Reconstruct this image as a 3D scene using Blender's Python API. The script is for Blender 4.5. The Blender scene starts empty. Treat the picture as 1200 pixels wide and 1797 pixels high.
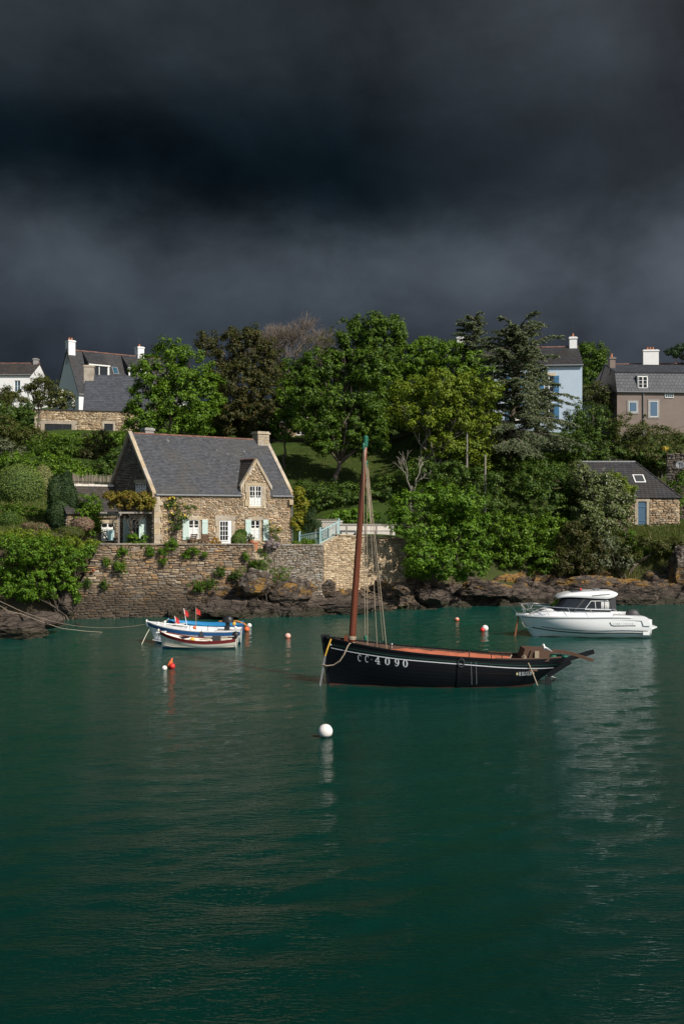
import bpy, math, random
import numpy as np
from mathutils import Vector, Matrix

# ------------------------------------------------------------------ scene, camera, sky, sun, exposure
SC = bpy.context.scene
COL = SC.collection
R = math.radians
FPX, CX, CY, CAMZ = 1747.0, 600.0, 898.5, 7.0      # focal length in photo pixels, principal point, eye height

cam = bpy.data.cameras.new('camera')
cam.sensor_fit = 'VERTICAL'; cam.sensor_height = 36.0; cam.lens = 35.0
cam.clip_start = 0.5; cam.clip_end = 6000
cam_o = bpy.data.objects.new('camera', cam); COL.objects.link(cam_o)
cam_o.location = (0, 0, CAMZ); cam_o.rotation_euler = (R(90), 0, 0)
SC.camera = cam_o

SUN_AZ, SUN_EL = 47.0, 40.0                         # azimuth turned from -Y (behind the camera) towards +X
sdir = Vector((math.sin(R(SUN_AZ)) * math.cos(R(SUN_EL)), -math.cos(R(SUN_AZ)) * math.cos(R(SUN_EL)), math.sin(R(SUN_EL))))

world = bpy.data.worlds.new('World'); SC.world = world; world.use_nodes = True
def build_world():
    nt = world.node_tree; N = nt.nodes; L = nt.links; N.clear()
    def nd(t, **k):
        n = N.new(t)
        for a, b in k.items(): setattr(n, a, b)
        return n
    def m(op, a, b=None, c=None, clamp=False):
        n = nd('ShaderNodeMath', operation=op); n.use_clamp = clamp
        for i, s in enumerate((a, b, c)):
            if s is None: continue
            if isinstance(s, (int, float)): n.inputs[i].default_value = s
            else: L.new(s, n.inputs[i])
        return n.outputs[0]
    tc = nd('ShaderNodeTexCoord'); sep = nd('ShaderNodeSeparateXYZ'); L.new(tc.outputs['Generated'], sep.inputs[0])
    X, Y, Z = sep.outputs
    # storm clouds are layered: the noise is much wider than it is tall
    mp = nd('ShaderNodeMapping'); mp.inputs['Scale'].default_value = (1.0, 1.0, 2.0); L.new(tc.outputs['Generated'], mp.inputs[0])
    def noise(scale, detail, rough, vec, loc=(0, 0, 0), dist=0.0):
        mm = nd('ShaderNodeMapping'); mm.inputs['Location'].default_value = loc; L.new(vec, mm.inputs[0])
        n = nd('ShaderNodeTexNoise'); n.inputs['Scale'].default_value = scale; n.inputs['Detail'].default_value = detail
        n.inputs['Roughness'].default_value = rough; n.inputs['Distortion'].default_value = dist; L.new(mm.outputs[0], n.inputs['Vector']); return n.outputs['Fac']
    n1 = noise(3.2, 3, .5, mp.outputs[0], (3.1, 1.7, .4), .2)
    n2 = noise(9.0, 6, .6, mp.outputs[0], (8.3, 2.2, 5.1), .3)
    e = m('ADD', Z, m('MULTIPLY', m('SUBTRACT', n1, .5), .075))
    e = m('ADD', e, m('MULTIPLY', m('SUBTRACT', n2, .5), .055))
    e = m('ADD', e, .004)
    ramp = nd('ShaderNodeValToRGB'); cr = ramp.color_ramp; cr.interpolation = 'B_SPLINE'
    stops = [(0.0, (0.0126, 0.0196, 0.0280)), (.12, (.0190, .0255, .0350)), (.17, (.0265, .0340, .0455)), (.215, (0.0407, 0.0515, 0.0660)), (.255, (0.0466, 0.0577, 0.0720)), (.283, (0.0213, 0.0299, 0.0390)), (.312, (0.0034, 0.0074, 0.0115)),
             (.345, (0.0023, 0.0060, 0.0095)), (.38, (0.0073, 0.0118, 0.0165)), (.42, (0.0184, 0.0247, 0.0310)), (.47, (0.0252, 0.0319, 0.0390)), (.58, (0.0194, 0.0247, 0.0310)), (.70, (0.0107, 0.0144, 0.0200)), (.84, (0.0272, 0.0340, 0.0430)), (1.0, (0.0213, 0.0268, 0.0350))]
    while len(cr.elements) < len(stops): cr.elements.new(0.5)
    for el, (p, c) in zip(cr.elements, stops): el.position = p; el.color = (*c, 1)
    L.new(e, ramp.inputs[0])
    mp3 = nd('ShaderNodeMapping'); mp3.inputs['Scale'].default_value = (1.0, 1.0, 1.35); L.new(tc.outputs['Generated'], mp3.inputs[0])
    n3 = noise(5.5, 6, .55, mp3.outputs[0], (1.3, 4.7, 2.2), .2)
    k = m('ADD', m('MULTIPLY', n3, 2.7), -.18)
    storm = nd('ShaderNodeVectorMath', operation='SCALE'); L.new(ramp.outputs[0], storm.inputs[0]); L.new(k, storm.inputs['Scale'])
    # towards the sun the cover thins out (that is where the sunlight comes through)
    toward = m('ADD', m('MULTIPLY', X, math.sin(R(28))), m('MULTIPLY', Y, -math.cos(R(28))))
    lift = m('MULTIPLY', m('ADD', m('ADD', toward, m('MULTIPLY', X, .75)), .84, clamp=True), .075)
    lift = m('MULTIPLY', lift, m('ADD', m('MULTIPLY', n3, 1.6), .1))
    lc = nd('ShaderNodeVectorMath', operation='SCALE'); lc.inputs[0].default_value = (.82, .86, 1.0); L.new(lift, lc.inputs['Scale'])
    storm2 = nd('ShaderNodeVectorMath', operation='ADD'); L.new(storm.outputs[0], storm2.inputs[0]); L.new(lc.outputs[0], storm2.inputs[1])
    sky = nd('ShaderNodeTexSky', sky_type='NISHITA'); sky.sun_disc = False
    sky.sun_elevation = R(SUN_EL); sky.sun_rotation = math.atan2(sdir.x, sdir.y)
    skys = nd('ShaderNodeVectorMath', operation='SCALE'); L.new(sky.outputs[0], skys.inputs[0]); skys.inputs['Scale'].default_value = 0.095
    t2 = m('ADD', toward, m('MULTIPLY', m('SUBTRACT', n1, .5), .9))
    mr = nd('ShaderNodeMapRange', interpolation_type='SMOOTHSTEP'); mr.inputs['From Min'].default_value = -.25; mr.inputs['From Max'].default_value = .40
    L.new(t2, mr.inputs['Value'])
    mix = nd('ShaderNodeMix', data_type='RGBA'); L.new(mr.outputs[0], mix.inputs['Factor'])
    L.new(storm2.outputs[0], mix.inputs['A']); L.new(skys.outputs[0], mix.inputs['B'])
    bg = nd('ShaderNodeBackground'); bg.inputs['Strength'].default_value = 1.0; L.new(mix.outputs['Result'], bg.inputs['Color'])
    out = nd('ShaderNodeOutputWorld'); L.new(bg.outputs[0], out.inputs[0])
build_world()

sl = bpy.data.lights.new('sun', 'SUN'); sl.energy = 5.0; sl.angle = R(0.5); sl.color = (1.0, .93, .82)
so = bpy.data.objects.new('sun', sl); COL.objects.link(so); so.location = (60, -40, 60)
so.rotation_euler = (-sdir).to_track_quat('-Z', 'Y').to_euler()

SC.render.engine = 'CYCLES'
SC.cycles.use_denoising = True
SC.cycles.max_bounces = 6; SC.cycles.diffuse_bounces = 2; SC.cycles.glossy_bounces = 3; SC.cycles.transmission_bounces = 4; SC.cycles.transparent_max_bounces = 6
SC.cycles.caustics_reflective = False; SC.cycles.caustics_refractive = False
vs = SC.view_settings; vs.view_transform = 'Standard'; vs.look = 'None'; vs.exposure = 0.0; vs.gamma = 1.0; vs.use_curve_mapping = False

# ------------------------------------------------------------------ helpers
def at(px, py, D):
    """World point seen at photo pixel (px, py) at depth D."""
    return Vector(((px - CX) / FPX * D, D, CAMZ - (py - CY) / FPX * D))
def onwater(px, py):
    D = CAMZ * FPX / (py - CY)
    return Vector(((px - CX) / FPX * D, D, 0))

def frame(o, ux, n):
    o, ux, n = Vector(o), Vector(ux).normalized(), Vector(n).normalized()
    return lambda u, out, z: tuple(o + ux * u + n * out + Vector((0, 0, z)))
IDF = lambda x, y, z: (x, y, z)

class MB:
    def __init__(s): s.v = []; s.f = []
    def poly(s, pts):
        i = len(s.v); s.v += [tuple(p) for p in pts]; s.f.append(tuple(range(i, i + len(pts)))); return s
    def box(s, x0, x1, y0, y1, z0, z1, fr=IDF):
        i = len(s.v)
        s.v += [fr(x, y, z) for z in (z0, z1) for (x, y) in ((x0, y0), (x1, y0), (x1, y1), (x0, y1))]
        s.f += [tuple(i + k for k in q) for q in ((3, 2, 1, 0), (4, 5, 6, 7), (0, 1, 5, 4), (1, 2, 6, 5), (2, 3, 7, 6), (3, 0, 4, 7))]
        return s
    def beam(s, a, b, w, h, up=(0, 0, 1)):
        a, b = Vector(a), Vector(b); d = (b - a).normalized(); sd = d.cross(Vector(up))
        if sd.length < 1e-4: sd = Vector((1, 0, 0))
        sd.normalize(); u = sd.cross(d).normalized(); i = len(s.v)
        for p in (a, b):
            for (q, r) in ((-1, -1), (1, -1), (1, 1), (-1, 1)): s.v.append(tuple(p + sd * q * w / 2 + u * r * h / 2))
        s.f += [tuple(i + k for k in q) for q in ((3, 2, 1, 0), (4, 5, 6, 7), (0, 1, 5, 4), (1, 2, 6, 5), (2, 3, 7, 6), (3, 0, 4, 7))]
        return s
    def tube(s, pts, rad, n=6, cap=True):
        pts = [Vector(p) for p in pts]; m = len(pts)
        if not hasattr(rad, '__len__'): rad = [rad] * m
        i = len(s.v); ref = None
        for k, p in enumerate(pts):
            d = (pts[min(k + 1, m - 1)] - pts[max(k - 1, 0)])
            d = d.normalized() if d.length > 1e-9 else Vector((0, 0, 1))
            if ref is None: ref = Vector((1, 0, 0)) if abs(d.x) < .8 else Vector((0, 1, 0))
            a = (ref - d * ref.dot(d))
            if a.length < 1e-5: a = d.orthogonal()
            a.normalize(); b = d.cross(a); ref = a
            for j in range(n):
                t = 2 * math.pi * j / n; s.v.append(tuple(p + (a * math.cos(t) + b * math.sin(t)) * rad[k]))
        for k in range(m - 1):
            for j in range(n):
                j2 = (j + 1) % n; s.f.append((i + k * n + j, i + k * n + j2, i + (k + 1) * n + j2, i + (k + 1) * n + j))
        if cap:
            s.f.append(tuple(i + j for j in reversed(range(n)))); s.f.append(tuple(i + (m - 1) * n + j for j in range(n)))
        return s
    def lathe(s, prof, n=16, c=(0, 0, 0), axis=None):
        """prof: (r, z) from bottom to top, turned about a vertical axis through c."""
        c = Vector(c); i = len(s.v); m = len(prof)
        for (r, z) in prof:
            for j in range(n):
                t = 2 * math.pi * j / n; p = Vector((r * math.cos(t), r * math.sin(t), z))
                if axis is not None: p = axis @ p
                s.v.append(tuple(c + p))
        for k in range(m - 1):
            for j in range(n):
                j2 = (j + 1) % n; s.f.append((i + k * n + j, i + k * n + j2, i + (k + 1) * n + j2, i + (k + 1) * n + j))
        s.f.append(tuple(i + j for j in reversed(range(n)))); s.f.append(tuple(i + (m - 1) * n + j for j in range(n)))
        return s
    def prism(s, pts2, fr, o0, o1):
        """extrude a polygon given in (u, z) of frame fr from out=o0 to out=o1"""
        i = len(s.v); n = len(pts2)
        s.v += [fr(u, o0, z) for (u, z) in pts2] + [fr(u, o1, z) for (u, z) in pts2]
        s.f.append(tuple(i + k for k in range(n))); s.f.append(tuple(i + n + k for k in reversed(range(n))))
        for k in range(n):
            k2 = (k + 1) % n; s.f.append((i + k, i + n + k, i + n + k2, i + k2))
        return s
    def grid(s, P, nu, nv):
        """P(i, j) -> point for i<nu, j<nv"""
        i0 = len(s.v); s.v += [tuple(P(i, j)) for i in range(nu) for j in range(nv)]
        s.f += [(i0 + i * nv + j, i0 + i * nv + j + 1, i0 + (i + 1) * nv + j + 1, i0 + (i + 1) * nv + j) for i in range(nu - 1) for j in range(nv - 1)]
        return s
    def build(s, name, mat, parent=None, smooth=False, kind=None):
        me = bpy.data.meshes.new(name); me.from_pydata(s.v, [], s.f); me.update()
        return link_mesh(name, me, mat, parent, smooth, kind)

def fix_normals(me):
    import bmesh
    bm = bmesh.new(); bm.from_mesh(me); bmesh.ops.recalc_face_normals(bm, faces=bm.faces); bm.to_mesh(me); bm.free()

def link_mesh(name, me, mat, parent=None, smooth=False, kind=None):
    if mat is not None and not me.materials: me.materials.append(MATS[mat] if isinstance(mat, str) else mat)
    if smooth: me.polygons.foreach_set('use_smooth', [True] * len(me.polygons))
    o = bpy.data.objects.new(name, me); COL.objects.link(o)
    if parent is not None: o.parent = parent
    if kind: o['kind'] = kind
    return o

def np_mesh(name, V, F):
    """V (n,3) float, F (m,k) int -> mesh, quickly"""
    V = np.ascontiguousarray(V, dtype=np.float32); F = np.ascontiguousarray(F, dtype=np.int32); m, k = F.shape
    me = bpy.data.meshes.new(name); me.vertices.add(len(V)); me.vertices.foreach_set('co', V.ravel())
    me.loops.add(m * k); me.loops.foreach_set('vertex_index', F.ravel())
    me.polygons.add(m); me.polygons.foreach_set('loop_start', np.arange(0, m * k, k, dtype=np.int32))
    me.update(calc_edges=True); return me

def tag(o, label, cat, group=None):
    o['label'] = label; o['category'] = cat
    if group: o['group'] = group
    return o
def thing(name, label, cat, loc=(0, 0, 0), rz=0.0, group=None):
    o = bpy.data.objects.new(name, None); COL.objects.link(o); o.location = loc; o.rotation_euler = (0, 0, rz)
    o.empty_display_size = .3
    return tag(o, label, cat, group)
def struct(o): o['kind'] = 'structure'; return o

# ---- numpy noise
_prm = np.random.RandomState(11).permutation(256); _prm = np.concatenate([_prm, _prm, _prm])
_val = np.random.RandomState(12).rand(256) * 2 - 1
def vnoise(x, y, z):
    xi, yi, zi = np.floor(x).astype(int), np.floor(y).astype(int), np.floor(z).astype(int)
    fx, fy, fz = x - xi, y - yi, z - zi
    fx, fy, fz = [f * f * f * (f * (f * 6 - 15) + 10) for f in (fx, fy, fz)]
    def h(a, b, c): return _val[_prm[(_prm[(_prm[a & 255] + b) & 255] + c) & 255]]
    r = 0
    for dx in (0, 1):
        for dy in (0, 1):
            for dz in (0, 1):
                w = (fx if dx else 1 - fx) * (fy if dy else 1 - fy) * (fz if dz else 1 - fz)
                r = r + w * h(xi + dx, yi + dy, zi + dz)
    return r
def fbm(x, y, z, o=4, lac=2.1, g=.5):
    r = 0; a = 1.0
    for k in range(o): r = r + a * vnoise(x + 17.3 * k, y - 9.1 * k, z + 4.7 * k); x, y, z = x * lac, y * lac, z * lac; a *= g
    return r
def ridged(x, y, z, o=4):
    r = 0; a = 1.0
    for k in range(o): r = r + a * (1 - 2 * np.abs(vnoise(x + 7.3 * k, y - 3.1 * k, z + 14.7 * k))); x, y, z = x * 2.1, y * 2.1, z * 2.1; a *= .5
    return r

# ------------------------------------------------------------------ materials
MATS = {}
class NT:
    def __init__(s, name):
        s.m = bpy.data.materials.new(name); s.m.use_nodes = True; s.t = s.m.node_tree; s.t.nodes.clear(); MATS[name] = s.m
        s.out = s.n('ShaderNodeOutputMaterial')
    def n(s, t, **k):
        x = s.t.nodes.new(t)
        for a, b in k.items(): setattr(x, a, b)
        return x
    def l(s, a, b): s.t.links.new(a, b)
    def pos(s):
        if not hasattr(s, '_p'): s._p = s.n('ShaderNodeNewGeometry')
        return s._p.outputs['Position']
    def island(s):
        s.pos(); o = s.n('ShaderNodeObjectInfo')
        return s.math('FRACT', s.math('ADD', s._p.outputs['Random Per Island'], s.math('MULTIPLY', o.outputs['Random'], 7.31)))
    def math(s, op, a, b=None, clamp=False):
        x = s.n('ShaderNodeMath', operation=op); x.use_clamp = clamp
        for i, q in enumerate((a, b)):
            if q is None: continue
            if isinstance(q, (int, float)): x.inputs[i].default_value = q
            else: s.l(q, x.inputs[i])
        return x.outputs[0]
    def noise(s, scale, detail=4, rough=.55, vec=None, sc=(1, 1, 1), dist=0):
        mp = s.n('ShaderNodeMapping'); mp.inputs['Scale'].default_value = sc; s.l(vec or s.pos(), mp.inputs[0])
        x = s.n('ShaderNodeTexNoise'); x.inputs['Scale'].default_value = scale; x.inputs['Detail'].default_value = detail
        x.inputs['Roughness'].default_value = rough; x.inputs['Distortion'].default_value = dist; s.l(mp.outputs[0], x.inputs['Vector'])
        return x.outputs['Fac']
    def ramp(s, fac, stops, interp='LINEAR'):
        x = s.n('ShaderNodeValToRGB'); cr = x.color_ramp; cr.interpolation = interp
        while len(cr.elements) < len(stops): cr.elements.new(.5)
        for e, (p, c) in zip(cr.elements, stops): e.position = p; e.color = (*c, 1) if hasattr(c, '__len__') else (c, c, c, 1)
        s.l(fac, x.inputs[0]); return x.outputs[0]
    def mix(s, fac, a, b, blend='MIX'):
        x = s.n('ShaderNodeMix', data_type='RGBA', blend_type=blend)
        for key, q in (('Factor', fac), ('A', a), ('B', b)):
            if isinstance(q, (int, float)): x.inputs[key].default_value = q
            elif isinstance(q, tuple): x.inputs[key].default_value = (*q, 1)
            else: s.l(q, x.inputs[key])
        return x.outputs['Result']
    def scale(s, c, k):
        x = s.n('ShaderNodeVectorMath', operation='SCALE'); 
        if isinstance(c, tuple): x.inputs[0].default_value = c
        else: s.l(c, x.inputs[0])
        if isinstance(k, (int, float)): x.inputs['Scale'].default_value = k
        else: s.l(k, x.inputs['Scale'])
        return x.outputs[0]
    def bump(s, h, strength=.5, dist=.02):
        x = s.n('ShaderNodeBump'); x.inputs['Strength'].default_value = strength; x.inputs['Distance'].default_value = dist; s.l(h, x.inputs['Height']); return x.outputs[0]
    def bsdf(s, col, rough=.7, normal=None, spec=.4, metallic=0, coat=0, link=True):
        b = s.n('ShaderNodeBsdfPrincipled')
        if isinstance(col, tuple): b.inputs['Base Color'].default_value = (*col, 1)
        else: s.l(col, b.inputs['Base Color'])
        if isinstance(rough, (int, float)): b.inputs['Roughness'].default_value = rough
        else: s.l(rough, b.inputs['Roughness'])
        b.inputs['Specular IOR Level'].default_value = spec; b.inputs['Metallic'].default_value = metallic; b.inputs['Coat Weight'].default_value = coat
        if normal is not None: s.l(normal, b.inputs['Normal'])
        if link: s.l(b.outputs[0], s.out.inputs[0])
        return b

def plain(name, c, rough=.6, var=.15, scale=6, bump=.15, bscale=30, spec=.4, metallic=0, coat=0, rnd=0.0, sc=(1, 1, 1)):
    """One-colour material with worn variation and a fine relief."""
    t = NT(name); n = t.noise(scale, 5, .6, sc=sc)
    k = t.math('ADD', t.math('MULTIPLY', n, 2 * var), 1 - var)
    if rnd: k = t.math('MULTIPLY', k, t.math('ADD', t.math('MULTIPLY', t.island(), 2 * rnd), 1 - rnd))
    t.bsdf(t.scale(c, k), rough, t.bump(t.noise(bscale, 3, sc=sc), bump, .02), spec, metallic, coat); return t.m

def stone_mat(name, stops, tide=False, lichen=0.0, var=.5, bump=.8):
    t = NT(name); c = t.ramp(t.island(), stops, 'CONSTANT')
    n = t.noise(6, 6, .65); c = t.scale(c, t.math('ADD', t.math('MULTIPLY', n, 2 * var), 1 - var))
    c = t.mix(t.ramp(t.noise(1.3, 4, .6), [(.42, 0.0), (.6, .5)]), c, (.23, .175, .12))
    if lichen: c = t.mix(t.ramp(t.noise(9, 5, .7), [(.6 - lichen * .1, 0.0), (.68 - lichen * .1, .8)]), c, (.42, .41, .37))
    rough = .85
    if tide:   # weed and tide stain on the lowest courses
        z = t.n('ShaderNodeSeparateXYZ'); t.l(t.pos(), z.inputs[0])
        w = t.math('MULTIPLY', t.math('ADD', z.outputs[2], t.math('MULTIPLY', t.noise(.7, 4), -1.8)), .42)
        f = t.ramp(w, [(.08, 1.0), (.80, 0.0)])
        c = t.mix(t.math('MULTIPLY', f, .84), c, (.045, .035, .026))
    t.bsdf(c, rough, t.bump(t.noise(22, 6, .7), bump, .03), .3)
    return t.m

def leaf_mat(name, c1, c2, c3=None, trans=.28, jit=.24, nscale=.8):
    t = NT(name); r = t.island()
    n = t.noise(nscale, 3, .6)
    c = t.mix(t.ramp(n, [(.35, 0.0), (.65, 1.0)]), c1, c2)
    if c3: c = t.mix(t.ramp(r, [(.72, 0.0), (.86, 1.0)]), c, c3)
    c = t.scale(c, t.math('ADD', t.math('MULTIPLY', r, 2 * jit), 1 - jit))
    b = t.bsdf(c, .55, None, .25, link=False)
    tr = t.n('ShaderNodeBsdfTranslucent'); t.l(t.mix(.5, c, (.16, .24, .012), 'MIX'), tr.inputs[0])
    mx = t.n('ShaderNodeMixShader'); mx.inputs[0].default_value = trans; t.l(b.outputs[0], mx.inputs[1]); t.l(tr.outputs[0], mx.inputs[2]); t.l(mx.outputs[0], t.out.inputs[0])
    return t.m

stone_mat('quay_stone', [(0, (.30, .20, .12)), (.14, (.22, .155, .105)), (.28, (.36, .27, .18)), (.42, (.17, .125, .09)), (.55, (.40, .24, .11)), (.66, (.27, .23, .19)), (.8, (.33, .225, .14)), (.92, (.45, .36, .26))], tide=True)
stone_mat('grey_wall_stone', [(0, (.24, .20, .155)), (.2, (.18, .15, .12)), (.4, (.31, .265, .205)), (.6, (.26, .19, .13)), (.8, (.30, .28, .25))], lichen=.7)
stone_mat('ochre_wall_stone', [(0, (.56, .43, .28)), (.2, (.46, .34, .215)), (.4, (.63, .52, .37)), (.6, (.50, .39, .26)), (.8, (.41, .30, .19))])
stone_mat('cottage_stone', [(0, (.52, .39, .25)), (.15, (.38, .27, .165)), (.3, (.58, .45, .30)), (.45, (.46, .30, .17)), (.6, (.35, .27, .19)), (.75, (.56, .43, .30)), (.9, (.44, .37, .29))], var=.3)
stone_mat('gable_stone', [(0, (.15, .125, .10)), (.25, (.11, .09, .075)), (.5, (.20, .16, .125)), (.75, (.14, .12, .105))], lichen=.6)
stone_mat('granite_block', [(0, (.47, .40, .31)), (.3, (.42, .37, .31)), (.55, (.50, .42, .30)), (.8, (.44, .35, .23))], var=.22, lichen=.15)
plain('mortar', (.62, .53, .41), .95, .3, 4, .6, 40)
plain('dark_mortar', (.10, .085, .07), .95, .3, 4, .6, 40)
plain('ochre_mortar', (.48, .39, .27), .95, .3, 4, .6, 40)
def slate_mat(name, base, lich, moss=(.09, .08, .06)):
    t = NT(name); r = t.island(); c = t.scale(base, t.math('ADD', t.math('MULTIPLY', r, .5), .75))
    c = t.mix(t.ramp(t.noise(.55, 5, .65), [(.45, 0.0), (.7, .75)]), c, moss)
    c = t.mix(t.ramp(t.noise(2.6, 5, .75), [(.66 - lich, 0.0), (.70 - lich, .85)]), c, (.34, .33, .29))
    t.bsdf(c, .6, t.bump(t.noise(30, 3), .3, .01), .35); return t.m
slate_mat('cottage_slate', (.072, .076, .086), .015, (.088, .08, .07))
slate_mat('dark_slate', (.045, .045, .05), -.02, (.05, .043, .036))
slate_mat('blue_slate', (.062, .068, .082), -.2, (.055, .058, .066))
slate_mat('old_slate', (.05, .046, .046), .03, (.075, .055, .035))
plain('ridge_tile', (.17, .085, .062), .8, .4, 8, .4, rnd=.3)
plain('white_render', (.80, .80, .80), .85, .07, 2, .25, 25)
plain('pale_blue_render', (.47, .57, .68), .85, .10, 1.2, .25, 25)
plain('brown_render', (.215, .17, .148), .9, .22, 1.0, .3, 25)
plain('grey_render', (.3, .29, .28), .9, .2, 1.2, .3, 25)
plain('white_paint', (.78, .78, .76), .45, .05, 5, .08, 40)
plain('white_gelcoat', (.86, .87, .88), .22, .025, 3, .02, 20, spec=.5, coat=.3)
plain('cream_paint', (.74, .71, .62), .5, .06, 5, .08, 40)
plain('mint_paint', (.50, .62, .58), .55, .08, 6, .15, 40, sc=(1, 1, .3))
plain('rail_blue', (.36, .54, .56), .55, .10, 6, .1, 40)
plain('shutter_blue', (.05, .17, .32), .6, .15, 6, .15, 40)
plain('window_blue', (.07, .14, .22), .5, .1, 6, .1, 40)
plain('zinc', (.20, .21, .22), .5, .15, 5, .1, 30)
plain('black_paint', (.0050, .0060, .0085), .45, .5, 2.5, .25, 18, spec=.22, sc=(1, 1, 4))
plain('red_antifoul', (.13, .035, .022), .75, .3, 5, .3, 25)
plain('mast_wood', (.155, .042, .020), .38, .3, 2.5, .15, 30, coat=.25, sc=(4, 4, .6))
plain('deck_wood', (.10, .055, .035), .7, .3, 6, .3, 30, sc=(.6, 5, 5))
plain('bare_wood', (.34, .27, .19), .8, .25, 6, .3, 30, sc=(2, 2, .5))
plain('grey_wood', (.26, .235, .21), .85, .3, 5, .4, 30, sc=(4, 4, .5))
plain('teak', (.13, .075, .045), .7, .25, 6, .2, 30)
plain('orange_wood', (.40, .17, .05), .45, .2, 6, .1, 30, coat=.2)
plain('tan_cloth', (.47, .135, .07), .85, .22, 3, .6, 7)
plain('green_paint', (.012, .12, .075), .5, .15, 6, .1, 30)
plain('dark_green_line', (.010, .05, .035), .5, .15, 6, .1, 30)
plain('blue_paint', (.022, .10, .26), .4, .1, 5, .08, 30)
plain('bright_blue', (.03, .25, .50), .45, .1, 5, .08, 30)
plain('maroon_paint', (.17, .022, .022), .4, .12, 5, .08, 30)
plain('red_plastic', (.60, .035, .03), .4, .1, 5, .05, 30)
plain('orange_plastic', (.72, .15, .05), .45, .12, 5, .08, 30)
plain('pink_plastic', (.74, .42, .34), .5, .15, 5, .1, 30)
plain('buoy_white', (.76, .72, .69), .45, .14, 9, .06, 30)
plain('yellow_plastic', (.72, .42, .06), .5, .1, 6, .05, 30)
plain('black_plastic', (.015, .016, .018), .4, .2, 6, .05, 30)
plain('dark_grey', (.05, .052, .056), .5, .2, 6, .1, 30)
plain('steel', (.6, .61, .62), .22, .1, 6, .02, 30, metallic=.9)
plain('rope', (.37, .30, .22), .9, .2, 12, .6, 60)
plain('rope_pale', (.62, .56, .46), .9, .15, 12, .6, 60)
plain('rope_yellow', (.62, .36, .05), .8, .15, 12, .5, 60)
plain('rusty_chain', (.30, .12, .05), .85, .4, 20, .6, 60)
plain('bark', (.11, .09, .07), .9, .35, 6, .8, 18, sc=(3, 3, .5))
plain('pale_bark', (.22, .195, .16), .9, .35, 5, .7, 18, sc=(3, 3, .6))
plain('dead_wood', (.24, .215, .185), .85, .25, 5, .5, 20)
plain('twig', (.13, .105, .085), .9, .25, 5, .2, 20)
plain('wire', (.02, .02, .022), .6, .1, 5, .05, 20)
plain('terracotta', (.42, .17, .09), .75, .2, 6, .2, 30, rnd=.15)
plain('concrete_white', (.66, .62, .56), .9, .15, 2.5, .3, 25)
plain('gravel', (.34, .29, .23), .95, .3, 12, .8, 40)
plain('feather_white', (.80, .79, .77), .7, .05, 10, .2, 40)
plain('feather_grey', (.33, .34, .36), .7, .1, 10, .2, 40)
plain('lace', (.70, .70, .68), .9, .25, 14, .4, 50)
plain('brushwood', (.26, .215, .18), .95, .3, 8, .6, 30, rnd=.35)
plain('letter_white', (.60, .62, .66), .6, .08, 6, .1, 40)
plain('letter_grey', (.30, .32, .34), .4, .05, 6, .05, 40)
plain('cream_gold', (.55, .50, .28), .6, .1, 6, .1, 40)
def glass_mat(name, c, rough=.05):
    t = NT(name); t.bsdf(t.scale(c, t.math('ADD', t.math('MULTIPLY', t.noise(1.5, 3), .6), .7)), rough, t.bump(t.noise(1.2, 2), .06, .02), .4); return t.m
glass_mat('glass', (.012, .014, .017)); glass_mat('tinted_glass', (.016, .018, .022), .03); glass_mat('blue_glass', (.03, .08, .12), .1)

# foliage
leaf_mat('leaf_oak', (.062, .132, .010), (.108, .205, .013), (.145, .235, .020))
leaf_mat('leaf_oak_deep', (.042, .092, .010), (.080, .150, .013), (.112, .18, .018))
leaf_mat('leaf_lime', (.105, .160, .012), (.165, .235, .016), (.20, .235, .022))
leaf_mat('leaf_bronze', (.048, .056, .016), (.070, .074, .020), (.088, .064, .022), .25)
leaf_mat('leaf_shore', (.058, .135, .010), (.104, .212, .013), (.142, .245, .02))
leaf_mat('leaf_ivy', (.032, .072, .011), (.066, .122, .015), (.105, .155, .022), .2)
leaf_mat('leaf_olive', (.058, .080, .016), (.098, .118, .022), (.085, .066, .026), .25)
leaf_mat('leaf_grey', (.085, .105, .05), (.125, .145, .07), (.17, .175, .12), .2)
leaf_mat('leaf_hawthorn', (.095, .130, .035), (.140, .175, .05), (.18, .185, .11), .2)
leaf_mat('leaf_topiary', (0.125, 0.194, 0.037), (0.175, 0.237, 0.050), None, .2, .25)
leaf_mat('leaf_topiary_gold', (0.228, 0.240, 0.090), (0.276, 0.282, 0.108), None, .2, .22)
leaf_mat('leaf_yew', (0.021, 0.044, 0.016), (0.036, 0.068, 0.021), None, .1)
leaf_mat('leaf_cedar', (.085, .115, .058), (.130, .160, .082), (.165, .185, .10), .15)
leaf_mat('leaf_yellow', (0.228, 0.228, 0.018), (0.324, 0.288, 0.024), (0.144, 0.192, 0.024), .3)
leaf_mat('leaf_vine', (0.176, 0.184, 0.019), (0.256, 0.208, 0.029), (0.240, 0.120, 0.040), .3)
leaf_mat('leaf_pink', (0.300, 0.170, 0.140), (0.360, 0.220, 0.180), (0.140, 0.150, 0.060), .2)
leaf_mat('leaf_lilac', (0.400, 0.300, 0.360), (0.500, 0.400, 0.420), (0.200, 0.200, 0.100), .2)
leaf_mat('leaf_orange', (0.620, 0.260, 0.020), (0.700, 0.340, 0.030), (0.140, 0.160, 0.030), .3)
leaf_mat('petal_yellow', (0.720, 0.500, 0.050), (0.750, 0.580, 0.120), None, .25)
leaf_mat('petal_white', (0.620, 0.600, 0.500), (0.680, 0.660, 0.560), None, .25)
leaf_mat('leaf_brown', (0.156, 0.102, 0.060), (0.204, 0.138, 0.084), (0.108, 0.108, 0.036), .2)
leaf_mat('grass_blade', (0.075, 0.130, 0.018), (0.120, 0.155, 0.030), (0.240, 0.200, 0.090), .3)
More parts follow.
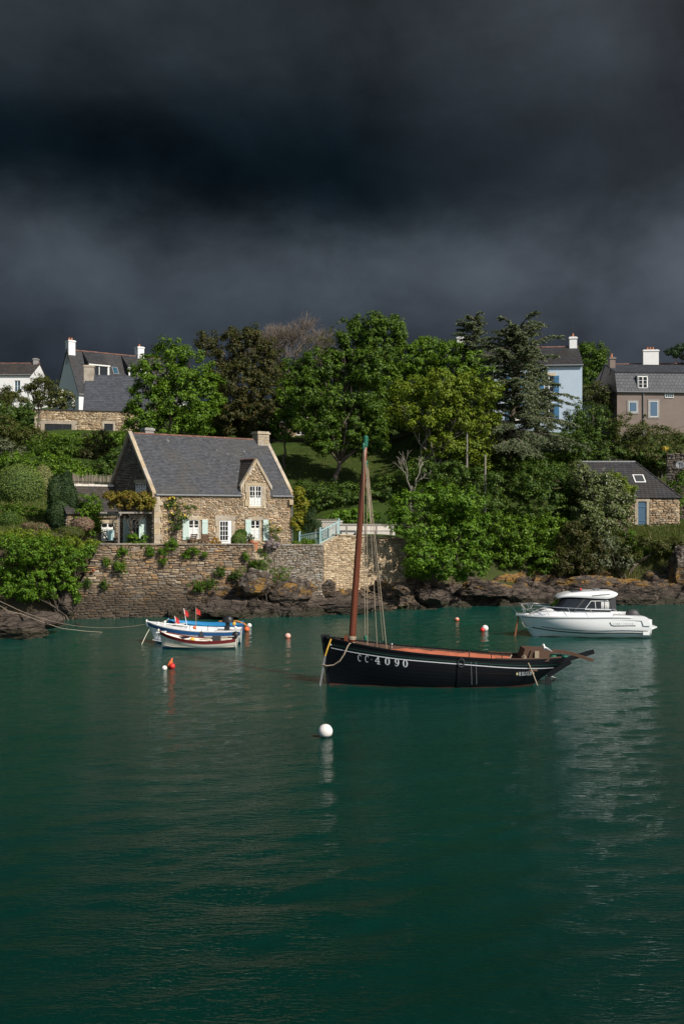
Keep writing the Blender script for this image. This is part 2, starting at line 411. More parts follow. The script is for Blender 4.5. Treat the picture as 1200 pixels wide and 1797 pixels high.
plain('foliage_core', (.028, .050, .010), .9, .4, 4, .9, 14)

def ground_mat():
    t = NT('hillside_grass'); n = t.noise(.45, 5, .6); n2 = t.noise(7, 4, .7)
    c = t.mix(t.ramp(n, [(.35, 0.0), (.65, 1.0)]), (.026, .050, .009), (.044, .070, .012))
    c = t.scale(c, t.math('ADD', t.math('MULTIPLY', n2, .9), .55))
    # bare earth on steep faces
    t.pos(); z = t.n('ShaderNodeSeparateXYZ'); t.l(t._p.outputs['Normal'], z.inputs[0])
    c = t.mix(t.ramp(z.outputs[2], [(.55, 1.0), (.78, 0.0)]), c, (.075, .058, .038))
    t.bsdf(c, .95, t.bump(t.noise(14, 5, .7), .9, .06), .15)
ground_mat()
def rock_mat():
    t = NT('shore_rock'); P = t.pos(); z = t.n('ShaderNodeSeparateXYZ'); t.l(P, z.inputs[0]); H = z.outputs[2]
    n = t.noise(1.1, 7, .68, sc=(1, 1, 2.4), dist=.4)
    c = t.ramp(n, [(.28, (.018, .014, .012)), (.45, (.066, .050, .040)), (.60, (.125, .096, .075)), (.78, (.19, .155, .125))])
    # seams
    v = t.n('ShaderNodeTexVoronoi', feature='DISTANCE_TO_EDGE'); mp = t.n('ShaderNodeMapping'); mp.inputs['Scale'].default_value = (.7, .7, 2.0); mp.inputs['Rotation'].default_value = (.2, .35, 0)
    t.l(P, mp.inputs[0]); t.l(mp.outputs[0], v.inputs['Vector']); v.inputs['Scale'].default_value = 1.5
    c = t.mix(t.ramp(v.outputs['Distance'], [(.0, .75), (.05, 0.0)]), c, (.018, .014, .011))
    # orange lichen above the tide line, grey-white above that
    lz = t.math('ADD', H, t.math('MULTIPLY', t.noise(.55, 4), 1.4))
    lz2 = t.math('MULTIPLY', lz, .22)
    band = t.math('MULTIPLY', t.ramp(lz2, [(.44, 0.0), (.50, 1.0), (.72, 1.0), (.80, 0.0)]), t.ramp(t.noise(.8, 6, .72), [(.50, 0.0), (.57, 1.0)]))
    c = t.mix(t.math('MULTIPLY', band, .85), c, t.ramp(t.noise(8, 4), [(.3, (.22, .11, .018)), (.7, (.38, .22, .05))]))
    g = t.math('MULTIPLY', t.ramp(lz2, [(.55, 0.0), (.7, .8)]), t.ramp(t.noise(2.5, 6, .75), [(.52, 0.0), (.6, 1.0)]))
    c = t.mix(g, c, (.30, .27, .23))
    # weed at the waterline
    wz = t.math('ADD', H, t.math('MULTIPLY', t.noise(.9, 4), -.7))
    c = t.mix(t.ramp(wz, [(0.0, .8), (.22, 0.0)]), c, (.028, .026, .012))
    rough = t.ramp(wz, [(0.0, .45), (.35, .85)])
    t.bsdf(c, rough, t.bump(t.math('ADD', t.noise(5, 8, .72, sc=(1, 1, 2)), t.math('MULTIPLY', t.ramp(v.outputs['Distance'], [(0, 0.0), (.08, 1.0)]), .4)), 1.0, .16), .35)
rock_mat()
def water_mat():
    t = NT('sea_water')
    h = t.math('ADD', t.math('MULTIPLY', t.noise(3.8, 3, .6, sc=(.5, 1.5, 1), dist=.35), 1.0), t.math('MULTIPLY', t.noise(10, 3, .55, sc=(.55, 1.5, 1)), .60))
    patch = t.ramp(t.noise(.09, 3, .5, sc=(.5, 1.3, 1)), [(.35, .55), (.65, 1.0)])
    hb = t.math('MULTIPLY', h, patch)
    # body colour paler green towards the far bank: shallows, plus painted-in sky reflection
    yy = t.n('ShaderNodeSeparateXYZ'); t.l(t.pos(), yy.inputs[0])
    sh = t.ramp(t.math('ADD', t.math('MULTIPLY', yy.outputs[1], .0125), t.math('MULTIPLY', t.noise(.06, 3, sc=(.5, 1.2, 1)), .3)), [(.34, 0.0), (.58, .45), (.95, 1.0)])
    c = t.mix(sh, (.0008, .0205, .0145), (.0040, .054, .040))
    b = t.bsdf(c, .035, t.bump(hb, 1.0, .032), .45); b.inputs['IOR'].default_value = 1.333
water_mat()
# ------------------------------------------------------------------ terrain, water, rocky shore
PROF = [   # world X : [(Y, z), ...]
    (-60, [(40, -2), (50, .5), (60, 3.5), (70, 7), (80, 9), (90, 12), (112, 16), (126, 20.3), (150, 23), (400, 24)]),
    (-27, [(50, -2.5), (57, -1.5), (61, -1.2), (63.3, .0), (65.5, 4.9), (70, 5.7), (80, 8.3), (90, 11.3), (110, 15.3), (124, 19.5), (150, 22.5), (400, 24)]),
    (-20.5, [(52, -2.5), (60, -1.5), (64.0, -1.0), (65.0, 1.0), (66.2, 4.6), (70, 5.5), (80, 8.0), (90, 11.0), (110, 15.2), (124, 19.5), (150, 22.5), (400, 24)]),
    (-17.6, [(52, -2.5), (64, -1.6), (65.6, -1.2), (65.85, 4.2), (78, 4.3), (84, 8.2), (90, 10.6), (110, 15.2), (124, 19.5), (150, 22.5), (400, 24)]),
    (-6.0, [(52, -2.5), (66.5, -1.6), (68.1, -1.0), (68.35, 4.2), (82.5, 4.3), (86, 8.2), (105, 14), (112, 15.5), (125, 20), (150, 22.5), (400, 24)]),
    (-1.0, [(52, -2.5), (68.0, -1.5), (69.7, -.8), (69.95, 4.7), (80, 5.0), (85, 7.8), (105, 14), (112, 15.5), (125, 20), (150, 22.5), (400, 24)]),
    (1.6, [(52, -2.5), (69.3, -1.5), (71.2, .5), (72.15, 1.5), (72.4, 5.1), (79, 5.4), (82, 7.2), (88, 8.8), (105, 14), (112, 15.5), (125, 20), (150, 22.5), (400, 24)]),
    (4.7, [(52, -2.5), (70.6, -1.5), (72.5, .4), (74.65, 1.6), (74.9, 4.8), (79.5, 5.6), (83, 7.4), (88, 9), (105, 14), (125, 18.5), (150, 21), (400, 22)]),
    (9, [(52, -2.5), (73.5, -1.5), (76, .6), (77.5, 2.4), (82, 6.2), (88, 9.6), (96, 14), (104, 15.8), (125, 18.5), (150, 21), (400, 22)]),
    (17, [(52, -2.5), (75.5, -1.5), (78, .9), (79.5, 2.6), (82.5, 5.2), (86.5, 6.3), (91, 10.5), (97, 15), (104, 15.9), (125, 18.0), (150, 20), (400, 22)]),
    (27, [(52, -2.5), (76, -1.5), (78.5, 1.4), (80, 3.6), (84, 5.8), (89.5, 6.1), (91.5, 9.5), (97, 14.4), (104, 15.6), (125, 18), (150, 20), (400, 22)]),
    (60, [(52, -2.5), (75, -1.5), (78, 3), (84, 7), (92, 11), (104, 15.6), (125, 18), (150, 20), (400, 22)]),
]
_px = np.array([p[0] for p in PROF], float)
_sx, _sy = [-17.6, -6.0, -1.0, 1.6, 4.7], [65.85, 68.35, 69.95, 72.4, 74.9]     # the line of the retaining walls
def ground_z(X, Y):
    X = np.asarray(X, float); Y = np.asarray(Y, float); X, Y = np.broadcast_arrays(X, Y)
    Yr = Y - np.interp(X, _sx, _sy)
    H = np.stack([np.interp(Yr, [q[0] - np.interp(p[0], _sx, _sy) for q in p[1]], [q[1] for q in p[1]]) for p in PROF])
    i = np.clip(np.searchsorted(_px, X) - 1, 0, len(_px) - 2); t = np.clip((X - _px[i]) / (_px[i + 1] - _px[i]), 0, 1)
    a = np.take_along_axis(H, i[None], 0)[0]; b = np.take_along_axis(H, (i + 1)[None], 0)[0]
    z = a * (1 - t) + b * t
    amp = np.clip((Y - 84) / 15, 0, 1) * .35
    return z + amp * fbm(X * .12, Y * .12, X * 0, 3)
def gz(x, y): return float(ground_z(x, y))

def build_terrain():
    xs = np.concatenate([[-2500, -900, -350, -150, -90], np.arange(-60, 60.1, .6), [90, 150, 350, 900, 2500]])
    ys = np.concatenate([[-60, 0, 30, 45], np.arange(52, 96, .3), np.arange(96, 152, 1.0), [170, 210, 300, 500, 900, 1600, 3000]])
    X, Y = np.meshgrid(xs, ys, indexing='ij'); Z = ground_z(X, Y)
    V = np.stack([X, Y, Z], -1).reshape(-1, 3); nx, ny = len(xs), len(ys)
    I = np.arange(nx * ny).reshape(nx, ny)
    F = np.stack([I[:-1, :-1], I[1:, :-1], I[1:, 1:], I[:-1, 1:]], -1).reshape(-1, 4)
    struct(link_mesh('hillside', np_mesh('hillside', V, F), 'hillside_grass', smooth=True))
build_terrain()

def build_water():
    xs = np.concatenate([[-2500, -700, -250, -120, -70, -48], np.arange(-36, 36.1, .17), [48, 70, 120, 250, 700, 2500]])
    ys = np.concatenate([[-60, -25, 0, 6], np.arange(9, 80, .14), [83, 90]])
    X, Y = np.meshgrid(xs, ys, indexing='ij'); Z = np.zeros_like(X); rs = np.random.RandomState(5)
    for k in range(46):
        lam = .55 * (4.2 ** rs.rand() ** 1.3); a = rs.normal(math.radians(112), .55)      # wind ripples running towards the left bank
        kk = 2 * math.pi / lam; amp = .0050 * lam ** .7 * .5
        Z += amp * np.sin(kk * (X * math.cos(a) + Y * math.sin(a)) + rs.rand() * 6.28)
    calm = .55 + .45 * np.clip(fbm(X * .05, Y * .11, X * 0, 2) + .5, 0, 1)
    edge = np.clip((36 - np.abs(X)) / 3, 0, 1) * np.clip((Y - 9) / 2, 0, 1) * np.clip((80 - Y) / 2, 0, 1)
    Z *= edge * calm
    V = np.stack([X, Y, Z], -1).reshape(-1, 3); nx, ny = len(xs), len(ys); I = np.arange(nx * ny).reshape(nx, ny)
    F = np.stack([I[:-1, :-1], I[1:, :-1], I[1:, 1:], I[:-1, 1:]], -1).reshape(-1, 4)
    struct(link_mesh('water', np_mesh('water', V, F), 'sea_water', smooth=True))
build_water()

# the rocky foreshore: a strip of fractured ledges along the waterline
def strata(X, Y, Z, s=1.0):
    """Blocky tilted bedding: stepped plates plus cracks."""
    q = Z * 1.0 + X * .16 + Y * .10
    plate = np.floor(q * 2.6 + 1.3 * fbm(X * .35, Y * .35, Z * .35, 3)) * .37
    blk = ridged(X * .42 + plate, Y * .42, Z * .9 + plate, 4)
    return s * (.30 * blk + .34 * vnoise(X * .9 + plate * 3.1, Y * .9, plate * 2.3) + .16 * fbm(X * 2.2, Y * 2.2, Z * 3.2, 4))

def shore_strip(name, path, prof, step=.13, rows=46, amp=1.0, seed=0.0):
    """path: [(X, Y)] along the waterline, prof: f(s in 0..1 across, t along) -> (back offset, height)"""
    P = np.array(path, float); d = np.concatenate([[0], np.cumsum(np.hypot(*np.diff(P, axis=0).T))])
    n = int(d[-1] / step); t = np.linspace(0, d[-1], n); px = np.interp(t, d, P[:, 0]); py = np.interp(t, d, P[:, 1])
    s = np.linspace(0, 1, rows); T, S = np.meshgrid(t, s, indexing='ij')
    back, hgt = prof(S, T / d[-1])
    X = np.repeat(px[:, None], rows, 1); Y = np.repeat(py[:, None], rows, 1) + back; Z = hgt
    N = strata(X + seed, Y, Z, amp)
    Y = Y - .75 * N; Z = Z + .75 * N * np.clip(S * 6, 0, 1); X = X + .3 * fbm(X * .8, Y * .8, Z * .8 + 5, 3)
    V = np.stack([X, Y, Z], -1).reshape(-1, 3); I = np.arange(n * rows).reshape(n, rows)
    F = np.stack([I[:-1, :-1], I[1:, :-1], I[1:, 1:], I[:-1, 1:]], -1).reshape(-1, 4)
    return struct(link_mesh(name, np_mesh(name, V, F), 'shore_rock'))

def prof_mid(S, t):
    top = np.interp(t, [0, .12, .3, .45, .6, .8, 1], [1.1, 2.1, 2.7, 2.4, 1.6, 1.2, 1.5])
    return S * 3.4, -.9 + (top + .9) * S ** .75
def prof_right(S, t):
    top = np.interp(t, [0, .15, .4, .6, .85, 1], [1.3, 1.9, 2.2, 2.5, 3.3, 3.8])
    return S * 5.0, -.9 + (top + .9) * S ** .66
def prof_left(S, t):
    top = np.interp(t, [0, .3, .6, .85, 1], [2.7, 2.3, 1.5, .5, -.7])
    return S * 4.0, -.8 + (top + .8) * S ** .8
shore_strip('rocky_foreshore', [(-11.5, 65.4), (-9.8, 65.2), (-6, 65.2), (-3, 65.9), (-1.5, 67.0), (1, 68.6), (2, 69.6), (5, 71.0), (7.5, 72.4)], prof_mid, seed=3.0)
shore_strip('rocky_foreshore', [(5.0, 70.6), (8, 72.6), (12, 73.9), (17, 74.6), (22, 75.0), (27, 75.3), (40, 75)], prof_right, seed=31.0)
shore_strip('rocky_foreshore', [(-40, 50), (-26, 55.0), (-20.8, 55.6), (-17.8, 57.6), (-15.6, 58.8)], prof_left, seed=77.0)

def boulder(label, c, size, seed, rot=0, flat=1.0, group=None, mat='shore_rock', sub=4):
    """A fractured block: an ico sphere cut by random planes and roughened."""
    import bmesh
    bm = bmesh.new(); bmesh.ops.create_icosphere(bm, subdivisions=sub, radius=1.0)
    V = np.array([v.co[:] for v in bm.verts]); rs = np.random.RandomState(seed)
    for k in range(13):
        n = rs.normal(size=3); n /= np.linalg.norm(n); dd = .55 + .32 * rs.rand()
        over = V @ n - dd; V -= np.where(over > 0, over, 0)[:, None] * n * .92
    V *= (1 + .10 * fbm(V[:, 0] * 2 + seed, V[:, 1] * 2, V[:, 2] * 3, 4) + .05 * fbm(V[:, 0] * 7 + seed, V[:, 1] * 7, V[:, 2] * 9, 3))[:, None]
    V *= np.array(size); 
    for v, co in zip(bm.verts, V): v.co = co
    me = bpy.data.meshes.new('boulder'); bm.to_mesh(me); bm.free()
    o = link_mesh('boulder', me, mat); o.location = c; o.rotation_euler = (0, 0, rot)
    return tag(o, label, 'rock', group)
for (lab, px, py, D, s, sd, rt) in [
    ('broad brown boulder with orange lichen under the grey terrace wall corner', 505, 1043, 67.2, (1.9, 1.2, .95), 3, .1),
    ('pale lichen-spotted boulder below the fennel bush at the wall gap', 452, 1026, 66.6, (1.3, .9, 1.15), 5, .5),
    ('dark low rock at the foot of the stone quay wall, near the moored boats', 398, 1072, 65.2, (1.6, 1.0, .75), 8, .2),
    ('leaning slab of rock at the foot of the ochre wall', 578, 1032, 69.6, (.75, .5, .8), 12, .7),
    ('rounded grey boulder at the right end of the pebble beach', 704, 1036, 71.2, (.8, .7, .5), 17, 1.2),
    ('small pale stone block lying on the pebble beach', 668, 1022, 71.6, (.5, .4, .35), 19, .3),
    ('flat shelf of dark rock in front of the pebble beach', 612, 1066, 68.4, (2.4, .9, .6), 23, .05),
    ('dark wedge of rock under the leafy tree by the water', 760, 1046, 72.6, (1.5, 1.0, .8), 29, .4),
    ('long lichened rock ledge right of the leafy waterside tree', 850, 1036, 74.0, (2.6, 1.1, .8), 31, -.05),
    ('orange-lichened block behind the bow of the white cruiser', 905, 1038, 75.0, (1.3, .9, .8), 37, .3),
    ('orange-topped ledge above the roof of the white cruiser', 1025, 1025, 76.8, (3.0, 1.1, .75), 41, .0),
    ('smooth brown rock face right of the white cruiser', 1120, 1042, 75.6, (2.3, 1.3, 1.3), 43, .1),
    ('upright rock buttress at the right edge of the picture', 1190, 1005, 78.0, (1.0, 1.2, 2.2), 47, .6),
    ('cracked brown rock slab on the left spit beside the mooring rope', 70, 1092, 57.0, (1.5, 1.0, .65), 53, .2),
    ('flat worn rock at the water end of the left spit', 28, 1108, 55.4, (1.9, .9, .6), 59, -.1),
    ('steep dark rock beside the foot of the quay wall, under the ivy', 120, 1060, 64.8, (.7, .8, 1.5), 61, .4),
]:
    boulder(lab, at(px, py, D), s, sd, rt)

# pebble beach between the ledges and the ochre wall
def pebbles():
    rs = np.random.RandomState(9); n = 900
    X = rs.uniform(.2, 5.4, n); Y = np.interp(X, [0, 2, 5.4], [69.9, 71.4, 73.6]) + rs.uniform(-1.3, .9, n) ; Zc = ground_z(X, Y)
    o = 1 / math.sqrt(3); base = np.array([(1, 0, 0), (-1, 0, 0), (0, 1, 0), (0, -1, 0), (0, 0, 1), (0, 0, -1), (o, o, o), (-o, o, o), (o, -o, o), (-o, -o, o)], float)
    F0 = np.array([(4, 6, 8), (4, 7, 6), (4, 9, 7), (4, 8, 9), (0, 8, 6), (2, 6, 7), (1, 7, 9), (3, 9, 8), (0, 6, 2), (2, 7, 1), (1, 9, 3), (3, 8, 0)])
    s = rs.uniform(.06, .19, (n, 1, 1)) * rs.uniform(.7, 1.3, (n, 1, 3)) * np.array([1.25, 1, .7])
    a = rs.rand(n) * 6.28; ca, sa = np.cos(a), np.sin(a); B = base[None] * s
    V = np.stack([B[..., 0] * ca[:, None] - B[..., 1] * sa[:, None] + X[:, None], B[..., 0] * sa[:, None] + B[..., 1] * ca[:, None] + Y[:, None], B[..., 2] + Zc[:, None] + .5], -1).reshape(-1, 3)
    F = (F0[None] + 10 * np.arange(n)[:, None, None]).reshape(-1, 3)
    return link_mesh('pebbles', np_mesh('pebbles', V, F), 'quay_stone', kind='stuff')
p_ = pebbles(); p_['label'] = 'pale tan pebbles and cobbles of the small beach below the ochre wall'

# ------------------------------------------------------------------ stone walls
def stone_protos(seed, k=8):
    rs = random.Random(seed); out = []
    for q in range(k):
        j = lambda a: rs.uniform(-a, a)
        back = [(-.5, .5, -.5), (.5, .5, -.5), (.5, .5, .5), (-.5, .5, .5)]
        mid = [(x * (1 + j(.06)) + j(.05), -.18, z * (1 + j(.05)) + j(.10)) for (x, y, z) in [(-.48, 0, -.47), (.48, 0, -.47), (.48, 0, .47), (-.48, 0, .47)]]
        fr = [(x * .86 + j(.03), -.5 + j(.12), z * .72 + j(.05)) for (x, y, z) in mid]
        v = back + mid + fr; f = []
        for a in (0, 4):
            for i in range(4): f.append((a + i, a + (i + 1) % 4, a + 4 + (i + 1) % 4, a + 4 + i))
        f.append((8, 9, 10, 11)); me = bpy.data.meshes.new('stone'); me.from_pydata(v, [], f); me.update(); fix_normals(me); out.append(me)
    return out
def courses(W, H, rs, w0, w1, h0, h1, holes=(), top=None, z0=0.0, big_low=0.0):
    out = []; z = z0; ph = rs.uniform(0, 9); wav = lambda x, zz: .045 * math.sin(x * .9 + ph + zz * 2.1) * min(1, (zz - z0) * 1.5) * max(0, min(1, (H - zz) * 2)) + .02 * math.sin(x * 2.7 + zz * 5)* min(1, (zz - z0) * 1.5)
    while z < H - .03:
        grow = 1 + big_low * max(0, 1 - (z - z0) / (H - z0))
        h = min(rs.uniform(h0, h1) * grow, H - z)
        if h < .05: break
        x = -rs.uniform(0, w0)
        while x < W:
            w = rs.uniform(w0, w1) * grow; a, b = max(x, 0), min(x + w, W); x += w
            segs = [(a, b)]
            for (hu0, hu1, hz0, hz1) in holes:
                if z + h * .6 > hz0 and z + h * .4 < hz1:
                    ns = []
                    for (p, q) in segs:
                        if q <= hu0 or p >= hu1: ns.append((p, q)); continue
                        if hu0 - p > .04: ns.append((p, hu0))
                        if q - hu1 > .04: ns.append((hu1, q))
                    segs = ns
            for (p, q) in segs:
                if q - p < .06: continue
                zz, hh = z, h
                if top is not None:
                    tt = min(top(p), top(q), top((p + q) / 2)); tm = top((p + q) / 2)
                    if z + .05 > tm: continue
                    hh = min(h, max(tt - z, .06))
                # stones of one course do not line up exactly, and now and then two thin ones share a course
                if hh > .12 and rs.random() < .3:
                    k = rs.uniform(.4, .6); out.append((p, q, zz, zz + hh * k)); out.append((p, q, zz + hh * k, zz + hh))
                else:
                    w_ = wav((p + q) / 2, zz) if big_low is not None else 0; out.append((p, q, zz + w_ + rs.uniform(-.022, .014), zz + hh + w_ + rs.uniform(-.016, .020)))
        z += h
    return out
def lay_stones(parent, frames, mat, protos, rs, depth=.14, proud=.05, gap=.018, limit=300, name='stone'):
    """frames: list of (origin, direction, normal, stones, mat). The largest become parts, the rest one joined part."""
    allst = []
    for (o, ux, n, st, mt) in frames:
        for s in st: allst.append(((s[1] - s[0]) * (s[3] - s[2]), o, ux, n, s, mt))
    allst.sort(key=lambda q: -q[0]); per = {}
    for me in protos: pass
    rest = {}
    pm = {}
    for k, (ar, o, ux, n, (a, b, z0, z1), mt) in enumerate(allst):
        c = Vector(o) + Vector(ux) * ((a + b) / 2) + Vector(n) * (proud - depth / 2 + rs.uniform(-.018, .022)) + Vector((0, 0, (z0 + z1) / 2))
        sx, sz = max(b - a - gap, .03), max(z1 - z0 - gap, .03); roll = rs.uniform(-.03, .03)
        M = Matrix.Translation(c) @ Matrix(((ux[0], -n[0], 0, 0), (ux[1], -n[1], 0, 0), (0, 0, 1, 0), (0, 0, 0, 1))) @ Matrix.Rotation(roll, 4, 'Y') @ Matrix.Diagonal((sx, depth, sz, 1))
        pi = rs.randrange(len(protos))
        if k < limit:
            key = (pi, mt)
            if key not in pm:
                me = protos[pi].copy(); me.name = name; me.materials.append(MATS[mt]); pm[key] = me
            ob = bpy.data.objects.new(name, pm[key]); COL.objects.link(ob); ob.parent = parent; ob.matrix_local = M
        else: rest.setdefault(mt, []).append((pi, M))
    PV = [np.array([v.co[:] + (1,) for v in me.vertices]) for me in protos]; PF = [np.array([p.vertices[:] for p in me.polygons]) for me in protos]
    for mt, lst in rest.items():
        Vs, Fs, off = [], [], 0
        for (pi, M) in lst:
            Vs.append((PV[pi] @ np.array(M).T)[:, :3]); Fs.append(PF[pi] + off); off += len(PV[pi])
        link_mesh('small_stones', np_mesh('small_stones', np.concatenate(Vs), np.concatenate(Fs)), mt, parent, kind='stuff')
PROTO = stone_protos(4)

def wall_run(name, label, A, B, z0, topA, topB, mat, mortar, seed, w=(.3, .75), h=(.12, .27), thick=.7, big_low=0.0, coping=None, batter=0, limit=300, left_slope=None):
    """A free-standing or retaining wall from plan point A to B (front face), base z0, tops topA..topB"""
    A, B = Vector((A[0], A[1], 0)), Vector((B[0], B[1], 0)); L = (B - A).length; d = (B - A) / L; n = Vector((d.y, -d.x, 0))
    t = thing(name, label, 'wall', (A.x, A.y, z0), math.atan2(d.y, d.x)); rs = random.Random(seed)
    # local frame: x along the wall, -y outwards
    H = lambda x: (topA + (topB - topA) * x / L - z0) if left_slope is None else min(topA + (topB - topA) * x / L - z0, left_slope(x))
    st = courses(L, max(topA, topB) - z0 + .02, rs, w[0], w[1], h[0], h[1], top=H, big_low=big_low)
    fr = frame((0, 0, 0), (1, 0, 0), (0, -1, 0))
    if left_slope is None: pl = [(0, -.3), (L, -.3), (L, H(L) - .02), (0, H(0) - .02)]
    else:
        xs = [0, .6, 1.2, 1.8, 2.4, 3.2]; pl = [(0, -.3), (L, -.3), (L, H(L) - .02)] + [(x, H(x) - .02) for x in reversed(xs)]
    MB().prism(pl, fr, 0.0, -thick).build('core', mortar, t)
    lay_stones(t, [((0, 0, 0), (1, 0, 0), (0, -1, 0), st, mat)], mat, PROTO, rs, limit=limit)
    # end faces
    es = courses(thick, H(L), rs, .25, .4, h[0], h[1]); lay_stones(t, [((L, 0, 0), (0, 1, 0), (1, 0, 0), es, mat)], mat, PROTO, rs, limit=0)
    if coping:   # a course of flat cap stones
        x = 0.0
        while x < L - .2:
            ww = min(rs.uniform(.45, .9), L - x); 
            if left_slope is None or H(x) > H(L) - .25:
                m = MB(); j = lambda: rs.uniform(-.02, .02)
                m.box(x + .01, x + ww - .01, -.10 + j(), thick + .03, H(x + ww / 2) - .01, H(x + ww / 2) + .07 + j()); m.build('cap_stone', coping, t)
            x += ww
    return t, L, fr

QA, QB = (-17.75, 65.2), (-5.94, 67.8)
wall_run('quay_wall', 'tall brown rubble stone quay wall rising from the water below the cottage terrace', QA, QB, -.5, 4.88, 4.76, 'quay_stone', 'dark_mortar', 21,
         w=(.18, .62), h=(.07, .165), big_low=.22, coping='grey_wall_stone', left_slope=lambda x: 1.6 + 2.05 * x)
GA, GB = (-5.22, 68.0), (-1.33, 69.3)
wall_run('terrace_wall', 'grey lichened terrace wall with a pink flowering plant on its left end', GA, GB, .6, 4.72, 4.68, 'grey_wall_stone', 'dark_mortar', 22, w=(.2, .5), h=(.09, .17), coping='grey_wall_stone')
OA, OB, OC = (-1.29, 69.32), (-.24, 70.2), (4.78, 74.5)
wall_run('retaining_wall', 'pale ochre wall piece rising under the slope of the blue railing', OA, OB, 1.4, 4.70, 5.38, 'ochre_wall_stone', 'ochre_mortar', 23, w=(.2, .48), h=(.10, .19))
wall_run('retaining_wall', 'pale ochre stone retaining wall behind the mast, half in tree shade', OB, OC, 1.4, 5.38, 4.93, 'ochre_wall_stone', 'ochre_mortar', 24, w=(.2, .48), h=(.10, .19), coping='ochre_wall_stone')
# ------------------------------------------------------------------ buildings
def window(parent, fr, u0, u1, z0, z1, nx=2, nz=3, fmat='white_paint', gmat='glass', out=.0, bar=.05, mid=.09, lace=0.0, name='window'):
    """A framed window standing on the wall plane: frame with muntins, panes behind them, lace curtain panels if any."""
    m = MB(); f = bar
    m.box(u0, u0 + f, out, out + .07, z0, z1, fr); m.box(u1 - f, u1, out, out + .07, z0, z1, fr)
    m.box(u0 + f, u1 - f, out, out + .07, z0, z0 + f * 1.3, fr); m.box(u0 + f, u1 - f, out, out + .07, z1 - f, z1, fr)
    iu0, iu1, iz0, iz1 = u0 + f, u1 - f, z0 + f * 1.3, z1 - f
    for k in range(1, nx):
        c = iu0 + (iu1 - iu0) * k / nx; w = mid if (nx % 2 == 0 and k == nx // 2) else .035
        m.box(c - w / 2, c + w / 2, out + .002, out + .064, iz0, iz1, fr)
    for k in range(1, nz):
        c = iz0 + (iz1 - iz0) * k / nz; m.box(iu0, iu1, out + .004, out + .055, c - .016, c + .016, fr)
    w = m.build(name, fmat, parent)
    MB().box(iu0, iu1, out + .004, out + .02, iz0, iz1, fr).build('pane', gmat, w)
    if lace:
        q = MB(); h = (iz1 - iz0) * lace
        for (a, b) in ((iu0 + .02, (iu0 + iu1) / 2 - .06), ((iu0 + iu1) / 2 + .06, iu1 - .02)):
            n = 7; q.grid(lambda i, j: fr(a + (b - a) * i / (n - 1), out + .024 + .006 * (i % 2), iz0 + .03 + h * j - (.06 * math.sin(math.pi * i / (n - 1)) if j else 0)), n, 2)
        q.build('curtain', 'lace', w)
    return w
def shutter(parent, fr, u0, u1, z0, z1, mat, out=.14, ledges=2, name='shutter'):
    m = MB(); n = 4
    for k in range(n): a = u0 + (u1 - u0) * k / n; m.box(a + .004, a + (u1 - u0) / n - .004, out, out + .03, z0, z1, fr)
    for k in range(ledges):
        zc = z0 + (z1 - z0) * (.14 + .72 * k / max(ledges - 1, 1)); m.box(u0 + .01, u1 - .01, out + .03, out + .05, zc - .045, zc + .045, fr)
    return m.build(name, mat, parent)
def roof_slope(parent, p00, p10, p11, p01, mat, course=.24, thick=.10, name='roof', edge_mat=None):
    """Slates laid in overlapping courses on the plane eaves p00-p10 to ridge p01-p11."""
    a, b, c, d = [Vector(p) for p in (p00, p10, p11, p01)]
    n = (b - a).cross(d - a).normalized()
    m = MB(); m.poly([a, b, c, d]); e = n * thick
    m.poly([a - e, d - e, c - e, b - e]); m.poly([a, a - e, b - e, b]); m.poly([b, b - e, c - e, c]); m.poly([d, d - e, a - e, a])
    r = m.build(name, mat, parent); H = ((d - a).length + (c - b).length) / 2; k = max(2, int(H / course)); q = MB()
    for i in range(k):
        t0, t1 = i / k, min(1, (i + 1.15) / k)
        l0, l1, r0, r1 = a.lerp(d, t0), a.lerp(d, t1), b.lerp(c, t0), b.lerp(c, t1)
        # each course is broken into a few runs of slates so that its colour varies
        W = (r0 - l0).length; s = max(1, int(W / .36))
        for j in range(s):
            sh_ = .5 * (i % 2); u0, u1 = max(0, (j - sh_) / s), min(1, (j + 1 - sh_) / s) - .004
            A, B, C, D_ = l0.lerp(r0, u0), l0.lerp(r0, u1), l1.lerp(r1, u1), l1.lerp(r1, u0)
            lift = n * (.030 + .008 * ((i * 7 + j * 13) % 5) / 5); q.poly([A + lift, B + lift, C + n * .008, D_ + n * .008]); q.poly([A, B, B + lift, A + lift])
    q.build('slates', mat, r, kind='stuff'); return r
def chimney(parent, c, w, d, z0, z1, mat, pots=1, potmat='terracotta', name='chimney', capmat=None):
    m = MB(); x, y = c
    m.box(x - w / 2, x + w / 2, y - d / 2, y + d / 2, z0, z1 - .22); m.box(x - w / 2 - .07, x + w / 2 + .07, y - d / 2 - .07, y + d / 2 + .07, z1 - .22, z1 - .06)
    m.box(x - w / 2 + .04, x + w / 2 - .04, y - d / 2 + .04, y + d / 2 - .04, z1 - .06, z1)
    o = m.build(name, mat, parent)
    for k in range(pots):
        xx = x + (k - (pots - 1) / 2) * .34; MB().lathe([(.12, z1), (.105, z1 + .28), (.13, z1 + .30), (.13, z1 + .36), (.08, z1 + .36)], 10, (xx, y, 0)).build('chimney_pot', potmat, o)
    return o
def ridge(parent, a, b, n, r=.13, mat='ridge_tile'):
    a, b = Vector(a), Vector(b); d = (b - a) / n; m = MB()
    for k in range(n): p = a + d * k; m.tube([p, p + d * .55, p + d * .97], [r, r * .93, r * .9], 8)
    return m.build('ridge_tiles', mat, parent)

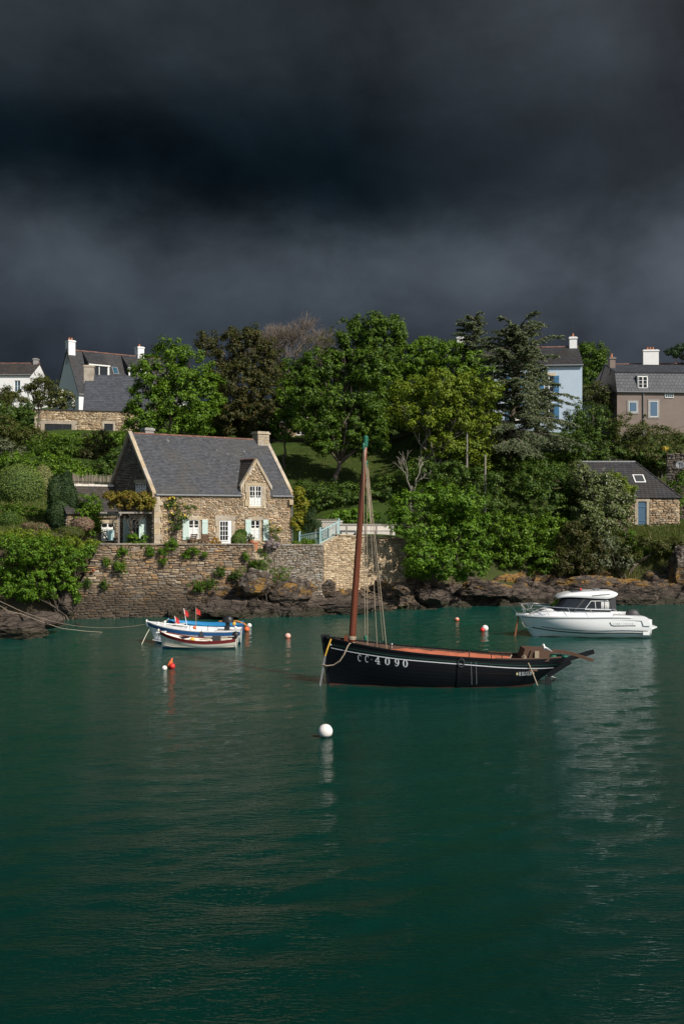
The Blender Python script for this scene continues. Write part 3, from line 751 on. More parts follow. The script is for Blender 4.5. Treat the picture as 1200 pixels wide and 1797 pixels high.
# ---- the cottage
CA = 38.0; CO = (-13.22, 70.0); CL, CW = 11.86, 7.36; CZ = 4.2; EAVE = 8.3 - CZ; RIDGE = 12.7 - CZ
ca, sa = math.cos(R(CA)), math.sin(R(CA))
def fu(px, py=898.5):
    """facade coordinate u (m from its left corner) and local height of a photo pixel on the cottage front"""
    k = (px - CX) / FPX; u = (k * CO[1] - CO[0]) / (ca - k * sa); Y = CO[1] + u * sa
    return u, CAMZ - (py - CY) / FPX * Y - CZ
def gu(px, py=898.5):
    """the same for the left gable: v (m behind the front corner), height"""
    k = (px - CX) / FPX; v = (CO[0] - k * CO[1]) / (sa + k * ca); Y = CO[1] + v * ca
    return v, CAMZ - (py - CY) / FPX * Y - CZ
def build_cottage():
    t = thing('stone_cottage', 'stone cottage with slate roof, gabled dormer and mint shutters above the quay wall', 'house', (CO[0], CO[1], CZ), R(CA))
    rs = random.Random(77); F = frame((0, 0, 0), (1, 0, 0), (0, -1, 0)); G = frame((0, 0, 0), (0, 1, 0), (-1, 0, 0))
    # openings on the front, from the photo
    def rect(x0, x1, y0, y1): a = fu(x0, y1); b = fu(x1, y0); return [a[0], b[0], a[1], b[1]]
    w1 = rect(330.5, 348.8, 912.5, 945.5); dr = rect(383.5, 405.5, 913, 958); dr[2] = 0.0; w2 = rect(439.3, 455.3, 913, 947); dw = rect(436.8, 458, 853, 888)
    ap = fu(447.6, 806); dl, dR = fu(423.5)[0], fu(473.5)[0]; dsh = fu(447, 851)[1]      # dormer: apex, sides, shoulder height
    # walls (mortar bed)
    m = MB(); m.box(0, CL, 0, CW, -.5, EAVE); m.build('wall', 'mortar', t)
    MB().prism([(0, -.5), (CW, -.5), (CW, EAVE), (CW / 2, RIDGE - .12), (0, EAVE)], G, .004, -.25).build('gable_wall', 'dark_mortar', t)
    m = MB(); m.prism([(0, EAVE), (CW, EAVE), (CW / 2, RIDGE - .12)], frame((CL, 0, 0), (0, 1, 0), (1, 0, 0)), .004, -.4); m.build('gable_wall', 'mortar', t)
    # dressed granite round the openings; each block its own part
    blocks = []
    def surround(o, lint=.3, jamb=.26, sill=True, ext=.12, keys=3):
        u0, u1, z0, z1 = o; n = keys; a, b = u0 - jamb - ext, u1 + jamb + ext
        for k in range(n): blocks.append((a + (b - a) * k / n + .006, a + (b - a) * (k + 1) / n - .006, z1 + .0, z1 + lint))
        nj = max(3, int((z1 - z0) / .42)); 
        for k in range(nj):
            e0, e1 = ((.0, .14), (.14, .0))[k % 2]; za, zb = z0 + (z1 - z0) * k / nj, z0 + (z1 - z0) * (k + 1) / nj
            blocks.append((u0 - jamb + e0 * .6, u0, za + .006, zb - .006)); blocks.append((u1, u1 + jamb - e1 * .6, za + .006, zb - .006))
        if sill: blocks.append((u0 - .12, u1 + .12, z0 - .16, z0))
        return (u0 - jamb - .02, u1 + jamb + .02, z0 - (.16 if sill else 0), z1 + lint)
    holes = [surround(w1, .26, .16), surround(dr, .34, .30, False, .05, 1), surround(w2, .26, .16), surround(dw, .24, .40, True, 0, 1)]
    # corner quoins on the left corner, chamfered at head height
    z = 0.0; k = 0
    while z < EAVE - .1:
        h = rs.uniform(.32, .5); h = min(h, EAVE - z); blocks.append((-.02, (.62, .42)[k % 2], z + .006, z + h - .006)); z += h; k += 1
    for (a, b, c, d) in blocks:
        MB().box(a, b, -.02, .115 + rs.uniform(-.012, .012), c, d, F).build('granite_block', 'granite_block', t)
    holes.append((-.02, .5, 0, EAVE))
    st = courses(CL, EAVE - .02, rs, .18, .58, .065, .14, holes)
    # dormer gable masonry above the eaves
    def dtop(x): c = (dl + dR) / 2; return max(0, min(ap[1] - .2, ap[1] - .2 - abs(x - c) * (ap[1] - dsh) / ((dR - dl) / 2)))
    st += [s for s in courses(CL, ap[1], rs, .18, .46, .065, .14, holes[:4] + [(0, dl + .03, 0, 99), (dR - .03, CL, 0, 99)], top=dtop, z0=EAVE - .02)]
    g = fu  # gable stones
    gw = list(gu(257.2, 863)) + list(gu(240, 848)); gwin = (min(gw[0], gw[2]), max(gw[0], gw[2]), gw[1], gw[3])
    gd = (gu(258.5)[0], gu(231)[0], 0.0, gu(245, 910)[1])
    gtop = lambda v: EAVE + (RIDGE - EAVE) * (1 - abs(v - CW / 2) / (CW / 2)) - .14
    sg = courses(CW, RIDGE, rs, .25, .6, .10, .21, [(gwin[0] - .2, gwin[1] + .2, gwin[2] - .15, gwin[3] + .22), (gd[0] - .1, gd[1] + .1, 0, gd[3] + .25)], top=gtop)
    sg = [(CW - b if False else a, b, c, d) for (a, b, c, d) in sg]
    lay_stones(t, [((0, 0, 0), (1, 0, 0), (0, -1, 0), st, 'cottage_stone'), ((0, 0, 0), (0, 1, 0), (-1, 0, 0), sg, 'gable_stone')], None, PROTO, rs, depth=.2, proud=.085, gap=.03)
    for (a, b, c, d) in [(gwin[0] - .2, gwin[1] + .2, gwin[3], gwin[3] + .22), (gwin[0] - .2, gwin[1] + .2, gwin[2] - .15, gwin[2]), (gd[0] - .1, gd[1] + .1, gd[3], gd[3] + .25)]:
        MB().box(a, b, -.02, .11, c, d, G).build('granite_block', 'granite_block', t)
    # windows, door and shutters
    window(t, F, *w1, nx=2, nz=4, lace=.62); window(t, F, *w2, nx=2, nz=4, lace=.62); window(t, F, *dw, nx=4, nz=4, lace=.42)
    for (a, b) in ((319, 330.2), (353, 363)): q = rect(a, b, 911.5, 947.5); shutter(t, F, *q, 'mint_paint')
    for (a, b) in ((429, 439), (460, 469.7)): q = rect(a, b, 911.5, 948.5); shutter(t, F, *q, 'mint_paint')
    u0, u1, z0, z1 = dr; us = u0 + (u1 - u0) * .74
    d = MB().box(u0, u1, 0, .05, z0, z1, F).build('door', 'white_paint', t); 
    m = MB(); m.box(us, u1 - .01, .05, .075, z0, z1 - .02, F); m.box(u0 + .01, us - .02, .05, .07, z0 + .05, z0 + .62, F); m.build('door_panel', 'white_paint', d)
    window(d, F, u0 + .03, us - .01, z0 + .66, z1 - .04, nx=3, nz=4, out=.05, mid=.03, name='door_glazing')
    MB().tube([F(us + .07, .08, 1.0), F(us + .07, .13, 1.0), F(us - .05, .13, 1.0)], .012, 6).build('door_handle', 'steel', d)
    # gable window, glazed door in shade and its green shutters
    window(t, G, *gwin, nx=4, nz=3, lace=.5, mid=.07)
    u0, u1, z0, z1 = gd
    window(t, G, u0 + .05, u1 - .25, .05, z1 - .05, nx=4, nz=4, fmat='white_paint', name='glazed_door')
    m2 = MB(); m2.poly([G(u0 - .02, .10, .05), G(u0 + .02, .62, .05), G(u0 + .02, .62, z1), G(u0 - .02, .10, z1)]); m2.poly([G(u0 + .02, .10, .05), G(u0 + .06, .62, .05), G(u0 + .06, .62, z1), G(u0 + .02, .10, z1)]); m2.poly([G(u0 - .02 + .0, .62, .05), G(u0 + .06, .62, .05), G(u0 + .06, .62, z1), G(u0, .62, z1)]); m2.build('shutter', 'mint_paint', t)
    m2 = MB(); m2.box(u1 + .02, u1 + .06, .1, .62, .05, z1, G); m2.build('shutter', 'mint_paint', t)
    # main roof: individual slates on a boarded slope
    ov = .14; sl = (RIDGE - EAVE) / (CW / 2)
    def rp(u, s): return Vector((u, -ov + s * (CW / 2 + ov), EAVE - ov * sl + s * (CW / 2 + ov) * sl + .10))
    a, b, c, d_ = rp(-.02, 0), rp(CL + .02, 0), rp(CL + .02, 1), rp(-.02, 1); n = (b - a).cross(d_ - a).normalized()
    sd = (.10 + ov) / (CW / 2 + ov)          # behind the dormer front the slope starts further up
    m = MB(); e = Vector((0, 0, .12))
    for (ua, ub, s0) in ((-.02, dl, 0), (dl, dR, sd), (dR, CL + .02, 0)):
        m.poly([rp(ua, s0), rp(ub, s0), rp(ub, 1), rp(ua, 1)])
        if s0 == 0: m.poly([rp(ua, 0) - e, rp(ub, 0) - e, rp(ub, 0), rp(ua, 0)]); m.poly([rp(ua, 0) - e, rp(ua, 1) - e, rp(ub, 1) - e, rp(ub, 0) - e])
    bk = lambda u, s: Vector((u, CW + ov - s * (CW / 2 + ov), EAVE - ov * sl + s * (CW / 2 + ov) * sl + .10))
    m.poly([bk(-.02, 0), bk(-.02, 1), bk(CL + .02, 1), bk(CL + .02, 0)])
    roof = m.build('roof', 'cottage_slate', t)
    V, Fc = [], []; H = (d_ - a).length; nr = int(H / .145); sw = .235; ux = Vector((1, 0, 0)); vv = (d_ - a).normalized()
    for i in range(nr):
        x = -.02 - (sw / 2 if i % 2 else 0)
        while x < CL + .02:
            x0, x1 = max(x, -.02) + .004, min(x + sw, CL + .02) - .004; x += sw
            if x1 - x0 < .04: continue
            if x1 > dl and x0 < dR and i * .145 < sd * H + .02: continue
            w = rs.uniform(-.008, .008); l0 = .034 + rs.uniform(-.006, .012); p = a + ux * (x0 + .02) + vv * (i * .145 + w); q = p + ux * (x1 - x0)
            k = len(V); V += [p + n * l0, q + n * (l0 + rs.uniform(-.006, .006)), q + vv * .19 + n * .010, p + vv * .19 + n * .010, p - n * .005, q - n * .005]
            Fc += [(k, k + 1, k + 2, k + 3), (k + 4, k + 5, k + 1, k)]
    me = bpy.data.meshes.new('slates'); me.from_pydata([tuple(v) for v in V], [], Fc); me.update(); link_mesh('slates', me, 'cottage_slate', roof, kind='stuff')
    ridge(roof, (.25, CW / 2, RIDGE + .06), (CL - 1.2, CW / 2, RIDGE + .06), 34, .11)
    # granite copings up both gables, kneelers, zinc gutter
    for (x0, x1, nm) in ((-.17, .13, 0), (CL - .13, CL + .17, 1)):
        s = 0; k = 0
        while s < 1:
            ds = rs.uniform(.11, .17); e1 = min(1, s + ds)
            for back in (0, 1):
                f_ = bk if back else rp; p, q = f_(0, s + .003), f_(0, e1 - .003); m = MB(); up = Vector((0, 0, .13 + rs.uniform(-.015, .02)))
                i = len(m.v); m.v += [(x0, *p[1:]), (x1, *p[1:]), (x1, *q[1:]), (x0, *q[1:])]; m.v += [(a_[0], a_[1], a_[2] + up.z) for a_ in m.v[:4]]
                m.v[:4] = [(a_[0], a_[1], a_[2] - .22) for a_ in m.v[:4]]
                m.f += [(3, 2, 1, 0), (4, 5, 6, 7), (0, 1, 5, 4), (1, 2, 6, 5), (2, 3, 7, 6), (3, 0, 4, 7)]; m.build('coping_stone', 'granite_block', t)
            s = e1
    for (a_, b_) in ((.1, dl - .12), (dR + .12, CL)):
        g0 = rp(a_, 0); g1 = rp(b_, 0); MB().tube([g0 + Vector((0, -.05, -.03)), g1 + Vector((0, -.05, -.03))], .06, 8).build('gutter', 'zinc', roof)
    MB().tube([rp(CL - .1, 0) + Vector((0, -.05, -.05)), (CL - .1, -.16, EAVE - .45), (CL - .1, -.16, 0)], .045, 8).build('downpipe', 'zinc', t)
    # dormer: cheeks, little slate roof running back into the main slope, granite coping
    c_ = (dl + dR) / 2; zr = ap[1]
    MB().prism([(dl, EAVE - .3), (dR, EAVE - .3), (dR, dsh - .05), (c_, zr - .22), (dl, dsh - .05)], F, .004, -.3).build('dormer_wall', 'mortar', t)
    depth_at = lambda zz: (zz - EAVE) / sl + .0
    for sgn, ue in ((-1, dl - .14), (1, dR + .14)):
        ze = dsh - .22; 
        p00, p01 = Vector((ue, -.02, ze)), Vector((c_, -.02, zr - .06)); p10, p11 = Vector((ue, depth_at(ze) + .25, ze)), Vector((c_, depth_at(zr) + .1, zr - .06))
        if sgn < 0: roof_slope(t, p10, p00, p01, p11, 'old_slate', .2, name='dormer_roof')
        else: roof_slope(t, p00, p10, p11, p01, 'old_slate', .2, name='dormer_roof')
        # cheek
        MB().poly([(dl if sgn < 0 else dR, .0, EAVE - .1), (dl if sgn < 0 else dR, 1.2, EAVE - .1), (dl if sgn < 0 else dR, depth_at(dsh) + .2, dsh - .1), (dl if sgn < 0 else dR, 0, dsh - .1)]).build('dormer_cheek', 'gable_stone', t)
        k = 4
        for i in range(k):
            A = Vector((ue, -.15, ze)).lerp(Vector((c_, -.15, zr - .06)), i / k + .005); B = Vector((ue, -.15, ze)).lerp(Vector((c_, -.15, zr - .06)), (i + 1) / k - .005)
            m = MB(); m.prism([(A.x, A.z - .20), (B.x, B.z - .20), (B.x, B.z + .14), (A.x, A.z + .14)], frame((0, 0, 0), (1, 0, 0), (0, -1, 0)), .15, -.12); m.build('coping_stone', 'granite_block', t)
    ridge(t, (c_, .15, zr + .02), (c_, depth_at(zr) - .1, zr + .02), 8, .08)
    # right gable chimney: two stacked shafts of weathered blocks
    ch = MB().box(CL - 1.0, CL + .02, CW / 2 - .42, CW / 2 + .42, RIDGE - 1.1, RIDGE + .52).build('chimney', 'granite_block', t)
    m = MB(); m.box(CL - 1.1, CL + .12, CW / 2 - .52, CW / 2 + .52, RIDGE + .52, RIDGE + .64); m.box(CL - 1.02, CL + .04, CW / 2 - .45, CW / 2 + .45, RIDGE + .64, RIDGE + .74); m.build('chimney_cap', 'granite_block', ch)
    for zz in range(7):
        for (x0, x1) in ((CL - 1.02, CL - .5 + .12 * (zz % 2)), (CL - .5 + .12 * (zz % 2) + .01, CL + .04)):
            MB().box(x0, x1, CW / 2 - .45, CW / 2 - .40, RIDGE - 1.1 + zz * .23 + .01, RIDGE - 1.1 + zz * .23 + .22).build('stone', 'granite_block', ch)
    MB().prism([(CL - .45, 3.35), (CL - .1, 3.35), (CL - .1, 3.75), (CL - .45, 3.75)], F, .33, .0).build('corbel', 'granite_block', t)
    chimney(t, (1.9, CW / 2 + 1.0), .7, .7, RIDGE - 1.5, RIDGE + .62, 'grey_render', 0)
    # door step
    MB().box(dr[0] - .3, dr[1] + .3, .0, .6, -.1, .12, F).build('door_step', 'granite_block', t)
    return t
cottage = build_cottage()

def house(name, label, px_corner, D, ang, L, W, zb, eave, ridge_z, wall, roof, zc=None, windows=(), gable_windows=(), left_h=None, course=.3, tiles=True, ov=.18, chimneys=(), skylights=(), cat='house', right=False):
    """A gabled house. px_corner: photo x of its front left corner at depth D; heights are world z."""
    X = (px_corner - CX) / FPX * D; t = thing(name, label, cat, (X, D, zb), R(ang)); F = frame((0, 0, 0), (1, 0, 0), (0, -1, 0)); G = frame((0, 0, 0), (0, 1, 0), (-1, 0, 0))
    E, Rz = eave - zb, ridge_z - zb
    m = MB(); holes = [w[:4] for w in windows]
    us = sorted({0, L, *[h for w in holes for h in w[:2]]}); zs = sorted({-1.5, E, *[h for w in holes for h in w[2:4]]})
    for i in range(len(us) - 1):
        for j in range(len(zs) - 1):
            uc, zc_ = (us[i] + us[i + 1]) / 2, (zs[j] + zs[j + 1]) / 2
            if any(h[0] < uc < h[1] and h[2] < zc_ < h[3] for h in holes): continue
            m.poly([F(us[i], 0, zs[j]), F(us[i + 1], 0, zs[j]), F(us[i + 1], 0, zs[j + 1]), F(us[i], 0, zs[j + 1])])
    for (u0, u1, z0, z1) in holes:
        d = -.16
        for q in ([(u0, z0), (u0, z1)], [(u0, z1), (u1, z1)], [(u1, z1), (u1, z0)], [(u1, z0), (u0, z0)]):
            m.poly([F(q[0][0], 0, q[0][1]), F(q[0][0], d, q[0][1]), F(q[1][0], d, q[1][1]), F(q[1][0], 0, q[1][1])])
    pent = [(0, -1.5), (W, -1.5), (W, E), (W / 2, Rz - .02), (0, E)]
    m.poly([G(u, 0, z) for (u, z) in pent]); G2 = frame((L, 0, 0), (0, 1, 0), (1, 0, 0)); m.poly([G2(u, 0, z) for (u, z) in pent]); m.poly([(0, W, -1.5), (0, W, E), (L, W, E), (L, W, -1.5)])
    m.build('wall', wall, t)
    sl = (Rz - E) / (W / 2)
    p = lambda u, s: (u, -ov + s * (W / 2 + ov), E - ov * sl + s * (W / 2 + ov) * sl + .1); q = lambda u, s: (u, W + ov - s * (W / 2 + ov), E - ov * sl + s * (W / 2 + ov) * sl + .1)
    g = .1
    rf = roof_slope(t, p(-g, 0), p(L + g, 0), p(L + g, 1), p(-g, 1), roof, course); roof_slope(t, q(L + g, 0), q(-g, 0), q(-g, 1), q(L + g, 1), roof, course * 2)
    if tiles: ridge(rf, (-g, W / 2, Rz + .09), (L + g, W / 2, Rz + .09), max(6, int(L / .4)), .12)
    MB().tube([Vector(p(-g, 0)) + Vector((0, -.06, -.05)), Vector(p(L + g, 0)) + Vector((0, -.06, -.05))], .07, 8).build('gutter', 'zinc', rf)
    for w in windows:
        o = dict(nx=2, nz=3, fmat='white_paint', gmat='glass'); o.update(w[4] if len(w) > 4 else {}); sh = o.pop('shutters', None); tr = o.pop('trim', None); sw = o.pop('sw', .5); lin = o.pop('lintel', None)
        window(t, F, *w[:4], out=-.15, **o)
        MB().box(w[0] - .08, w[1] + .08, .0, .12, w[2] - .08, w[2] - .002, F).build('sill', 'concrete_white', t)
        if lin: MB().box(w[0] - .2, w[1] + .2, -.1, .03, w[3] + .003, w[3] + .28, F).build('lintel', lin, t)
        if tr:
            for (a, b, c, d) in ((w[0] - .2, w[0] - .003, w[2], w[3]), (w[1] + .003, w[1] + .2, w[2], w[3])): MB().box(a, b, -.1, .025, c, d, F).build('jamb', tr, t)
        if sh:
            shutter(t, F, w[0] - sw - .02, w[0] - .02, w[2], w[3], sh, .04); shutter(t, F, w[1] + .02, w[1] + sw + .02, w[2], w[3], sh, .04)
    for w in gable_windows: window(t, G, *w[:4], out=.01, **(w[4] if len(w) > 4 else {}))
    for c in chimneys: chimney(t, (c[0], c[1]), c[2], c[3], c[4] - zb, c[5] - zb, c[6], c[7] if len(c) > 7 else 1)
    def on_roof(u, s, h=0): a = Vector(p(u, s)); n = Vector((0, -sl, 1)).normalized(); return a + n * h
    for (u, s, w, h) in skylights:
        m = MB(); a, b, c, d = on_roof(u, s, .07), on_roof(u + w, s, .07), on_roof(u + w, s + h, .07), on_roof(u, s + h, .07); k = .07
        sk = MB().poly([a, b, c, d]).build('skylight', 'zinc', t); f2 = lambda x, y: on_roof(u + x * w, s + y * h, .085)
        MB().poly([f2(.12, .08), f2(.88, .08), f2(.88, .92), f2(.12, .92)]).build('pane', 'blue_glass', sk)
    return t, F, G, p, sl, E
def shed_dormer(t, p, sl, E, u0, u1, s0, h, roofmat, W2):
    """flat-fronted dormer with its roof running back up to the slope"""
    a = Vector(p(u0, s0)); fz = a.z; y0 = a.y
    m = MB(); m.box(u0, u0 + .18, y0 - .05, y0 + .2, fz, fz + h); m.box(u1 - .18, u1, y0 - .05, y0 + .2, fz, fz + h); m.box(u0 - .1, u1 + .1, y0 - .12, y0 + .2, fz + h, fz + h + .16); d = m.build('dormer', 'white_paint', t)
    F = frame((0, y0, 0), (1, 0, 0), (0, -1, 0)); window(d, F, u0 + .18, u1 - .18, fz, fz + h, nx=2, nz=1, out=-.1, fmat='white_paint')
    s1 = min(.99, s0 + .62); b0, b1 = Vector(p(u0, s1)), Vector(p(u1, s1)); up = Vector((0, 0, .06))
    roof_slope(d, Vector((u0 - .1, y0 - .1, fz + h + .17)), Vector((u1 + .1, y0 - .1, fz + h + .17)), b1 + up, b0 + up, roofmat, .3, .06)
    for u in (u0, u1): MB().poly([(u, y0, fz - .1), (u, y0, fz + h), tuple(Vector(p(u, s1)))]).build('cheek', roofmat, d)

# white house on the hill, top left
t, F, G, p, sl, E = house('white_house', 'white rendered house with slate dormers and two chimneys, top left of the hill', 139, 126, 36, 15.2, 8.2, 18.0, 22.1, 28.0, 'white_render', 'dark_slate',
    gable_windows=[(1.2, 1.9, 1.9, 3.3, dict(nx=1, nz=1)), (4.2, 4.9, 1.7, 2.9, dict(nx=1, nz=1))],
    chimneys=[(.45, 4.1, .9, 1.1, 26.2, 29.3, 'white_render', 2), (10.1, 4.1, .9, 1.1, 26.0, 29.4, 'white_render', 1)], skylights=[(5.5, .52, .8, .16)], course=.24)
shed_dormer(t, p, sl, E, 2.0, 4.7, .40, 1.55, 'dark_slate', 4); shed_dormer(t, p, sl, E, 7.4, 9.9, .40, 1.55, 'dark_slate', 4)
c = Vector((10.1, 4.1, 11.4)); MB().tube([c, c + Vector((0, 0, 1.3))], .02, 5).tube([c + Vector((-.35, 0, 1.2)), c + Vector((.35, 0, 1.3))], .012, 4).tube([c + Vector((-.3, 0, 1.0)), c + Vector((.3, 0, 1.05))], .012, 4).build('aerial', 'dark_grey', t)
# slate barn in front of it
house('slate_barn', 'low building with plain grey-blue slate roof and stone chimney below the white house', 147.5, 117, 8, 8.6, 5.2, 15.5, 19.0, 23.4, 'dark_slate', 'blue_slate', tiles=False, course=.24,
      chimneys=[(.35, 2.6, 1.15, 1.0, 21.5, 24.6, 'granite_block', 0)], skylights=[], cat='building')
# flat-roofed stone extension
def extension():
    D = 112.6; X = (62 - CX) / FPX * D; zb = 15.0; t = thing('stone_extension', 'flat-roofed tan stone extension with wide window, left of the big oak', 'building', (X, D, zb), R(14)); top = 18.55 - zb
    F = frame((0, 0, 0), (1, 0, 0), (0, -1, 0)); G = frame((0, 0, 0), (0, 1, 0), (-1, 0, 0)); rs = random.Random(4)
    L = 11.5; MB().box(0, L, 0, 5, -1, top).build('wall', 'mortar', t)
    w = (1.05, 4.0, .55, 2.0); w2 = (7.6, 8.6, 1.35, 2.15)
    window(t, F, *w, nx=3, nz=1, fmat='dark_grey', mid=.05); window(t, F, *w2, nx=1, nz=1, fmat='dark_grey')
    for (a, b, c, d) in ((.45, 4.6, 2.0, 2.36), (.62, 1.05, .0, 2.0), (4.0, 4.45, .0, 2.0), (7.35, 8.9, 2.15, 2.48), (7.4, 7.6, 1.35, 2.15), (8.6, 8.8, 1.35, 2.15)): MB().box(a, b, -.01, .13, c, d, F).build('granite_block', 'granite_block', t)
    for k in range(6): MB().box(-.03, .55 - .15 * (k % 2), -.01, .125, k * .58 + .01, k * .58 + .57, F).build('granite_block', 'granite_block', t)
    st = courses(L, top, rs, .25, .7, .11, .22, [(.45, 4.6, 0, 2.36), (7.35, 8.9, 1.3, 2.48), (0, .55, 0, 9)]); sg = courses(5, top, rs, .3, .7, .12, .24)
    lay_stones(t, [((0, 0, 0), (1, 0, 0), (0, -1, 0), st, 'ochre_wall_stone'), ((0, 0, 0), (0, 1, 0), (-1, 0, 0), sg, 'ochre_wall_stone')], None, PROTO, rs, depth=.18, proud=.1, gap=.012, limit=0)
    MB().box(-.2, L + .1, -.2, 5.1, top, top + .10).build('roof', 'dark_slate', t)
extension()
# far left white house
house('white_house', 'distant white house with brown slate roof at the left picture edge', -60, 140, 0, 9.2, 8, 20.3, 26.3, 28.4, 'white_render', 'old_slate',
      windows=[(6.9, 7.7, 3.6, 5.2, dict(nx=2, nz=2, gmat='blue_glass')), (4.0, 4.8, 3.6, 5.2, dict(nx=2, nz=2, gmat='blue_glass'))], chimneys=[(8.7, 4, .6, .8, 27.6, 29.2, 'grey_render', 0)], course=.4)
# pale blue house behind the cedars
t, F, G, p, sl, E = house('pale_blue_house', 'pale blue house with deep blue shutters behind the cedar', 800, 100, -6, 12.4, 7.6, 15.6, 21.6, 23.9, 'pale_blue_render', 'dark_slate',
      windows=[(8.7, 9.65, 3.3, 4.95, dict(nx=2, nz=3, shutters='shutter_blue', sw=.48, lintel='ochre_wall_stone')), (8.7, 9.65, .6, 2.2, dict(nx=2, nz=3, shutters='shutter_blue', sw=.48)),
               (5.4, 6.35, 3.3, 4.95, dict(nx=2, nz=3, shutters='shutter_blue', sw=.48, lintel='ochre_wall_stone')), (5.4, 6.35, .6, 2.2, dict(nx=2, nz=3, shutters='shutter_blue', sw=.48)), (2.2, 3.1, 3.3, 4.95, dict(nx=2, nz=3, shutters='shutter_blue', sw=.48))],
      chimneys=[(11.95, 3.8, .75, .8, 23.0, 25.0, 'white_render', 1), (.5, 3.8, .75, .8, 23.0, 25.2, 'white_render', 1)], course=.24)
c = Vector((11.95, 3.8, 9.7)); MB().tube([c, c + Vector((0, 0, 2.7))], .022, 5).tube([c + Vector((-.3, 0, 2.6)), c + Vector((.4, 0, 2.6))], .012, 4).tube([c + Vector((-.2, 0, 2.35)), c + Vector((.2, 0, 2.35))], .012, 4).build('aerial', 'dark_grey', t)
# brown mansard house on the right edge
def mansard():
    D = 98.0; X = (1082 - CX) / FPX * D; zb = 14.2; t = thing('brown_house', 'brown rendered house with slate mansard roof at the right picture edge', 'house', (X, D, zb), R(4))
    F = frame((0, 0, 0), (1, 0, 0), (0, -1, 0)); G = frame((0, 0, 0), (0, 1, 0), (-1, 0, 0)); L, W = 11.0, 7.0; zz = lambda y: CAMZ - (y - CY) / FPX * D - zb
    E, M, Rg = zz(687), zz(652), zz(631); i1, i2 = .45, W / 2
    m = MB(); m.poly([G(0, 0, -2), G(W, 0, -2), G(W, 0, E), G(W - i1, 0, M), G(i2, 0, Rg), G(i1, 0, M), G(0, 0, E)]); m.box(0, L, .002, W - .002, -2, E); m.build('wall', 'brown_render', t)
    lo = roof_slope(t, (-.08, -.15, E + .02), (L, -.15, E + .02), (L, i1, M), (-.08, i1, M), 'blue_slate', .3); roof_slope(t, (-.1, i1 - .12, M + .03), (L, i1 - .12, M + .03), (L, i2, Rg + .06), (-.1, i2, Rg + .06), 'blue_slate', .3)
    roof_slope(t, (L, W + .1, E), (-.08, W + .1, E), (-.08, i2, Rg + .05), (L, i2, Rg + .05), 'blue_slate', .6)
    MB().box(-.1, L, -.26, -.14, E - .08, E + .01).build('gutter', 'zinc', lo)
    U = lambda px: (px - 1082) / FPX * D
    for (a, b, c, d) in ((1103, 1117.5, 705, 723.5), (1140, 1155, 703.5, 731)):
        u0, u1, z0, z1 = U(a), U(b), zz(d), zz(c)
        for q in ((u0 - .17, u0 - .003, z0 - .17, z1 + .17), (u1 + .003, u1 + .17, z0 - .17, z1 + .17), (u0, u1, z1 + .003, z1 + .17), (u0 - .0, u1, z0 - .17, z0 - .003)): MB().box(q[0], q[1], -.02, .05, q[2], q[3], F).build('window_surround', 'grey_render', t)
        w = window(t, F, u0, u1, z0, z1, nx=1, nz=1, fmat='white_paint', gmat='window_blue'); MB().box(u0 + .12, u1 - .06, .02, .05, z0 + .1, z1 - .05, F).build('shutter', 'window_blue', w)
    window(t, F, U(1167.5), U(1183), zz(697.5), zz(687.5), nx=4, nz=2, gmat='blue_glass', mid=.03)
    dF = frame((0, -.02, 0), (1, 0, 0), (0, -1, 0)); u0, u1, z0, z1 = U(1119.5), U(1135.5), zz(682), zz(660.5)
    d = MB().box(u0 - .08, u1 + .08, -.05, .8, z0, z1 + .06).build('dormer', 'white_paint', t); window(d, frame((0, -.05, 0), (1, 0, 0), (0, -1, 0)), u0, u1, z0 + .05, z1, nx=2, nz=3, mid=.1)
    m = MB(); m.tube([(u0 - .15, -.02, z1 + .05), ((u0 + u1) / 2, -.08, z1 + .2), (u1 + .15, -.02, z1 + .05)], .05, 6); m.box(u0 - .12, u1 + .12, -.06, .8, z1 + .06, z1 + .12); m.build('dormer_hood', 'zinc', d)
    chimney(t, (.2, 2.2), .55, .7, M, zz(621), 'brown_render', 1)
    # gable stain and downpipe
    MB().tube([(2.62, -.2, E), (2.62, -.09, E - .3), (2.62, -.09, 0)], .05, 8).build('downpipe', 'zinc', t)
mansard()
house('hilltop_house', 'house with tall white chimney peeping over the brown mansard roof', 1088, 122, -4, 9, 8, 18.5, 23.6, 25.6, 'white_render', 'old_slate', chimneys=[(4.3, 3.2, 1.9, 1.0, 24.0, 27.3, 'white_render', 3), (.1, 3.0, .9, .9, 22, 25.4, 'white_render', 0)], course=.4)
# tan house fragment behind the trees at the back of the lawn
house('tan_stone_house', 'tan stone house half hidden by trees behind the lawn', 470, 112, 6, 8.2, 6, 15.3, 17.2, 19.6, 'ochre_wall_stone', 'dark_slate', windows=[(3.2, 4.2, .4, 2.4), (6.2, 7.1, .4, 2.4)], course=.4)
o = MB().box(0, 6.4, 0, .35, -.8, .34).box(-.05, 6.45, -.05, .4, .34, .42).build('terrace_kerb', 'concrete_white'); o.location = at(500, 796, 105); o.rotation_euler = (0, 0, .04); tag(o, 'low pale terrace kerb at the top of the lawn', 'wall')

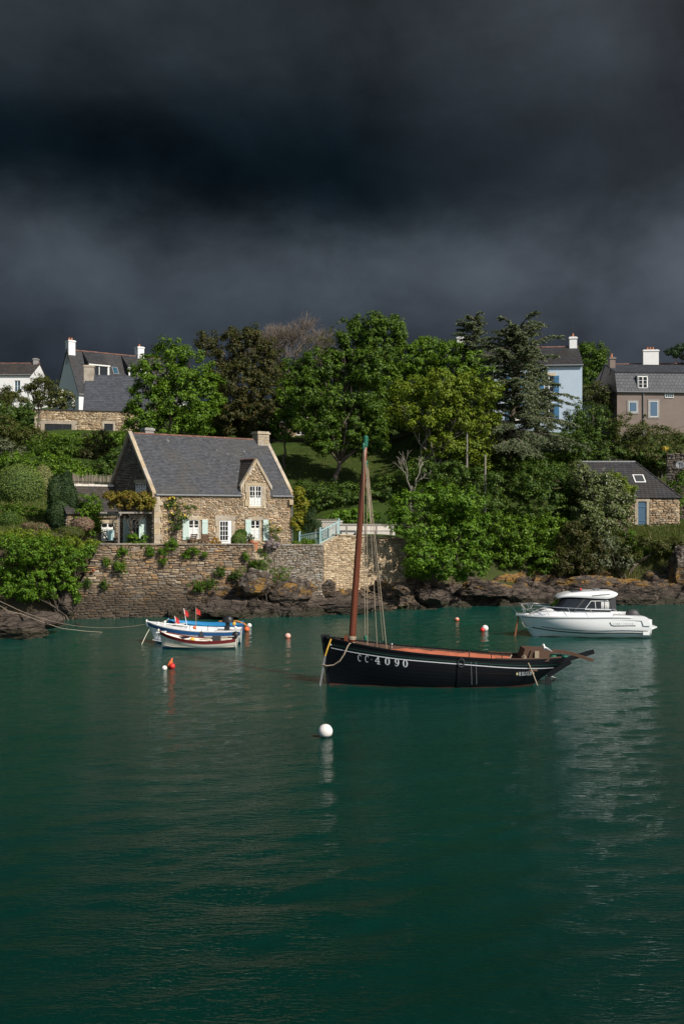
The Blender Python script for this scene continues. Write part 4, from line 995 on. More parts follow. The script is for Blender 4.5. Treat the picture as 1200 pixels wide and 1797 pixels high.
# boathouse with hipped slate roof on the right bank
def boathouse():
    D = 84.0; P = lambda x, y, d=D: at(x, y, d); zb = 6.0; X0 = (1020 - CX) / FPX * D; X1 = (1190 - CX) / FPX * D; L = X1 - X0; W = 7.5
    t = thing('boathouse', 'small stone boathouse with hipped dark slate roof and blue door on the right bank', 'building', (X0, D, zb), 0); F = frame((0, 0, 0), (1, 0, 0), (0, -1, 0))
    E = CAMZ - (873 - CY) / FPX * D - zb; Rg = CAMZ - (811 - CY) / FPX * (D + W / 2) - zb; r0 = (1012 - CX) / FPX * (D + W / 2) - X0; r1 = (1114 - CX) / FPX * (D + W / 2) - X0
    rs = random.Random(6); MB().box(0, L, 0, W, -1.5, E).build('wall', 'ochre_mortar', t)
    u0, u1 = (1118 - CX) / FPX * D - X0, (1133 - CX) / FPX * D - X0; z0, z1 = CAMZ - (921 - CY) / FPX * D - zb, CAMZ - (880 - CY) / FPX * D - zb
    st = courses(L, E, rs, .22, .55, .10, .2, [(u0 - .3, u1 + .25, z0, z1 + .3)]); sg = courses(W, E, rs, .3, .6, .12, .22)
    lay_stones(t, [((0, 0, 0), (1, 0, 0), (0, -1, 0), st, 'cottage_stone'), ((L, 0, 0), (0, 1, 0), (1, 0, 0), sg, 'cottage_stone')], None, PROTO, rs, depth=.18, proud=.09)
    for (a, b, c, d) in ((u0 - .3, u1 + .28, z1, z1 + .3), (u0 - .28, u0, z0, z1), (u1, u1 + .22, z0, z1)): MB().box(a, b, -.01, .13, c, d, F).build('granite_block', 'granite_block', t)
    d = MB()
    for k in range(4): d.box(u0 + (u1 - u0) * k / 4 + .008, u0 + (u1 - u0) * (k + 1) / 4 - .008, .0, .05, z0, z1, F)
    d = d.build('door', 'window_blue', t); MB().box(u0, u1, .05, .075, z0 + .3, z0 + .42, F).box(u0, u1, .05, .075, z1 - .5, z1 - .38, F).build('ledge', 'window_blue', d)
    ov = .2; a, b = (-ov, -ov, E - .05), (L + ov, -ov, E - .05); c, e = (r1, W / 2, Rg), (r0, W / 2, Rg); g, h = (L + ov, W + ov, E - .05), (-ov, W + ov, E - .05)
    rf = roof_slope(t, a, b, c, e, 'dark_slate', .3); roof_slope(t, b, g, (r1, W / 2 + .01, Rg), c, 'dark_slate', .3); roof_slope(t, g, h, e, (r1, W / 2 + .01, Rg), 'dark_slate', .6)
    ridge(rf, (r0, W / 2, Rg + .03), (r1, W / 2, Rg + .03), 14, .09, 'zinc'); 
    for (q, w) in ((b, c),): q, w = Vector(q), Vector(w); ridge(rf, q + Vector((0, 0, .03)), w + Vector((0, 0, .03)), 14, .07, 'dark_slate')
    n = (Vector(b) - Vector(a)).cross(Vector(e) - Vector(a)).normalized(); A = Vector(a); ue = Vector((1, 0, 0)); ve = (Vector(e) - Vector(a)); ve = ve - ue * ve.x; ve.normalize()
    uu, s = (1110 - CX) / FPX * 86 - X0, 2.1; S = lambda x, y, k: A + ue * (uu + ov + x) + ve * (s + y) + n * k
    sk = MB().poly([S(0, 0, .07), S(.95, 0, .07), S(.95, 1.1, .07), S(0, 1.1, .07)]).poly([S(0, 0, .0), S(.95, 0, .0), S(.95, 0, .07), S(0, 0, .07)]).build('skylight', 'white_paint', t); MB().poly([S(.1, .1, .08), S(.85, .1, .08), S(.85, 1.0, .08), S(.1, 1.0, .08)]).build('pane', 'dark_grey', sk)
boathouse()
# dark garden wall with dish at the far right
wall_run('garden_wall', 'dark stone garden wall beside the boathouse at the right picture edge', ((1172 - CX) / FPX * 88, 88.5), ((1235 - CX) / FPX * 88, 87), 6.2, 12.2, 12.2, 'gable_stone', 'dark_mortar', 41, w=(.3, .7), h=(.13, .25), thick=.5, limit=120)
t = thing('satellite_dish', 'grey satellite dish on the garden wall at the right edge', 'dish', at(1192, 817, 87.2), 0)
ax = Vector((-.35, -.85, .4)).normalized().to_track_quat('Z', 'Y').to_matrix()
MB().lathe([(.02, 0.0), (.16, .02), (.29, .065), (.38, .12), (.38, .13), (.28, .075), (.02, .012)], 20, (0, 0, 0), ax).build('reflector', 'zinc', t, smooth=True); MB().tube([ax @ Vector((0, -.5, .1)), ax @ Vector((0, -.1, .6))], .02, 6).tube([ax @ Vector((0, -.14, .56)), ax @ Vector((0, -.06, .66))], .05, 8).build('feed_arm', 'dark_grey', t)
MB().tube([(0, .05, 0), (0, .35, -.1), (0, .55, -.3)], .03, 6).build('bracket', 'dark_grey', t)

# cottage annex with low slate roof and brushwood screen
def annex():
    t = thing('slate_annex', 'low annex with lichened slate roof left of the cottage gable', 'building', (CO[0] - sa * 4.2 - ca * 4.6, CO[1] + ca * 4.2 - sa * 4.6, CZ), R(CA)); F = frame((0, 0, 0), (1, 0, 0), (0, -1, 0)); rs = random.Random(3)
    L, E, Rg = 4.5, 2.75, 4.75; MB().box(0, L, 0, 3.4, -.3, E).build('wall', 'dark_mortar', t)
    st = courses(L, E, rs, .25, .6, .1, .2, [(2.4, 3.7, .6, 2.1)]); sg = courses(3.4, E, rs, .25, .6, .1, .2)
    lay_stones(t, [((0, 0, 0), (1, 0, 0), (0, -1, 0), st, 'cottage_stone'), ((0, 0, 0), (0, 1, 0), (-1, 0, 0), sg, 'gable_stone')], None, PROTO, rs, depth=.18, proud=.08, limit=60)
    window(t, F, 2.55, 3.55, .7, 2.0, nx=2, nz=3, lace=.8)
    MB().box(2.35, 3.75, -.01, .12, 2.0, 2.22, F).build('granite_block', 'granite_block', t)
    rf = roof_slope(t, (-.15, -.25, E - .1), (L, -.25, E - .1), (L, 1.9, Rg), (-.15, 1.9, Rg), 'old_slate', .22); roof_slope(t, (L, 3.6, E), (-.15, 3.6, E), (-.15, 1.9, Rg), (L, 1.9, Rg), 'old_slate', .4)
    m = MB()
    for k in range(9): m.box(-.1 + k * .5, .38 + k * .5, 1.78, 2.02, Rg - .05, Rg + .1 + rs.uniform(-.02, .03))
    m.build('ridge_cap', 'concrete_white', rf)
annex()
def brush_screen():
    t = thing('brushwood_screen', 'grey brushwood fence screen above the annex roof', 'fence', (CO[0] - sa * 8.0 - ca * 2.6, CO[1] + ca * 8.0 - sa * 2.6, CZ + 2.6), R(CA)); rs = random.Random(8); m = MB()
    for k in range(90):
        x = k * .05 + rs.uniform(-.02, .02); h = 2.95 + rs.uniform(-.25, .2); m.tube([(x, rs.uniform(-.04, .04), 0), (x + rs.uniform(-.04, .04), rs.uniform(-.04, .04), h)], rs.uniform(.018, .03), 4)
    m.build('brushwood', 'brushwood', t, kind='stuff'); 
    for z in (.6, 1.6, 2.5): MB().tube([(0, -.06, z), (4.5, -.06, z)], .015, 5).build('tie_wire', 'wire', t)
brush_screen()
# ------------------------------------------------------------------ vegetation
def leaf_quads(P, Nrm, size, rs, aspect=1.7, fold=.25):
    """diamond leaves at P (n,3) facing Nrm: verts (n*4,3), faces (n,4)"""
    n = len(P); Nrm = Nrm / (np.linalg.norm(Nrm, axis=1, keepdims=True) + 1e-9)
    t = rs.normal(size=(n, 3)); a = np.cross(Nrm, t); a /= np.linalg.norm(a, axis=1, keepdims=True) + 1e-9; b = np.cross(Nrm, a)
    s = (size * rs.uniform(.6, 1.3, n))[:, None]; L = a * s * .5; W = b * s * .5 / aspect; up = Nrm * s * fold * rs.uniform(-1, 1, (n, 1)) * .5
    V = np.stack([P - L, P + W + up, P + L, P - W + up], 1).reshape(-1, 3); F = np.arange(4 * n).reshape(n, 4); return V, F
def clump_leaves(C, rc, per, size, rs, flat=.75, up=.6, aspect=1.7, out=None):
    n = len(C) * per; d = rs.normal(size=(n, 3)); d /= np.linalg.norm(d, axis=1, keepdims=True); r = rs.rand(n) ** .45
    off = d * r[:, None] * np.repeat(rc, per)[:, None] * np.array([1, 1, flat]); P = np.repeat(C, per, 0) + off
    N = d * .9 + rs.normal(size=(n, 3)) * .38 + np.array([0, 0, up])
    if out is not None: N = N + np.repeat(out, per, 0) * .6
    return leaf_quads(P, N, size, rs, aspect)
def lobe_clumps(c, r, rc, rs, dens=1.0, inner=.22):
    """clump centres over an ellipsoid lobe; the side away from the water is thinner"""
    n = int(3.6 * dens * (r[0] * r[2] + r[0] * r[1] + r[1] * r[2]) / 3 / rc ** 2) + 3; d = rs.normal(size=(n, 3)); d /= np.linalg.norm(d, axis=1, keepdims=True)
    keep = (d[:, 1] < .35) | (d[:, 2] > .3) | (rs.rand(n) < .45); d = d[keep]; n = len(d)
    lump = 1 + .16 * fbm(d[:, 0] * 2.3 + c[0], d[:, 1] * 2.3 + c[1], d[:, 2] * 2.3 + c[2], 2)
    k = np.where(rs.rand(n) < inner, rs.uniform(.3, .75, n), rs.uniform(.78, 1.05, n)) * lump
    return c + d * k[:, None] * r, d
def limb(m, a, b, r0, r1, rs, n=5, wob=.08, sides=6):
    a, b = Vector(a), Vector(b); L = (b - a).length; pts = []
    for i in range(n + 1):
        t = i / n; p = a.lerp(b, t) + Vector((rs.uniform(-1, 1), rs.uniform(-1, 1), rs.uniform(-.5, .5))) * L * wob * (math.sin(math.pi * t)); p.z += L * .10 * math.sin(math.pi * t); pts.append(p)
    m.tube(pts, [r0 + (r1 - r0) * i / n for i in range(n + 1)], sides); return pts
def tree(name, label, D, lobes, base, leafmat, cat='tree', leaf=.23, rc=.52, per=54, barkmat='bark', tr=.22, dens=1.7, seed=1, depth=.9, group=None, stems=1, flowers=None, core=0.0, inner=.3, aspect=1.7, up=.6, flat=.75, limbs=True):
    """lobes: (photo px, py, rx px, ry px [, depth shift m]); base: photo px of the foot (py may be None: put on the ground)"""
    rs = np.random.RandomState(seed); rr = random.Random(seed); k = D / FPX
    bx = (base[0] - CX) * k; bD = D + (base[2] if len(base) > 2 else 0); bx = (base[0] - CX) / FPX * bD; bz = gz(bx, bD) - .1 if base[1] is None else at(base[0], base[1], bD).z
    B = Vector((bx, bD, bz)); t = thing(name, label, cat, B, 0, group); LB = []
    for q in lobes:
        dd = q[4] if len(q) > 4 else rs.uniform(-.5, .5) * q[2] * k * .8
        c = at(q[0], q[1], D + dd); LB.append((np.array(c), np.array([q[2] * k, q[2] * k * depth, q[3] * k])))
    allC, allD = [], []
    for (c, r) in LB: q, d = lobe_clumps(c, r, rc, rs, dens, inner); allC.append(q); allD.append(d)
    C = np.concatenate(allC); O = np.concatenate(allD)
    g = ground_z(C[:, 0], C[:, 1]); ok = C[:, 2] > np.maximum(g - .2, .25); C = C[ok]; O = O[ok]
    V, F = clump_leaves(C, rc * rs.uniform(.65, 1.15, len(C)), per, leaf, rs, flat, up, aspect, O)
    crown = link_mesh('crown' if cat == 'tree' else 'foliage', np_mesh('crown', V - np.array(B), F), leafmat, t)
    if flowers:
        fm, nf, fs = flowers; idx = rs.choice(len(C), nf); P = C[idx] + rs.normal(size=(nf, 3)) * rc * .7 + np.array([0, -rc * .4, rc * .2])
        P2 = np.repeat(P, 6, 0) + rs.normal(size=(nf * 6, 3)) * fs * .35; V, F = leaf_quads(P2, rs.normal(size=(nf * 6, 3)) + np.array([0, -1, .5]), fs, rs, 1.1)
        link_mesh('flowers', np_mesh('flowers', V - np.array(B), F), fm, t, kind='stuff')
    if limbs:
        m = MB(); cz = sum(c[2] for c, r in LB) / len(LB); cc = Vector((sum(c[0] for c, r in LB) / len(LB), sum(c[1] for c, r in LB) / len(LB), cz))
        fork = Vector((0, 0, 0)) + (cc - B) * .42
        for s in range(stems):
            sh = Vector((rr.uniform(-1, 1), rr.uniform(-.6, .6), 0)) * (tr * 4 if stems > 1 else 0); foot = sh * .6; fk = fork + sh * 2
            main = limb(m, foot + Vector((0, 0, -.3)), fk, tr * 1.15, tr * .75, rr, 6, .05, 8)
            for i, (c, r) in enumerate(LB):
                if i % stems != s: continue
                tip = Vector(c) - B; pts = limb(m, fk + (main[-2] - fk) * rr.uniform(0, .6), tip, tr * .5, tr * .14, rr, 5, .09, 6)
                for j in range(5):
                    d = Vector((rr.gauss(0, 1), rr.gauss(0, 1), rr.gauss(.3, .8))).normalized(); e = tip + Vector((d.x * r[0], d.y * r[1], d.z * r[2])) * rr.uniform(.6, .95)
                    limb(m, pts[rr.randrange(2, 6)], e, tr * .16, tr * .04, rr, 4, .1, 4)
        m.build('trunk' if cat == 'tree' else 'stems', barkmat, t, smooth=True)
    return t
def clipped(name, label, D, lobes, base, leafmat, leaf=.09, n=9000, seed=1, lump=.05, cat='shrub', group=None):
    """A clipped bush: a lumpy solid core with a dense coat of small leaves"""
    rs = np.random.RandomState(seed); k = D / FPX; B = at(base[0], base[1], D); t = thing(name, label, cat, B, 0, group); Vs, Fs, off = [], [], 0; core = MB()
    tot = sum(q[2] * q[3] for q in lobes)
    for q in lobes:
        c = np.array(at(q[0], q[1], D + (q[4] if len(q) > 4 else 0))); r = np.array([q[2] * k, q[2] * k * .9, q[3] * k]); m = int(n * q[2] * q[3] / tot); d = rs.normal(size=(m, 3)); d /= np.linalg.norm(d, axis=1, keepdims=True)
        f = 1 + lump * fbm(d[:, 0] * 2.5 + c[0], d[:, 1] * 2.5, d[:, 2] * 2.5, 3) + rs.uniform(-.05, .03, m); P = c + d * f[:, None] * r
        V, F = leaf_quads(P, d + rs.normal(size=(m, 3)) * .5, leaf, rs, 1.6); Vs.append(V); Fs.append(F + off); off += len(V)
        nu, nv = 12, 18
        core.grid(lambda i, j: Vector(c - np.array(B)) + Vector((math.sin(math.pi * i / (nu - 1)) * math.cos(2 * math.pi * j / (nv - 1)) * r[0], math.sin(math.pi * i / (nu - 1)) * math.sin(2 * math.pi * j / (nv - 1)) * r[1], math.cos(math.pi * i / (nu - 1)) * r[2])) * .9 + Vector(c - np.array(B)) * 0, nu, nv) if False else None
        for i in range(nu - 1):
            for j in range(nv):
                pts = []
                for (a, b) in ((i, j), (i + 1, j), (i + 1, j + 1), (i, j + 1)):
                    th, ph = math.pi * a / (nu - 1), 2 * math.pi * b / nv
                    pts.append((c[0] - B.x + math.sin(th) * math.cos(ph) * r[0] * .93, c[1] - B.y + math.sin(th) * math.sin(ph) * r[1] * .93, c[2] - B.z + math.cos(th) * r[2] * .93))
                core.poly(pts)
    link_mesh('foliage', np_mesh('foliage', np.concatenate(Vs) - np.array(B), np.concatenate(Fs)), leafmat, t)
    core.build('twig_core', 'foliage_core', t); return t
def cedar(label, px_top, py_top, px_base, D, width_px, py_bot, seed, sparse=1.0, lean=0):
    """Tiered conifer: long level branches that carry flat drooping sprays of needles"""
    rs = np.random.RandomState(seed); rr = random.Random(seed); k = D / FPX; top = at(px_top, py_top, D); bx = (px_base - CX) * k; B = Vector((bx, D, gz(bx, D) - .1)); t = thing('cedar_tree', label, 'tree', B)
    T = Vector(top) - B; zb = at(0, py_bot, D).z - B.z; m = MB(); H = T.z; pts = [T * (i / 7) + Vector((rr.uniform(-.1, .1), rr.uniform(-.1, .1), 0)) for i in range(8)]; pts[-1] = T; m.tube(pts, [.36 * (1 - i / 7.6) + .03 for i in range(8)], 8)
    P, N = [], []; z = zb; R0 = width_px * k / 2
    while z < H + .1:
        f = min(1, (z - zb) / (H - zb)); reach = R0 * (.30 + .70 * (1 - f) ** .8); nb = rr.choice((4, 5, 6)); a0 = rr.uniform(0, 6.28)
        for b in range(nb):
            a = a0 + b * 2 * math.pi / nb + rr.uniform(-.5, .5); ln = max(.6, reach * rr.uniform(.45, 1.2)); org = T * min(1, z / H); d = Vector((math.cos(a), math.sin(a), 0)); rise = (rr.uniform(.0, .25) + .45 * f * f) * ln
            ss = (0, .2, .4, .6, .8, 1); bp = [org + d * ln * q + Vector((0, 0, rise * math.sin(min(1, q * 1.1) * math.pi * .5) - .30 * ln * q ** 2.2 * (1 - f))) for q in ss]; m.tube(bp, [.09 * (1 - .82 * q) * (.4 + ln / 5) for q in ss], 5)
            side = Vector((-d.y, d.x, 0)); ns = int(11 * ln * sparse) + 6
            for q in range(ns):
                t_ = rr.uniform(.18, 1.0); i = min(4, int(t_ * 5)); p = bp[i].lerp(bp[i + 1], t_ * 5 - i); w = rr.choice((-1, 1)) * rr.uniform(.15, 1) * (.30 + ln * .26 * (1.15 - t_)); tip = p + side * w + d * abs(w) * .7 + Vector((0, 0, -abs(w) * rr.uniform(.25, 1.0) * (1 - .5 * f)))
                for e in range(17):
                    u = rr.random() ** .8; pp = p.lerp(tip, u); P.append((pp.x + rr.gauss(0, .05), pp.y + rr.gauss(0, .05), pp.z + rr.gauss(.01, .03))); N.append((rr.gauss(0, .7), rr.gauss(-.35, .7), .9))
        z += rr.uniform(.40, .80) * (1 - .3 * f)
    P = np.array(P); N = np.array(N); V, F = leaf_quads(P, N, .19, rs, 2.2); link_mesh('crown', np_mesh('crown', V, F), 'leaf_cedar', t); m.build('trunk', 'bark', t, smooth=True); return t
def bare_tree(name, label, base, D, H, spread, seed, mat='twig', levels=5, r0=.2, split=3, leaves=None, first=.35, cat='tree', up=.35, minr=.008):
    rr = random.Random(seed); B = at(base[0], base[1], D) if base[1] is not None else Vector(((base[0] - CX) / FPX * D, D, gz((base[0] - CX) / FPX * D, D) - .1)); t = thing(name, label, cat, B); m = MB(); tips = []
    def grow(p, d, L, r, lv):
        q = p + d * L; mid = p.lerp(q, .5) + Vector((rr.gauss(0, 1), rr.gauss(0, 1), rr.gauss(0, 1))) * L * .06; m.tube([p, mid, q], [r, r * .86, r * .72], 5 if lv < 2 else 3, cap=False)
        if lv >= levels: tips.append(q); return
        for k in range(split + (1 if lv > 1 and rr.random() < .4 else 0)):
            a = Vector((rr.gauss(0, 1), rr.gauss(0, 1), rr.gauss(0, .6))); a = (a - d * a.dot(d)).normalized(); ang = rr.uniform(.25, .75) * spread; nd = (d * math.cos(ang) + a * math.sin(ang) + Vector((0, 0, up * .4))).normalized(); grow(p.lerp(q, rr.uniform(.6, 1)), nd, L * rr.uniform(.6, .85), max(minr, r * rr.uniform(.5, .68)), lv + 1)
    grow(Vector((0, 0, -.2)), Vector((0, 0, 1)), H * first, r0, 0); m.build('trunk', mat, t)
    if leaves:
        lm, per, sz = leaves; rs = np.random.RandomState(seed); C = np.array([tuple(x) for x in tips]); V, F = clump_leaves(C, np.full(len(C), .3), per, sz, rs); link_mesh('crown', np_mesh('crown', V, F), lm, t)
    return t

# -- big trees behind the cottage and the lawn
tree('oak_tree', 'bright green oak directly behind the cottage roof', 90, [(300, 618, 30, 26), (262, 655, 33, 30), (333, 652, 40, 38), (364, 690, 34, 38), (268, 702, 40, 38), (315, 700, 45, 45), (252, 743, 30, 24), (305, 745, 42, 32), (352, 735, 36, 32), (232, 725, 14, 16)], (300, None), 'leaf_oak', seed=2, tr=.3)
tree('bronze_tree', 'dark bronze-leaved tree between the bright oak and the bare-twigged tree', 97, [(363, 603, 20, 24), (404, 592, 18, 20), (440, 590, 22, 20), (402, 622, 32, 36), (440, 622, 36, 42), (472, 640, 26, 45), (425, 672, 42, 44), (466, 692, 32, 42), (410, 720, 36, 40), (455, 735, 40, 38), (380, 650, 22, 36), (485, 720, 18, 30)], (440, None), 'leaf_bronze', seed=3, tr=.3, per=46)
bare_tree('bare_tree', 'leafless grey-brown tree crown rising above the bronze tree', (522, 720), 113, 15.5, 1.2, 14, levels=6, split=4, r0=.22, first=.26, leaves=None, up=.45, minr=.012)
tree('ash_tree', 'thin pale olive tree just right of the bare-twigged crown', 108, [(560, 615, 30, 34), (590, 590, 22, 26), (540, 650, 30, 30), (575, 655, 26, 26), (520, 680, 20, 24)], (560, None), 'leaf_olive', seed=15, tr=.14, per=16, leaf=.2, dens=.8)
tree('oak_tree', 'tallest green oak in the centre, standing on the lawn', 91, [(622, 580, 28, 28), (655, 572, 28, 26), (692, 580, 28, 24), (665, 605, 40, 36), (608, 612, 32, 30), (560, 640, 34, 28), (600, 645, 40, 36), (648, 645, 40, 34), (542, 690, 34, 32), (590, 695, 45, 40), (640, 700, 42, 38), (560, 742, 40, 28), (612, 752, 40, 32), (652, 745, 30, 28), (525, 655, 18, 22), (630, 790, 24, 16), (575, 785, 30, 14), (660, 775, 26, 18)], (583, 905), 'leaf_oak_deep', seed=4, tr=.26)
tree('lime_tree', 'slender leafy tree with thin trunk at the right end of the cottage ridge', 96, [(500, 690, 18, 24), (492, 735, 22, 26), (510, 720, 18, 24), (498, 765, 16, 14)], (499, None), 'leaf_oak', seed=16, tr=.12, per=30)
tree('oak_tree', 'green oak right of the tallest oak, in front of the pale blue house', 98, [(705, 628, 34, 32), (745, 612, 34, 20), (785, 622, 34, 26), (740, 655, 46, 36), (800, 655, 40, 34), (826, 632, 24, 26), (850, 655, 24, 26), (690, 665, 30, 30), (770, 690, 44, 34)], (745, None), 'leaf_oak', seed=5, tr=.3)
tree('young_oak_tree', 'yellow-green spring oak below the cedar, right of the dead branches', 85, [(722, 690, 40, 28), (770, 682, 42, 32), (818, 682, 38, 28), (850, 692, 28, 26), (702, 726, 26, 22), (745, 735, 42, 28), (800, 738, 45, 34), (852, 742, 26, 32), (785, 780, 38, 22), (830, 785, 34, 22), (852, 820, 13, 14), (825, 815, 14, 10)], (722, None), 'leaf_lime', seed=6, tr=.17, stems=2, barkmat='pale_bark', per=38)
bare_tree('dead_tree', 'dead whitish branching tree above the waterside foliage', (722, 895), 78, 6.2, 1.05, 44, mat='dead_wood', levels=5, split=2, r0=.10, first=.34, up=.45, minr=.014)
cedar('tall cedar with a pointed top rising behind the green oak', 832, 558, 832, 99, 130, 760, 7, 1.0)
cedar('broad blue-green cedar with level drooping branches beside the pale blue house', 908, 582, 888, 89, 265, 790, 8, 1.35)
cedar('smaller lower cedar leaning against the windows of the pale blue house', 944, 650, 940, 94, 95, 760, 17, .9)
tree('round_tree', 'round dark green tree between the pale blue and brown houses', 118, [(1040, 635, 28, 34), (1028, 615, 20, 16), (1055, 655, 20, 32), (1030, 665, 24, 26)], (1040, None), 'leaf_oak_deep', seed=9, tr=.25, leaf=.24, rc=.6)
tree('pine_tree', 'dark tree top at the right picture edge behind the brown house', 125, [(1195, 612, 18, 8), (1180, 618, 12, 6), (1205, 624, 24, 8)], (1195, None), 'leaf_yew', seed=10, tr=.2, leaf=.25, rc=.5)
# -- background and understorey masses that close the canopy
bg_ = 'background trees behind the lawn'
tree('oak_tree', 'shaded green tree filling the gap between bronze tree and tallest oak', 107, [(505, 655, 26, 24), (540, 690, 34, 34), (505, 700, 24, 30), (575, 715, 34, 30), (530, 735, 34, 24)], (540, None), 'leaf_oak_deep', seed=71, tr=.2, group=bg_)
tree('oak_tree', 'shaded tree behind the mast top, between the two big oaks', 106, [(660, 680, 34, 34), (700, 700, 34, 34), (680, 735, 40, 30), (640, 735, 30, 26), (725, 735, 30, 30), (600, 755, 34, 20), (650, 768, 34, 16), (560, 760, 30, 18)], (690, None), 'leaf_oak_deep', seed=72, tr=.2, group=bg_)
tree('oak_tree', 'dark green tree behind the yellow-green oak', 97, [(790, 700, 44, 34), (850, 690, 34, 30), (760, 750, 40, 34), (830, 750, 44, 36), (870, 760, 26, 34), (800, 800, 44, 26)], (800, None), 'leaf_ivy', seed=73, tr=.2, group=bg_)
tree('holm_oak', 'dark tree between the bright oak and the bronze tree, above the cottage ridge', 99, [(375, 690, 26, 34), (390, 735, 34, 30), (345, 752, 34, 18), (480, 760, 26, 18), (440, 765, 34, 14)], (390, None), 'leaf_bronze', seed=74, tr=.2, group=bg_)
# -- waterside tree
tree('waterside_tree', 'large bright green leafy tree overhanging the rocks right of the mast', 72.5, [(715, 885, 30, 24, -1.8), (762, 872, 40, 24), (815, 880, 40, 28), (705, 922, 24, 26, -2.0), (748, 925, 42, 34), (800, 930, 46, 40), (838, 935, 26, 38), (735, 972, 32, 32, -1.6), (788, 978, 45, 34), (835, 985, 26, 26), (762, 1006, 26, 12), (700, 900, 16, 14, -2.2), (806, 1008, 22, 12), (730, 1002, 22, 12)], (790, None, 5.5), 'leaf_shore', seed=11, tr=.2, leaf=.20, rc=.42, per=48, stems=2, dens=1.5)
# -- right bank scrub
sh = 'bushes on the right bank'
def bush(label, D, lobes, mat, seed, name='shrub', **k): 
    b = max(lobes, key=lambda q: q[1]); kw = dict(cat='shrub', leaf=.19, rc=.40, per=44, tr=.06, stems=3, dens=1.5); kw.update(k)
    return tree(name, label, D, lobes, (b[0], None), mat, seed=seed, **kw)
bush('glossy dark ivy thicket under the cedar, left of the boathouse roof', 83, [(925, 848, 38, 28), (975, 845, 42, 32), (1012, 865, 30, 30), (905, 882, 28, 30), (950, 885, 40, 30), (1000, 895, 30, 26)], 'leaf_ivy', 20, group=sh)
bush('fresh green thicket on the rocks, right of the waterside tree', 79.5, [(878, 925, 24, 26), (915, 935, 36, 32), (960, 935, 36, 32), (895, 970, 32, 30), (945, 978, 38, 28), (880, 1000, 20, 14), (910, 1006, 26, 12), (870, 1012, 16, 9), (945, 1008, 22, 10), (975, 1005, 20, 12)], 'leaf_oak', 21, group=sh)
bush('brown-tinged bush above the lichened rocks, behind the cruiser roof', 78.2, [(1005, 945, 28, 32), (1030, 965, 30, 28), (990, 985, 26, 22), (1025, 995, 30, 14)], 'leaf_bronze', 22, group=sh)
bush('silvery hawthorn with pale blossom beside the boathouse door', 81.5, [(1062, 852, 26, 24), (1088, 872, 26, 24), (1045, 880, 26, 24), (1080, 905, 24, 24), (1055, 925, 28, 26), (1060, 840, 18, 12)], 'leaf_hawthorn', 23, flowers=('petal_white', 110, .09), per=40, group=sh)
bush('pale green leafy top of the hawthorn under the boathouse eaves', 82, [(1078, 842, 22, 14), (1100, 858, 18, 14)], 'leaf_lime', 24, group=sh)
bush('grey twiggy bush low on the rocks, in front of the hawthorn', 78.4, [(1062, 955, 26, 22), (1080, 975, 22, 22), (1050, 985, 24, 16), (1098, 990, 14, 12)], 'leaf_grey', 25, per=26, group=sh)
bush('small green bush on the bank below the boathouse door', 80.5, [(1105, 945, 12, 16), (1120, 962, 12, 14), (1140, 970, 16, 12)], 'leaf_shore', 26, group=sh)
bush('dark bush between the waterside tree and the ivy thicket', 81, [(865, 880, 22, 26), (870, 845, 16, 24), (868, 910, 20, 20)], 'leaf_ivy', 27, group=sh)
bush('dark olive bush under the wall of the pale blue house', 93, [(1015, 735, 30, 32), (1045, 745, 34, 36), (1030, 780, 40, 26), (1000, 760, 20, 26)], 'leaf_ivy', 28, leaf=.18, rc=.45)
bush('yellow-olive bush in the gap between the pale blue and brown houses', 100, [(1025, 695, 26, 20), (1050, 690, 28, 22), (1062, 710, 20, 20)], 'leaf_olive', 29, leaf=.18, rc=.45)
bush('wide olive bush in front of the brown house', 92, [(1100, 755, 40, 30), (1145, 770, 34, 26), (1085, 785, 40, 24), (1130, 795, 40, 16), (1175, 768, 18, 18), (1180, 795, 26, 18), (1160, 812, 24, 12), (1195, 775, 18, 18)], 'leaf_olive', 30, leaf=.18, rc=.45)
bush('clipped low hedge on the slope above the boathouse', 92, [(925, 806, 22, 10), (960, 806, 24, 11), (1000, 806, 24, 10), (1040, 804, 22, 10), (895, 812, 20, 12)], 'leaf_oak', 31, name='hedge', leaf=.16, rc=.35)
bush('ivy-covered shrub at the foot of the garden wall by the right edge', 86, [(1180, 860, 16, 18), (1195, 845, 14, 16), (1190, 885, 14, 16)], 'leaf_oak_deep', 32)
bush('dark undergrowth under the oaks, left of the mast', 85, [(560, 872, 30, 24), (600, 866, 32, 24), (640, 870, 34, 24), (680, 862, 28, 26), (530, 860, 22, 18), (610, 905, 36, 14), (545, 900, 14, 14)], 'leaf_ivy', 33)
bush('bright green shrub behind the white parapet, right of the mast', 80.5, [(610, 905, 26, 12), (640, 906, 26, 12), (590, 910, 18, 12)], 'leaf_shore', 34)
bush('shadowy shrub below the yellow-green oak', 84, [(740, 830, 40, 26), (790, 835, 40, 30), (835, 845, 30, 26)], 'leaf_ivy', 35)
bush('dark evergreen mass behind the bronze tree, above the cottage ridge', 99, [(380, 752, 30, 14), (430, 755, 40, 14), (470, 755, 20, 14)], 'leaf_ivy', 36, leaf=.18)
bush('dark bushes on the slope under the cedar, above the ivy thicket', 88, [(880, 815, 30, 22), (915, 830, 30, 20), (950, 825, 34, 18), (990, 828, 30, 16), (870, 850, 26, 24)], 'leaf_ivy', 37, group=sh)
bush('deep green scrub below the brown house bushes, above the boathouse ridge', 91, [(1010, 798, 34, 14), (1060, 800, 36, 14), (1110, 802, 36, 14), (1150, 805, 30, 16)], 'leaf_ivy', 38, group=sh)
